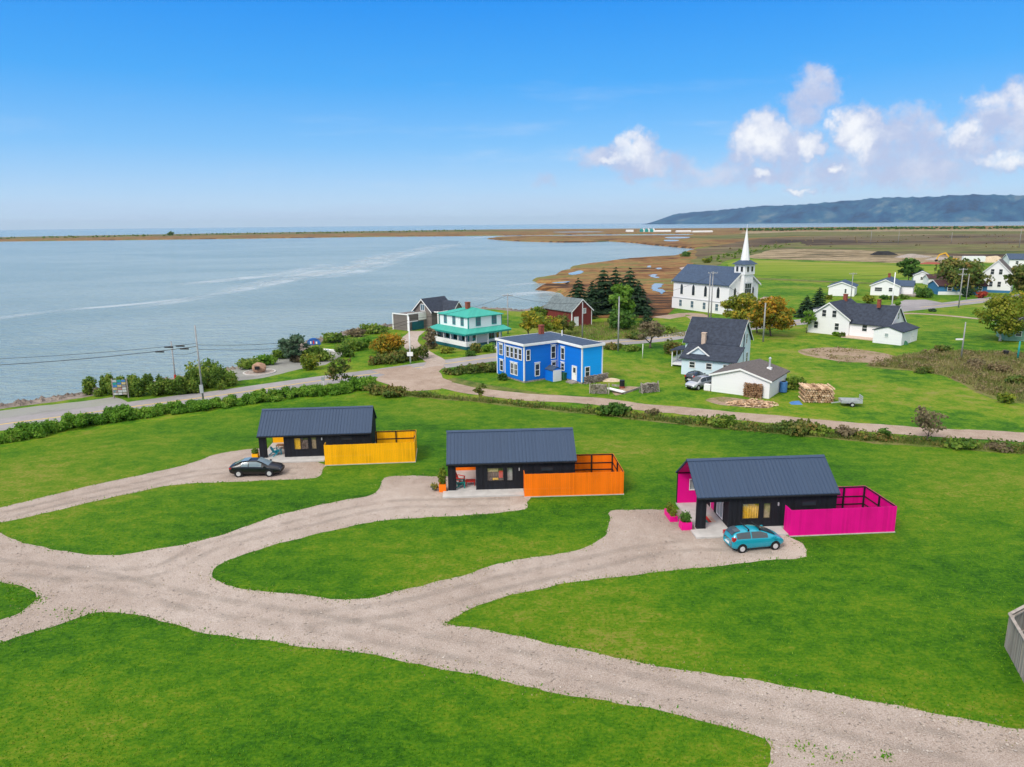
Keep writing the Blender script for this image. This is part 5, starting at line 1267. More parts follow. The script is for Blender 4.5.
SEDAN = [(-2.40, .42, .76, .90, .66, .52), (-2.28, .28, .94, 1.06, .83, .66), (-1.88, .22, 1.0, 1.12, .89, .70), (-1.20, .20, 1.0, 1.42, .91, .63), (-.50, .20, .98, 1.51, .91, .62), (.25, .20, .96, 1.50, .91, .62), (.72, .20, .95, 1.30, .91, .64), (1.28, .20, .92, 1.01, .91, .74), (1.95, .22, .84, .91, .89, .72), (2.32, .28, .70, .77, .80, .62), (2.44, .38, .58, .64, .66, .5)]
HATCH = [(-2.02, .40, .82, .92, .66, .52), (-1.95, .28, .98, 1.22, .80, .56), (-1.70, .22, 1.02, 1.44, .85, .54), (-1.30, .20, 1.02, 1.51, .86, .55), (-.60, .20, 1.00, 1.53, .86, .57), (.15, .20, .98, 1.50, .86, .57), (.70, .20, .97, 1.30, .86, .60), (1.35, .20, .95, 1.03, .85, .68), (1.75, .24, .84, .90, .80, .62), (1.98, .32, .66, .72, .70, .5), (2.06, .40, .56, .60, .58, .42)]
SUV = [(-2.30, .42, .85, 1.00, .68, .55), (-2.22, .32, 1.05, 1.30, .84, .60), (-1.95, .28, 1.08, 1.58, .90, .60), (-1.30, .26, 1.06, 1.66, .92, .61), (-.50, .26, 1.05, 1.68, .92, .61), (.25, .26, 1.03, 1.64, .92, .61), (.75, .26, 1.02, 1.42, .92, .64), (1.30, .26, 1.00, 1.09, .91, .76), (1.95, .30, .92, .98, .88, .72), (2.24, .36, .76, .82, .80, .62), (2.34, .44, .62, .68, .66, .5)]
car('parked_sedan', 'black sedan parked on the gravel in front of the yellow cabin', (-24.35, 64.3), R(1), SEDAN, (-1.45, 1.42), 'car_black', .34, 'car_glass_reflection')
car('parked_hatchback', 'teal hatchback with roof bars parked in front of the pink cabin', (17.35, 47.7), R(10), HATCH, (-1.28, 1.26), 'car_teal', .31, 'car_glass', (2, 6), (5, 7), (1, 3), racks=(-.75, .1), hatch=True)
car('parked_suv', 'silver suv parked nose out on the grass beside the white garage', (26.6, 98.4), R(-142), SUV, (-1.35, 1.35), 'car_silver', .36, 'car_glass', (2, 6), (5, 7), (1, 3), hatch=True)
car('parked_hatchback', 'dark hatchback standing behind the silver suv at the pale blue house', (27.2, 103.0), R(50), HATCH, (-1.28, 1.26), 'car_dark', .31, 'car_glass', (2, 6), (5, 7), (1, 3), hatch=True)

# ------------------------------------------------------------------ porch furniture and planters
def chair(x, y, z, rot, col, label):
    t = thing('lounge_chair', label, 'chair', (x, y, z), rot, 'slatted porch chairs')
    mb = MB()
    for i in range(5):
        a = -.30 + i * .125; mb.hexa([(a, -.30, .36), (a + .105, -.30, .36), (a + .105, .28, .22), (a, .28, .22), (a, -.30, .39), (a + .105, -.30, .39), (a + .105, .28, .25), (a, .28, .25)])
    obj('seat', mb, col, t); mb = MB()
    for i in range(5):
        a = -.30 + i * .125; h = 1.0 - .05 * abs(i - 2) ** 1.5; mb.hexa([(a, .24, .24), (a + .105, .24, .24), (a + .105, .28, .24), (a, .28, .24), (a, .24 + .3, h), (a + .105, .24 + .3, h), (a + .105, .28 + .3, h), (a, .28 + .3, h)])
    obj('backrest', mb, col, t)
    for sx in (-.38, .38):
        obj('armrest', MB().box(sx - .07, sx + .07, -.38, .42, .55, .585), col, t)
        obj('leg', MB().box(sx - .03, sx + .03, -.34, -.24, 0, .55), col, t)
        obj('leg', MB().hexa([(sx - .03, .15, .2), (sx + .03, .15, .2), (sx + .03, .62, 0), (sx - .03, .62, 0), (sx - .03, .15, .3), (sx + .03, .15, .3), (sx + .03, .72, 0.01), (sx - .03, .72, 0.01)]), col, t)
    return t
cab = dict(yellow=(-25.74, 68.56, 4.6), orange=(-5.76, 58.99, 3.0), pink=(13.87, 50.44, 3.6))
def inc(c, X, Y): return loc2(*cab[c], X, Y)
chair(*inc('yellow', 1.6, 1.0), .16, R(140), 'aqua_paint', 'turquoise slatted chair on the porch of the yellow cabin')
chair(*inc('orange', 1.15, .8), .16, R(100), 'jade_paint', 'jade green slatted chair on the porch of the orange cabin')
chair(*inc('orange', 1.0, 1.9), .16, R(60), 'red_paint', 'red slatted chair on the porch of the orange cabin')
def low_table(x, y, z, col, label):
    t = thing('low_table', label, 'table', (x, y, z)); obj('table_top', MB().box(-.45, .45, -.35, .35, .36, .42), col, t)
    for a in (-.38, .38):
        for b_ in (-.28, .28): obj('leg', MB().box(a - .03, a + .03, b_ - .03, b_ + .03, 0, .36), col, t)
low_table(*inc('orange', 2.0, 1.3), .16, 'red_paint', 'low red table on the porch of the orange cabin')
low_table(*inc('yellow', 1.6, 3.0), .16, 'brown_wood', 'low brown table on the porch of the yellow cabin')
x, y = inc('pink', 1.55, 1.7); t = thing('doormat', 'striped teal and red mat on the porch floor of the pink cabin', 'mat', (x, y, .165), R(3.6))
obj('mat_stripe', MB().box(-.45, -.15, -.6, .6, 0, .012), 'jade_paint', t); obj('mat_stripe', MB().box(-.15, .1, -.6, .6, 0, .012), 'red_paint', t); obj('mat_stripe', MB().box(.1, .45, -.6, .6, 0, .012), 'tan_brick', t)
def planter(x, y, rot, w, d, h, col, leaf, ph, label, n=420, leafsize=.13):
    t = thing('planter_box', label, 'planter', (x, y, 0), rot, 'painted planter boxes at the cabins'); a, b_ = w / 2, d / 2
    obj('box', MB().box(-a, a, -b_, -b_ + .04, 0, h).box(-a, a, b_ - .04, b_, 0, h).box(-a, -a + .04, -b_ + .04, b_ - .04, 0, h).box(a - .04, a, -b_ + .04, b_ - .04, 0, h).box(-a + .04, a - .04, -b_ + .04, b_ - .04, 0.02, h - .06), col, t)
    quads('foliage', leaf_quads([(0, 0, h + ph * .3, a * .9, b_ * .9, ph * .5), (a * .4, 0, h + ph * .45, a * .5, b_ * .8, ph * .5), (-a * .45, 0, h + ph * .4, a * .5, b_ * .8, ph * .45)], n, leafsize, int(x * 7 + 99) % 999), leaf, t)
planter(*inc('pink', -.62, .55), R(4), .8, .8, .62, 'pink_paint', 'green_leaf', .75, 'square magenta planter with leafy green plant by the porch post')
planter(*inc('pink', -1.15, 2.6), R(94), 1.7, .6, .45, 'pink_paint', 'yellow_leaf', .7, 'long magenta planter with yellow flowers beside the porch')
planter(*inc('orange', -.45, .35), R(3), .62, .62, .72, 'orange_paint', 'yellow_leaf', 1.5, 'orange planter with a tall yellow flowering plant', 420, .16)
planter(*inc('yellow', -.42, .6), R(4), .6, .6, .5, 'yellow_paint', 'shrub_leaf', .55, 'yellow planter at the corner of the yellow cabin')
x, y = inc('orange', -1.2, .6); shrub(0, 0, .7, .8, 'flower_mix', 'small clump of violet flowers beside the orange planter', 'flowers', 'flower_clump', 260, .12, xy=(x, y))

# ------------------------------------------------------------------ poles, wires and signs
def pole(px, py, h, r, label, arms=0, group='utility poles in the village', rot=0.0, material='pole_wood', name='utility_pole', box=False, xy=None, lean=(0, 0), cat='pole'):
    x, y = xy or G(px, py)
    t = thing(name, label, cat, (x, y, 0), rot, group)
    obj('shaft', MB().tube((0, 0, -.1), (lean[0], lean[1], h), r, r * .7, 9), material, t, True)
    for i in range(arms):
        z = h - .35 - i * 1.3
        obj('crossarm', MB().box(-1.1, 1.1, -.07, .07, z - .07, z + .07), 'pole_wood', t)
        mb = MB()
        for q in (-1.0, -.4, .4, 1.0): mb.tube((q, 0, z + .07), (q, 0, z + .27), .05, .03, 6)
        obj('insulator', mb, 'grey_metal', t)
    if box: obj('meter_box', MB().box(-.22, .22, -.30, -.1, 1.3, 2.4), 'grey_metal', t)
    return t, (x, y)
_, P1 = pole(203.5, 402, 10.4, .13, 'tall grey utility pole with conduit at the hedge, left roadside', 0, box=True, lean=(-.05, 0))
tt, P2 = pole(177, 392.5, 7.4, .12, 'thinner pole with a red band in the bushes beside the sea', 0)
obj('red_band', MB().tube((0, 0, 2.0), (0, 0, 2.6), .16, .16, 9), 'red_paint', tt)
tt, P3 = pole(410.5, 363.4, 8.0, .13, 'white pole carrying a small white sign at the bend by the teal roofed house', material='white_trim')
obj('sign_board', MB().box(-.5, .5, -.2, -.15, 1.3, 2.0), 'white_trim', tt)
_, P4 = pole(582.3, 338, 7.4, .15, 'pale pole before the red barn door side, beyond the blue house roof')
_, P5 = pole(618, 351, 10.0, .16, 'tall pale pole on the verge right of the blue house')
_, P6 = pole(508, 334, 8.6, .15, 'pole with a crossarm at the right corner of the teal roofed house', 1)
_, P7 = pole(710.5, 324, 12.0, .16, 'grey pole in front of the church side, right one of a close pair', 1)
_, P7b = pole(708, 321, 11.0, .15, 'grey pole in front of the church side, left one of a close pair', 0)
_, P8 = pole(763, 341.7, 7.6, .17, 'pole with a blue tip beneath the orange leaved tree')
_, P9 = pole(850.5, 302, 8.4, .14, 'slim pole left of the round bush by the bungalow lawn', 1)
_, P10 = pole(891.5, 309, 9.6, .16, 'white pole rising before the long bungalow', 0, material='white_trim')
_, P11 = pole(958.5, 307.5, 10.4, .17, 'tall pole with a crossarm at the right hand road edge', 2)
_, P12 = pole(966, 300, 7.5, .13, 'shorter pole just behind the tall crossarm pole')
tt, P13 = pole(961, 358.5, 6.2, .13, 'pole with a white lamp arm rising from the brown scrub')
obj('lamp_arm', MB().bar((0, 0, 3.3), (-1.3, 0, 3.3), .09, .25), 'white_trim', tt)
pole(1017.5, 359, 3.0, .17, 'short green post at the right end of the scrub', group=None, material='teal_paint', name='green_post')
pole(642.5, 358.5, 2.6, .07, 'thin white post in the lawn right of the blue house', group=None, material='white_trim', name='marker_post')
for (px, py, h, lab) in ((870.5, 244, 13, 'leftmost slim pole far out on the brown moor'), (898, 244.3, 12.5, 'second slim pole from the left on the brown moor'), (951, 244, 11, 'third slim pole from the left on the brown moor'), (1019, 248, 15, 'rightmost slim pole far out on the brown moor')):
    pole(px, py, h, .22, lab, group='far poles on the moor')
def wire(a, b_, sag, label, r=.026, n=14):
    mb = MB(); pts = []
    for i in range(n + 1):
        t_ = i / n; pts.append((a[0] + (b_[0] - a[0]) * t_, a[1] + (b_[1] - a[1]) * t_, a[2] + (b_[2] - a[2]) * t_ - 4 * sag * t_ * (1 - t_)))
    mb.path(pts, [r] * len(pts), 5)
    return tag(obj('power_line', mb, 'wire_black'), label, 'wire', 'overhead wires')
LW = loc2(*G(-190, 415), 0, 0, 0)
w1 = wire((*LW, 5.9), (P1[0], P1[1], 7.6), .9, 'lower thick wire running left from the tall roadside pole', .04)
wire((*LW, 6.9), (P1[0], P1[1], 8.0), .8, 'upper thin wire running left from the tall roadside pole')
wire((P1[0], P1[1], 7.8), (P3[0], P3[1], 7.4), 1.3, 'upper wire from the tall roadside pole to the white sign pole')
wire((P1[0], P1[1], 7.2), (P3[0], P3[1], 6.9), 1.5, 'lower wire from the tall roadside pole to the white sign pole')
wire((P1[0], P1[1], 7.0), (P2[0], P2[1], 5.6), .3, 'short wire between the two poles by the sea')
for i, (fx, z) in enumerate(((.965, 7.45), (.90, 7.25), (.955, 8.0), (.925, 8.0))):
    x = LW[0] + (P1[0] - LW[0]) * fx; y = LW[1] + (P1[1] - LW[1]) * fx; a0, a1 = (5.9, 7.6) if i < 2 else (6.9, 8.0)
    z = a0 + (a1 - a0) * fx - 4 * (.9 if i < 2 else .8) * fx * (1 - fx)
    tag(obj('splice_case', MB().tube((x - .55, y - .02, z - .09), (x + .55, y + .02, z - .12), .10, .10, 8), 'wire_black'), 'black splice case hanging on the ' + ('lower' if i < 2 else 'upper') + ' wire, ' + ('nearer to' if i % 2 == 0 else 'further from') + ' the tall pole', 'splice case', 'splice cases on the wires')
wire((P3[0], P3[1], 7.6), (P6[0], P6[1], 8.3), .8, 'wire from the white sign pole to the teal roofed house pole')
wire((P6[0], P6[1], 8.3), (P4[0], P4[1], 7.2), .7, 'wire over the roof of the blue house')
wire((P4[0], P4[1], 7.2), (P5[0], P5[1], 9.6), .3, 'wire between the two pale poles beside the barn')
wire((P5[0], P5[1], 9.6), (P7[0], P7[1], 11.4), 1.2, 'wire from the tall pale pole to the church pair')
wire((P7[0], P7[1], 11.4), (P8[0], P8[1], 7.3), .8, 'wire from the church pair to the orange leaved tree')
wire((P9[0], P9[1], 8.0), (P10[0], P10[1], 9.3), .5, 'wire in front of the white bungalow')
wire((P10[0], P10[1], 9.3), (P11[0], P11[1], 10.1), .8, 'wire along the right hand road')

# painted signs by the lookout
x, y = G(121.5, 398)
t = thing('sign_rack', 'wooden rack of small painted direction boards at the seaside bushes', 'sign', (x, y, 0), R(8))
for q in (-.95, .95): obj('post', MB().box(q - .07, q + .07, -.09, .09, -.05, 2.75), 'weathered_wood', t)
rr_ = random.Random(3); cols = ['curtain_grey', 'tarp_blue', 'weathered_wood', 'mural_mix', 'teal_paint', 'curtain_grey', 'curtain_tan', 'grey_metal']
for i in range(6):
    for j in range(3):
        a = -.86 + j * .58; obj('sign_board', MB().box(a, a + .52, -.14, -.095, .5 + i * .36, .79 + i * .36), cols[(i * 3 + j * 5) % 8], t)
x, y = G(314, 347.5)
t = thing('round_sign', 'half round blue painted sign with red and white figures facing the road', 'sign', (x, y, 0), R(6))
pts = [(-1.35, -.06, .55)] + [(1.35 * math.cos(math.pi - a * math.pi / 14), -.06, .55 + 1.35 * math.sin(a * math.pi / 14)) for a in range(1, 14)] + [(1.35, -.06, .55)]
obj('sign_panel', MB().prism(pts, (0, .12, 0)), 'sign_blue', t)
obj('painted_figure', MB().box(-.65, -.4, -.09, -.065, .75, 1.25).box(.4, .7, -.09, -.065, .7, 1.15), 'white_trim', t)
obj('painted_figure', MB().box(-.12, .14, -.09, -.065, .7, 1.35), 'red_paint', t)
for q in (-1.0, 1.0): obj('post', MB().box(q - .08, q + .08, .07, .2, -.05, 1.0), 'weathered_wood', t)
x, y = G(329, 352)
t = thing('rowing_boat', 'small white and blue rowing boat resting on the lookout gravel', 'boat', (x, y, 0), R(-25))
mb = MB(); hull = [(-1.5, .35, .5), (-.6, .55, .45), (.6, .5, .45), (1.6, .05, .6)]
for sg in (1, -1):
    for i in range(3):
        a, b_ = hull[i], hull[i + 1]; q = [(a[0], sg * a[1], a[2]), (b_[0], sg * b_[1], b_[2]), (b_[0], sg * b_[1] * .55, .03), (a[0], sg * a[1] * .55, .03)]
        mb.poly(q if sg < 0 else q[::-1])
for i in range(3): a, b_ = hull[i], hull[i + 1]; mb.poly([(a[0], -a[1] * .55, .03), (b_[0], -b_[1] * .55, .03), (b_[0], b_[1] * .55, .03), (a[0], a[1] * .55, .03)])
mb.poly([(-1.5, -.35, .5), (-1.5, .35, .5), (-1.5, .19, .03), (-1.5, -.19, .03)])
obj('hull', mb, 'white_trim', t); obj('thwart', MB().box(-.6, -.35, -.5, .5, .34, .38).box(.3, .55, -.48, .48, .34, .38), 'tarp_blue', t)
x, y = G(323.5, 385.5)
t = thing('road_sign', 'small white road sign on a post beside the roadside shrub', 'sign', (x, y, 0), R(10)); obj('post', MB().box(-.05, .05, -.05, .05, -.1, 1.3), 'white_trim', t); obj('sign_board', MB().box(-.25, .25, -.09, -.055, .75, 1.3), 'grey_metal', t)

# ------------------------------------------------------------------ memorial boulder
x, y = G(259.5, 372.5)
def rock(name, label, loc, sx, sy, sz, material, seed, cat='rock', group=None):
    rn = np.random.default_rng(seed); mb = MB(); nu, nv = 14, 9; d = rn.normal(size=(6, 3))
    d /= np.linalg.norm(d, axis=1)[:, None]
    def P(u, v):
        p = np.array([math.cos(u) * math.sin(v), math.sin(u) * math.sin(v), math.cos(v)])
        r = 1.0
        for q in d: r = min(r, .80 / max(.2, abs(float(p @ q))))
        r *= 1 + .05 * math.sin(5 * u + seed) * math.sin(4 * v)
        return (p[0] * r * sx, p[1] * r * sy, max(-.05, p[2] * r * sz + sz * .62))
    for i in range(nv + 1):
        for j in range(nu): mb.v.append(P(2 * math.pi * j / nu, math.pi * i / nv))
    for i in range(nv):
        for j in range(nu):
            a = i * nu + j; b_ = i * nu + (j + 1) % nu; mb.f.append((a, a + nu, b_ + nu, b_))
    o = obj(name, mb, material); o.location = (*loc, 0); return tag(o, label, cat, group)
bo = rock('boulder', 'big reddish memorial boulder with a dark plaque on a round plinth', (x, y), 1.15, .9, 1.05, 'boulder_rock', 4, 'boulder')
bo.location.z = .12
pq = obj('plaque', MB().box(-.4, .4, -.93, -.86, .55, 1.05), 'dark_metal', bo)
t = thing('plinth', 'round paved plinth with white kerb beneath the memorial boulder', 'plinth', (x, y, 0))
mb = MB().tube((0, 0, -.05), (0, 0, .06), 2.3, 2.3, 28); obj('paving', mb, 'stone', t)
mb = MB()
for i in range(28):
    a0, a1 = 2 * math.pi * i / 28, 2 * math.pi * (i + 1) / 28
    mb.hexa([(r_ * math.cos(a), r_ * math.sin(a), z) for z in (-.05, .13) for r_, a in ((2.31, a0), (2.55, a0), (2.55, a1), (2.31, a1))])
obj('kerb', mb, 'concrete', t)

# ------------------------------------------------------------------ firewood, trailer, bins and bits round the houses
def logs(name, label, x, y, rot, L, H, D, r, end, seed, frame=None, cover=None):
    t = thing(name, label, 'firewood', (x, y, 0), R(rot)); rn = random.Random(seed); a = MB()
    nx = int(L / (2 * r)); nz = int(H / (1.8 * r))
    for j in range(nz):
        for i in range(nx - (j % 2)):
            q = r + i * 2 * r + (r if j % 2 else 0); z = r + j * 1.8 * r; rr = r * rn.uniform(.68, 1.08); dy = rn.uniform(-.16, .12); z += rn.uniform(-.02, .02) + (.1 * rn.random() if j == nz - 1 else 0)
            a.tube((q, dy, z), (q, D + dy, z), rr, rr * rn.uniform(.85, 1), 6)
    o = obj('log_pile', a, end, t); o['kind'] = 'stuff'
    if frame:
        for q in (-.06, L + .06):
            mb = MB()
            for yy in (.1, D - .1): mb.bar((q, D / 2 + (yy - D / 2) * 1.9, -.05), (q, D / 2, H * 1.18), .11)
            obj('end_frame', mb, 'weathered_wood', t)
    if cover: obj('top_cover', MB().box(-.15, L + .15, -.1, D + .1, H + .04, H + .09), cover, t)
    return t
logs('firewood_stack', 'long silvery firewood stack with crossed end frames, near the blue house', *G(590, 393.5), -12, 2.5, 1.25, .6, .085, 'log_old', 1, True)
logs('firewood_stack', 'silvery firewood stack at the far end of the vegetable bed', *G(642.5, 393.5), 22, 2.6, 1.25, .6, .085, 'log_old', 2, True)
x, y = loc2(1.8, 102.7, BA, 6.05, 6.6); logs('firewood_stack', 'low grey firewood row along the light blue end wall', x, y, BA + 90, 4.6, 1.15, .55, .085, 'log_old', 3).rotation_euler.z = R(BA + 90)
x, y = G(803, 402.5); logs('firewood_stack', 'large square stack of fresh split firewood in the lawn', x, y, -8, 3.9, 2.1, 3.0, .15, 'log_end', 4)
x, y = loc2(27.67, 96.19, -36.1, 4.6, -.62); logs('firewood_stack', 'brown firewood stacked high against the white garage wall', x, y, -36.1, 2.7, 1.9, .55, .085, 'log_brown', 5)
rn = random.Random(9); mb = MB(); cx, cy = G(752, 404.5)
for i in range(190):
    a = rn.uniform(0, 6.28); r_ = 2.6 * rn.random() ** .7; z = max(.05, (.75 - r_ * .27) * rn.random() + .06); b_ = rn.uniform(0, 3.14); e = rn.uniform(-.3, .3)
    p = Vector((cx + r_ * math.cos(a) * 1.25, cy + r_ * math.sin(a) * .75, z)); d = Vector((math.cos(b_), math.sin(b_), e)) * .21
    mb.tube(p - d, p + d, rn.uniform(.06, .10), rn.uniform(.05, .09), 5)
tag(obj('firewood_heap', mb, 'log_end'), 'loose heap of split firewood tipped in front of the garage', 'firewood', kind='stuff')
x, y = G(796, 403.5); tag(obj('tarp', MB().hexa([(x - .8, y - .5, 0), (x + .6, y - .7, 0), (x + .8, y + .5, 0), (x - .7, y + .5, 0), (x - .5, y - .3, .25), (x + .4, y - .4, .18), (x + .5, y + .3, .3), (x - .4, y + .3, .22)]), 'tarp_blue'), 'crumpled blue tarpaulin beside the square firewood stack', 'tarp')
x, y = G(850, 405.5)
t = thing('utility_trailer', 'small grey utility trailer with mesh tailgate standing in the lawn', 'trailer', (x, y, 0), R(-8))
obj('bed', MB().box(-1.25, 1.25, -.7, .7, .45, .53).box(-1.25, 1.25, -.72, -.68, .53, .85).box(-1.25, 1.25, .68, .72, .53, .85).box(-1.25, -1.21, -.68, .68, .53, .85), 'grey_metal', t)
mb = MB()
for i in range(7): mb.box(1.21, 1.25, -.66 + i * .215, -.63 + i * .215, .53, 1.35)
for z in (.53, .8, 1.08, 1.33): mb.box(1.20, 1.26, -.68, .68, z, z + .03)
obj('tailgate', mb, 'grey_metal', t)
for sg in (-1, 1):
    w = obj('wheel', MB().tube((0, sg * .74, .3), (0, sg * .9, .3), .3, .3, 14), 'tyre', t); obj('rim', MB().tube((0, sg * .89, .3), (0, sg * .91, .3), .17, .17, 10), 'rim', w)
obj('drawbar', MB().bar((-1.25, 0, .45), (-2.3, 0, .3), .1), 'grey_metal', t)
def bin_(X, Y, h, material, label):
    x, y = loc2(1.8, 102.7, BA, X, Y)
    t = thing('wheelie_bin', label, 'bin', (x, y, 0), R(BA)); obj('tub', MB().hexa([(-.24, -.24, .05), (.24, -.24, .05), (.24, .24, .05), (-.24, .24, .05), (-.3, -.3, h - .1), (.3, -.3, h - .1), (.3, .3, h - .1), (-.3, .3, h - .1)]), material, t)
    obj('lid', MB().box(-.33, .33, -.34, .33, h - .1, h), material, t); obj('wheel', MB().tube((-.25, .28, .1), (.25, .28, .1), .1, .1, 8), 'tyre', t)
bin_(1.9, 6.0, 1.15, 'green_plastic', 'green wheeled bin beside the back door of the blue house'); bin_(1.0, 5.9, 1.1, 'black_plastic', 'black wheeled bin between entry shed and green bin')
x, y = G(622, 388); t = thing('fire_barrel', 'black steel barrel on a rusty base at the vegetable bed', 'barrel', (x, y, 0))
obj('drum', MB().tube((0, 0, .28), (0, 0, 1.15), .36, .36, 14), 'dark_metal', t); obj('base', MB().tube((0, 0, -.03), (0, 0, .28), .42, .40, 12), 'brick', t)
cx, cy = G(611, 380.6); mb = MB(); N_ = 18
mb.v = [(cx, cy, .42)] + [(cx + 1.75 * math.cos(i / N_ * 6.283) * .5, cy + .9 * math.sin(i / N_ * 6.283) * .6, .28) for i in range(N_)] + [(cx + 1.75 * math.cos(i / N_ * 6.283), cy + .95 * math.sin(i / N_ * 6.283), 0) for i in range(N_)]
mb.f = [(0, 1 + i, 1 + (i + 1) % N_) for i in range(N_)] + [(1 + i, 1 + N_ + i, 1 + N_ + (i + 1) % N_, 1 + (i + 1) % N_) for i in range(N_)]
tag(obj('sand_heap', mb, 'sand'), 'low pale heap of sand right of the blue house', 'sand heap')
a, b_ = G(607.5, 390.5), G(624, 394); d_ = Vector((b_[0] - a[0], b_[1] - a[1], 0)).normalized(); nn = Vector((-d_.y, d_.x, 0))
tag(obj('white_board', MB().bar((a[0], a[1], .35), (b_[0], b_[1], .28), .75, .12), 'canvas_white'), 'long white board lying beside the crossed frame firewood', 'board')
for (p, q, lab) in (((612, 386), (623, 387.2), 'grey plank edging at the back of the vegetable bed'), ((624, 394), (640, 388.5), 'grey plank edging at the front of the vegetable bed')):
    a, b_ = G(*p), G(*q); tag(obj('bed_edging', MB().bar((a[0], a[1], .12), (b_[0], b_[1], .12), .12, .3), 'weathered_wood'), lab, 'edging')
x, y = loc2(27.67, 96.19, -36.1, 8.4, 4.8); t = thing('storage_tank', 'blue plastic water tank behind the garage corner', 'tank', (x, y, 0)); obj('shell', MB().tube((0, 0, .1), (0, 0, 1.5), .5, .5, 14), 'tarp_blue', t); obj('lid', MB().tube((0, 0, 1.5), (0, 0, 1.6), .3, .25, 10), 'black_plastic', t)
x, y = loc2(27.67, 96.19, -36.1, -.55, .15); t = thing('white_freezer', 'small white chest standing at the left garage corner', 'chest', (x, y, 0), R(-36)); obj('case', MB().box(-.45, .45, -.3, .3, .08, .85), 'white_trim', t); obj('lid', MB().box(-.47, .47, -.32, .32, .853, .93), 'white_trim', t); obj('base', MB().box(-.4, .4, -.26, .26, -.02, .078), 'tan_brick', t)
x, y = G(498.5, 343.5); t = thing('kayak', 'yellow kayak standing upright behind the blue house', 'kayak', (x, y, 0), R(20))
obj('hull', MB().path([(0, 0, 0), (0, -.05, .5), (0, -.08, 1.5), (0, -.05, 2.5), (0, 0, 3.0)], [.04, .28, .36, .26, .04], 9), 'digger_yellow', t, True); obj('cockpit', MB().tube((0, -.40, 1.5), (0, -.47, 1.5), .22, .20, 10), 'black_plastic', t)
x, y = G(889, 346); t = thing('oil_tank', 'green upturned tub beside the low wing of the farmhouse', 'tub', (x, y, 0)); x, y = loc2(62.7, 149.2, -47, 19.9, -2.6); t.location = (x, y, 0)
obj('tub', MB().tube((0, 0, 0), (0, 0, .5), .7, .5, 12).tube((0, 0, .5), (0, 0, .7), .5, .2, 12), 'green_plastic', t)
x, y = G(1005, 369); 
x, y = G(946 + 59, 356); t = thing('black_bin', 'small black bin in the lawn right of the scrub', 'bin', (*G(1005.5, 356), 0)); obj('tub', MB().tube((0, 0, 0), (0, 0, .85), .34, .42, 12), 'black_plastic', t); obj('lid', MB().tube((0, 0, .85), (0, 0, .95), .45, .4, 12), 'black_plastic', t)

# weathered board fence at the right edge
F0, F1 = Vector((*G(1004.5, 647), 0)), Vector((*G(1004.5, 647), 0)) + (Vector((*G(1032, 698), 0)) - Vector((*G(1004.5, 647), 0))) * 1.7; F2 = Vector((*G(1012, 641), 0)) + Vector((5.4, 3.0, 0))
t = thing('board_fence', 'weathered grey board fence corner with a top rail at the right edge', 'fence', (F0.x, F0.y, 0))
rn = random.Random(12)
def run(A, B_, h, mat_, nb, inner):
    d = (B_ - A); L = d.length; d = d.normalized(); n = Vector((-d.y, d.x, 0)); mb = MB()
    for i in range(nb):
        a = A + d * (L * i / nb + .008); b2 = A + d * (L * (i + 1) / nb - .012); hh = h + rn.uniform(-.05, .03); o_ = n * rn.uniform(-.012, .012)
        p = [a + o_, b2 + o_, b2 + o_ + n * .025, a + o_ + n * .025]
        mb.hexa([Vector((q.x - F0.x, q.y - F0.y, -.05)) for q in p] + [Vector((q.x - F0.x, q.y - F0.y, hh)) for q in p])
    obj('board_panel', mb, mat_, t)
    for z in (h - .12, .45):
        obj('rail', MB().bar((A.x - F0.x + n.x * inner, A.y - F0.y + n.y * inner, z), (B_.x - F0.x + n.x * inner, B_.y - F0.y + n.y * inner, z), .09, .1), 'weathered_wood', t)
    obj('cap_rail', MB().bar((A.x - F0.x, A.y - F0.y, h + .06), (B_.x - F0.x, B_.y - F0.y, h + .06), .17, .05), 'weathered_wood', t)
    k = max(2, int(L / 2) + 1)
    for i in range(k):
        q = A.lerp(B_, i / (k - 1)) - F0 + n * inner * 2.2; obj('post', MB().box(q.x - .06, q.x + .06, q.y - .06, q.y + .06, -.1, h), 'weathered_wood', t)
run(F0, F1, 1.95, 'weathered_board', 38, .075)
run(F0, F2, 1.95, 'weathered_board', 37, -.075)
x, y = F0.x + 1.6, F0.y + .1
t = thing('storage_box', 'blue lidded storage box inside the weathered fence corner', 'box', (x + .4, y - .1, 0), R(20)); obj('case', MB().box(-.4, .4, -.3, .3, 0, 1.75), 'tarp_blue', t); obj('lid', MB().box(-.43, .43, -.33, .33, 1.753, 1.85), 'sign_blue', t)

# ------------------------------------------------------------------ machine yard far right
def excavator(px, py, rot, label):
    x, y = G(px, py); t = thing('excavator', label, 'excavator', (x, y, 0), R(rot))
    for s_ in (-1, 1): obj('track', MB().box(-2, 2, s_ * 1.1 - .3, s_ * 1.1 + .3, 0, .9), 'black_plastic', t)
    obj('house', MB().box(-1.9, 1.2, -1.3, 1.3, 1.0, 2.1), 'digger_yellow', t); obj('cab', MB().box(-.1, 1.4, -1.3, -.1, 2.1, 3.2), 'pane_dark', t)
    obj('boom', MB().bar((1.2, .4, 1.8), (4.0, .4, 5.0), .5, .7).bar((4.0, .4, 5.0), (7.0, .4, 4.0), .45, .6), 'digger_yellow', t)
    obj('stick', MB().bar((7.0, .4, 4.0), (8.2, .4, 1.4), .35, .5), 'digger_yellow', t); obj('bucket', MB().prism([(7.8, -.2, 1.5), (9, -.2, 1.2), (8.6, -.2, .3), (7.6, -.2, .5)], (0, 1.2, 0)), 'dark_metal', t)
excavator(952, 262, 170, 'yellow excavator reaching left in the gravel yard'); excavator(1001, 264.5, 10, 'yellow excavator with its arm raised beside the white storehouse')
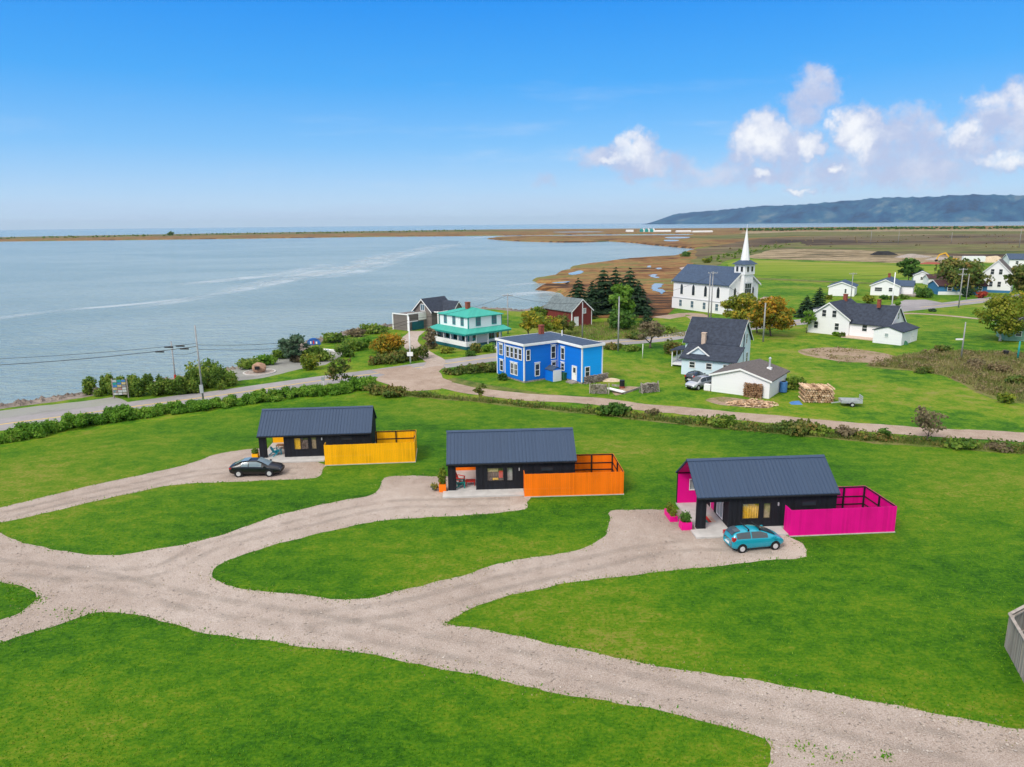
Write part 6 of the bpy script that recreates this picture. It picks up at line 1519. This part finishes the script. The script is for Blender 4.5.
x, y = G(963, 263.5); t = thing('box_trailer', 'white box trailer parked in the machine yard', 'trailer', (x, y, 0), R(-12))
obj('box', MB().box(0, 10.5, 0, 2.6, 1.0, 3.8), 'white_trim', t); obj('door', MB().box(10.5, 10.55, .1, 2.5, 1.1, 3.7), 'dark_metal', t)
for q in (1.5, 8.2): obj('wheel', MB().tube((q, -.05, .5), (q, .3, .5), .5, .5, 10), 'tyre', t); obj('wheel', MB().tube((q, 2.3, .5), (q, 2.65, .5), .5, .5, 10), 'tyre', t)
def dump(name, px, py, rx, ry, h, material, label, cat, seed):
    rn = np.random.default_rng(seed); x, y = G(px, py); mb = MB(); n = 20; ph = rn.uniform(0, 6.28, 4)
    for j, (f, z) in enumerate(((1, 0), (.72, .5), (.42, .85))):
        for i in range(n):
            a = 6.2832 * i / n; q = 1 + .14 * math.sin(3 * a + ph[0]) + .08 * math.sin(7 * a + ph[1]); mb.v.append((math.cos(a) * rx * f * q, math.sin(a) * ry * f * q, -.05 if j == 0 else h * z * (1 + .2 * math.sin(2 * a + ph[2]))))
    mb.v.append((0, 0, h))
    for j in range(2):
        for i in range(n): k = (i + 1) % n; mb.f.append((j * n + i, j * n + k, (j + 1) * n + k, (j + 1) * n + i))
    for i in range(n): mb.f.append((2 * n + i, 2 * n + (i + 1) % n, 3 * n))
    o = obj(name, mb, material); o.location = (x, y, 0); return tag(o, label, cat)
dump('spoil_heap', 883, 255, 9, 5, 2.6, 'spoil_black', 'long black heap of spoil at the edge of the straw field', 'heap', 1)
dump('gravel_heap', 912, 257.5, 11, 6, 2.2, 'stone', 'grey gravel heap between black spoil and the excavator', 'heap', 2)
dump('gravel_heap', 940, 260, 8, 5, 1.8, 'stone', 'smaller grey gravel heap near the left excavator', 'heap', 3)
dump('sand_heap', 992, 262, 9, 5, 3.2, 'sand', 'tall tan sand heap behind the tall gabled house', 'heap', 4)
dump('earth_heap', 931, 264, 6, 3, 1.0, 'brick', 'low reddish earth heap in the machine yard', 'heap', 5)
# ------------------------------------------------------------------ hedges, shrubs, trees
hedge(smooth_line(g((-190, 468), (-90, 453), (0, 441.5), (70, 428), (130, 418), (180, 412), (230, 405), (262, 400)), 4, False), 2.5, 1.4, 'hedge_leaf', 'long green hedge between the road and the upper lawn', 100000, .18, 71, hvar=.16)
hedge(smooth_line(g((258, 401.5), (290, 397.5), (330, 393), (364, 389)), 4, False), 2.5, 1.25, 'hedge_leaf', 'low dark hedge end behind the yellow cabin roof', 24000, .18, 72)
hedge(smooth_line(g((104, 393), (130, 393.2), (165, 393), (196, 390), (222, 386)), 4, False), 4.6, 2.5, 'shrub_leaf', 'thick mass of seaside bushes behind the sign rack', 44000, .22, 73, 'bushes', 'bushes', hvar=.22)
hedge(smooth_line(g((380, 364), (396, 362), (412, 360), (420, 358.5)), 4, False), 3.0, 1.8, 'rust_leaf', 'dark clipped thicket around the foot of the white sign pole', 4200, .32, 74, 'thicket', 'bushes')
hedge(smooth_line(g((452, 374.5), (466, 373), (482, 372), (496, 371)), 3, False), 2.2, 1.1, 'rust_leaf', 'low brownish hedge between the road and the blue house', 3000, .28, 75)
for a in ((207, 380, 6.2, 3.6, 'shrub_leaf', 'tall rounded bush right behind the roadside pole', None), (222, 384, 4.4, 2.4, 'shrub_leaf', 'low bush at the right foot of the roadside pole', None),
          (252, 368.5, 5.0, 1.9, 'shrub_leaf', 'low spreading bush left behind the memorial boulder', None), (266, 364.5, 4.0, 2.1, 'hedge_leaf', 'rounded bush directly behind the memorial boulder', None), (281, 358.5, 4.6, 1.9, 'shrub_leaf', 'dark low bush between boulder and young pine', None),
          (311, 369.5, 3.6, 3.0, 'yellow_leaf', 'yellow green bush standing at the road side of the lookout', None), (318, 361, 5.6, 3.0, 'shrub_leaf', 'broad green bush right of the young pine', None), (300, 362, 3.6, 1.5, 'twig_leaf', 'low grey bush beneath the young pine', None),
          (334, 342, 6.0, 2.4, 'shrub_leaf', 'wide bush at the shore behind the painted round sign', None), (351, 350, 6.0, 2.2, 'shrub_leaf', 'wide low bush in front of the shoreline path', None), (362, 347, 5.4, 2.2, 'hedge_leaf', 'green bush left of the orange tinted one', None),
          (373, 333, 6.2, 2.4, 'shrub_leaf', 'dark green bush at the water left of the shingle house', None), (355, 336.5, 4.4, 1.9, 'twig_leaf', 'thin grey bush near the water', None), (388, 352.5, 7.2, 4.2, 'orange_leaf', 'big bush turning orange beside the lane', None),
          (345, 357, 3.4, 2.6, 'shrub_leaf', 'narrow bush at the edge of the lookout gravel', None),
          (361, 387.5, 4.6, 1.9, 'hedge_leaf', 'dark green bush right of the thin roadside shrub', None), (378, 394, 4.0, 1.5, 'rust_leaf', 'low dark shrub at the mouth of the dirt road, left one', None), (394, 396, 4.2, 1.6, 'rust_leaf', 'low dark shrub at the mouth of the dirt road, right one', None),
          (614, 414.5, 4.2, 1.7, 'green_leaf', 'round green bush at the lower edge of the dirt road', None), (603, 415, 2.4, 1.1, 'shrub_leaf', 'small dark bush left of the round green one', None), (652, 415, 1.8, .9, 'twig_leaf', 'beige dry bush at the edge of the dirt road', None),
          (722, 426, 3.6, 1.4, 'shrub_leaf', 'low green bush under the firewood heap across the dirt road', None), (700, 424, 2.0, 1.0, 'shrub_leaf', 'small green bush left of the low green roadside one', None), (796, 433, 4.6, 1.5, 'rust_leaf', 'brownish bush on the verge across from the firewood stack', None), (817, 434, 3.0, 1.1, 'shrub_leaf', 'smaller bush right of the brownish verge bush', None),
          (884, 438.5, 1.7, 1.4, 'green_leaf', 'small upright green bush left of the bare roadside tree', None), (846, 436, 2.6, 1.2, 'twig_leaf', 'dry brown bush on the verge below the trailer', None), (958, 447, 3.2, .9, 'shrub_leaf', 'flat green bush right of the bare roadside tree', None), (1000, 450, 2.8, .8, 'twig_leaf', 'flat dry bush at the right end of the verge', None),
          (1006, 436 - 33, 2.0, 1.6, 'yellow_leaf', 'yellowish bush in the lawn below the scrub', None), (794, 389, 2.8, 2.2, 'shrub_leaf', 'leafy bush at the back corner of the garage', None), (489, 352, 2.6, 1.9, 'hedge_leaf', 'round dark bush at the porch steps of the teal roofed house', None), (476, 352.5, 2.6, 2.0, 'rust_leaf', 'round reddish bush at the porch corner', None), (470, 356, 2.0, 1.2, 'green_leaf', 'low green bush in front of the porch corner', None),
          (447, 352.5, 3.2, 1.2, 'yellow_leaf', 'yellowish low bush along the porch base', None), (432, 348.5, 2.4, 1.4, 'twig_leaf', 'brown bush at the left end of the porch', None), (436, 342.5, 1.6, 2.2, 'green_leaf', 'small green bush by the lean to wall', None),
          (620, 329, 6.6, 5.0, 'green_leaf', 'big round bush in front of the bright green tree', None), (636, 339, 4.8, 1.4, 'rust_leaf', 'flat bush beside the road left of the bare tree', None), (666, 333, 4.4, 1.8, 'shrub_leaf', 'bush right of the bare crooked tree', None), (672, 354, 4.6, 3.0, 'rust_leaf', 'dark bush left of the pale blue house porch', None), (612, 349, 4.0, 1.2, 'rust_leaf', 'low hedge like bush right of the blue house gable', None), (632, 350.5, 3.8, 1.3, 'shrub_leaf', 'bush at the road edge near the thin white post', None),
          (707, 263, 6.0, 3.4, 'yellow_leaf', 'yellow green bush behind the church roof', None), (694, 267, 3.0, 2.0, 'shrub_leaf', 'small bush at the marsh edge left behind the church', None), (686, 256.5, 7.0, 4.0, 'green_leaf', 'lone bush at the tip of the marsh inlet', None),
          (868.5, 303.5, 3.6, 2.8, 'yellow_leaf', 'round bush between the small garage and the bungalow', None), (829, 299.5, 2.4, 1.8, 'yellow_leaf', 'small bush at the left corner of the small garage', None), (884, 299.5, 2.6, 1.6, 'green_leaf', 'bush at the front corner of the bungalow', None), (893, 300, 2.4, 1.5, 'rust_leaf', 'reddish bush under the bungalow windows', None), (923, 297.5, 5.8, 4.0, 'green_leaf', 'dark bush between the bungalow and the blue cottage', None),
          (904, 299, 3.4, 1.4, 'shrub_leaf', 'low bush along the bungalow deck', None), (897.5, 305.5, 1.5, 1.0, 'hedge_leaf', 'small clipped bush on the bungalow lawn', None), (932.5, 311.5, 1.8, .9, 'needle', 'small dark bush between road and lane', None), (981, 298, 3.2, 2.4, 'red_leaf', 'low red bush at the corner of the tall house', None), (966, 297, 3.6, 3.4, 'needle', 'dark evergreen bush before the blue cottage', None),
          (836, 335.6, 1.6, .8, 'hedge_leaf', 'low bush under the farmhouse front windows', None), (842, 337, 1.6, .9, 'rust_leaf', 'reddish bush at the farmhouse corner', None), (503, 380, 1.5, 1.3, 'green_leaf', 'small bush at the left corner of the blue house', None), (941, 352.5, 3.2, 1.6, 'rust_leaf', 'brown bush at the top edge of the scrub', None),
          (924, 372.5, 3.4, 1.1, 'rust_leaf', 'red brown bush in the middle of the scrub', None), (975, 366, 3.0, 1.3, 'twig_leaf', 'grey bush in the scrub right of the lamp arm pole', None), (1000, 372, 3.6, 1.4, 'scrub_leaf', 'brown bush at the right of the scrub', None), (1016, 384, 3.6, 1.4, 'rust_leaf', 'brown red bush where the scrub reaches the right edge', None)):
    shrub(a[0], a[1], a[2], a[3], a[4], a[5], 'bush', 'bush', size=.30 if a[1] > 350 else .42)
# scrub
gr_ = np.random.default_rng(21)
def scatter(poly_px, n, cl=0.0):
    P = np.array(g(*poly_px)); lo, hi_ = P.min(0), P.max(0); out = np.zeros((0, 2))
    while len(out) < n:
        q = lo + (hi_ - lo) * gr_.random((n * 2, 2)); q = q[inside(q, [tuple(p) for p in P])]
        if cl: q = q[(np.sin(q[:, 0] * .9 + 2 * np.sin(q[:, 1] * .5)) + np.sin(q[:, 1] * .8 + q[:, 0] * .3) + gr_.normal(size=len(q)) * .8) > cl]
        out = np.concatenate([out, q])
    return out[:n]
SCR = ((870, 366), (900, 356.5), (930, 352), (970, 351), (1020, 353), (1100, 366), (1100, 412), (1012, 401), (986, 394), (968, 385), (950, 377), (912, 370))
def scrub_mass(name, pts, hmin, hmax, size, leaf, label, per, seed):
    g2 = np.random.default_rng(seed); n = len(pts); h = hmin + (hmax - hmin) * g2.random(n) ** 1.5
    lb = [(pts[i, 0], pts[i, 1], h[i] * .4, .5 + .4 * g2.random(), .5 + .4 * g2.random(), h[i] * .55) for i in range(n)]
    o = quads(name, leaf_quads(lb, n * per, size, seed, .3), leaf); return tag(o, label, 'scrub', kind='stuff')
scrub_mass('brush', scatter(SCR, 260, .35), .3, 1.0, .26, 'scrub_leaf', 'brown green brush covering the rough ground', 26, 81)
tag(tufts('tall_grass', scatter(SCR, 14000), .2, .7, .12, 'tall_grass', 82), 'tall dry grass in the rough ground', 'grass')
VER = ((400, 392), (470, 398.8), (560, 407.8), (640, 415.3), (720, 422.3), (850, 434.8), (1024, 447.3), (1100, 452.3), (1100, 461), (1024, 454), (930, 446), (850, 440), (720, 428), (600, 415), (500, 404), (400, 395.5))
tag(tufts('tall_grass', scatter(VER, 6000), .15, .55, .10, 'verge_blade', 83), 'tall dry grass along the dirt road', 'grass')
scrub_mass('brush', scatter(VER, 230, .2), .3, 1.0, .2, 'rust_leaf', 'mixed low green brush along the dirt road', 26, 84)
scrub_mass('brush', scatter(((800, 352), (840, 347), (900, 357), (896, 365), (850, 364), (810, 358)), 40), .2, .5, .2, 'scrub_leaf', 'weeds on the bare earth patch', 20, 85)
tag(tufts('tall_grass', scatter(((540, 330), (600, 322), (660, 325), (700, 336), (660, 337), (600, 341), (560, 346)), 7000), .15, .5, .14, 'tall_grass', 86), 'long grass around the barn', 'grass')
MO = ((700, 250), (760, 241), (850, 236), (1024, 233.5), (1200, 231), (1250, 250), (1024, 255), (900, 249), (760, 249))
scrub_mass('moor_scrub', scatter(MO, 200, .3), .4, 1.2, 1.2, 'scrub_leaf', 'scattered dark scrub on the brown moor', 10, 88)
scrub_mass('moor_scrub', scatter(((740, 229.6), (900, 228.2), (1100, 227.2), (1100, 228.6), (900, 229.6), (740, 231.2)), 420), 2, 4.5, 5.5, 'green_leaf', 'dark line of low woods at the far edge of the moor', 9, 89)
scrub_mass('dune_scrub', scatter(((700, 262), (735, 251.5), (765, 245.5), (802, 243), (765, 250), (740, 258), (712, 266)), 60, .3), .8, 2.4, 1.0, 'shrub_leaf', 'low scrub along the dune behind the church', 14, 90)
scrub_mass('barrier_scrub', scatter(((-200, 241.5), (0, 238), (243, 233.4), (400, 231.1), (480, 229.9), (480, 231), (243, 234.6), (0, 239.4), (-200, 243)), 300), 1.2, 3.4, 4.5, 'shrub_leaf', 'green scrub along the far barrier beach', 8, 91)
_x, _y = G(171, 235.4); shrub(0, 0, 16, 13, 'green_leaf', 'lone dark clump of trees on the far barrier beach', 'bush', 'bush', 500, 3, xy=(_x, _y))
# roadside and lookout trees
tree(294, 362, 5.2, 2.7, 'needle_pale', 'young blue green pine standing alone at the lookout', name='pine_tree', n=1700, size=.4, base=.12, k=11, shell=.2)
tree(341, 388, 5.0, 2.2, 'rust_leaf', 'thin roadside shrub tree with sparse rusty leaves', 'tree', 'young_tree', 900, .30, .25, tr=.08, k=9, shell=.2)
tree(480, 399.5, 2.3, 1.0, 'rust_leaf', 'thin young tree on the verge left of the blue house', 'tree', 'young_tree', 320, .22, .2, tr=.04, k=6, shell=.2)
tree(926, 441, 4.0, 1.9, 'twig_leaf', 'nearly bare brown tree on the verge of the dirt road', 'tree', 'young_tree', 700, .24, .3, tr=.07, k=9, shell=.15)
tree(650, 348, 5.4, 2.7, 'twig_leaf', 'bare crooked grey tree by the road', 'tree', 'bare_tree', 1000, .34, .3, tr=.2, k=10, shell=.15)
tree(430, 349, 4.4, 1.8, 'twig_leaf', 'bare purplish tree beside the lean to of the teal roofed house', 'tree', 'bare_tree', 700, .3, .25, tr=.12, k=8, shell=.15)
spruce(578, 318, 9.9, 5.0, 'left one of the dark spruces by the red barn', 3600, .85)
spruce(603, 312.5, 11.8, 5.8, 'tallest dark spruce of the group behind the barn', 4200, .85)
spruce(615, 310, 11.4, 5.2, 'dark spruce just behind the bright green tree', 3600, .85)
spruce(629, 313, 11.6, 6.2, 'right one of the dark spruces by the red barn', 4200, .9)
spruce(592, 314, 8.4, 4.0, 'short dark spruce filling the gap between the barn spruces', 1700, .95)
spruce(638, 314, 8.4, 4.4, 'lower dark spruce at the right end of the group', 1700, .95)
tree(622, 322, 9.4, 3.6, 'bright_leaf', 'bright green leafy tree before the dark spruces', n=2200, size=.6, base=.15)
spruce(647, 326, 4.2, 2.2, 'small dark spruce beside the bare crooked tree', 800, .6)
tree(529, 336, 5.6, 2.6, 'gold_leaf', 'golden tinted small tree left of the red barn, left one', n=1000, size=.42, k=9, shell=.3)
tree(547, 338, 5.0, 3.2, 'gold_leaf', 'low golden tinted tree left of the red barn, middle one', n=1100, size=.42, k=9, base=.3, shell=.3)
tree(563, 335, 4.2, 2.6, 'rust_leaf', 'low rusty tree touching the corner of the red barn', n=800, size=.42, k=8, base=.25, shell=.3)
tree(540, 322, 4.0, 2.4, 'shrub_leaf', 'small green tree behind the golden ones', n=700, size=.42, k=8, base=.2)
tree(741, 326, 8.0, 4.3, 'gold_leaf', 'yellow green maple in front of the church door', n=4200, size=.42, base=.18, k=13)
tree(771, 336, 7.8, 4.4, 'orange_leaf', 'maple turning orange right of the church', n=4200, size=.42, base=.14, k=13)
tree(757, 333, 5.6, 2.6, 'yellow_leaf', 'green lower tree between the two maples', n=1000, size=.5, base=.12, k=9)
spruce(818, 314, 6.8, 3.2, 'taller dark spruce left of the farmhouse', 1300, .8); spruce(806, 317, 5.2, 3.2, 'shorter spreading spruce left of the farmhouse', 1200, .8)
tree(806.5, 333, 5.0, 1.8, 'bright_leaf', 'slender young tree at the left corner of the farmhouse', 'tree', 'young_tree', 420, .36, .35, tr=.08, k=7, shell=.25)
tree(908, 282, 9.6, 4.2, 'green_leaf', 'dark green tree behind the bungalow', n=1600, size=.75, base=.2)
tree(958.5, 293.5, 11.0, 8.4, 'rust_leaf', 'broad dark maple spreading over the blue cottage', n=3000, size=.75, base=.10, k=16, tr=.3)
tree(999, 290, 7.4, 3.4, 'red_leaf', 'red leaved tree in front of the tall white house', n=1100, size=.6, base=.25, shell=.3)
tree(1020, 298, 9.5, 4.6, 'rust_leaf', 'tall brownish tree at the right edge behind the lawn', n=2000, size=.75, base=.15, k=13)
tree(1040, 292, 12, 6.0, 'green_leaf', 'tall green tree right of the red leaved one', n=1800, size=.8, base=.15, k=13)
tree(1000, 341, 9.2, 4.6, 'yellow_leaf', 'large yellow green birch with a white trunk beside the green shed', n=4600, size=.4, base=.2, bark='birch_bark', k=15, tr=.2, shell=.35)
tree(1022, 332, 8.6, 3.6, 'gold_leaf', 'yellowing tree behind the large birch', n=1500, size=.5, base=.2, k=11)

# ------------------------------------------------------------------ haze
hz = MB().box(-25500, 29500, -550, 29500, -3.6, 262)
ho = obj('haze', hz, None); ho['kind'] = 'stuff'
hm = bpy.data.materials.new('haze'); hm.use_nodes = True
nt = hm.node_tree; nt.nodes.clear()
vo = nt.nodes.new('ShaderNodeVolumePrincipled'); vo.inputs['Color'].default_value = (.76, .92, 1.0, 1); vo.inputs['Density'].default_value = 2.8e-5; vo.inputs['Anisotropy'].default_value = .2
out_ = nt.nodes.new('ShaderNodeOutputMaterial'); nt.links.new(vo.outputs[0], out_.inputs['Volume'])
ho.data.materials.append(hm)
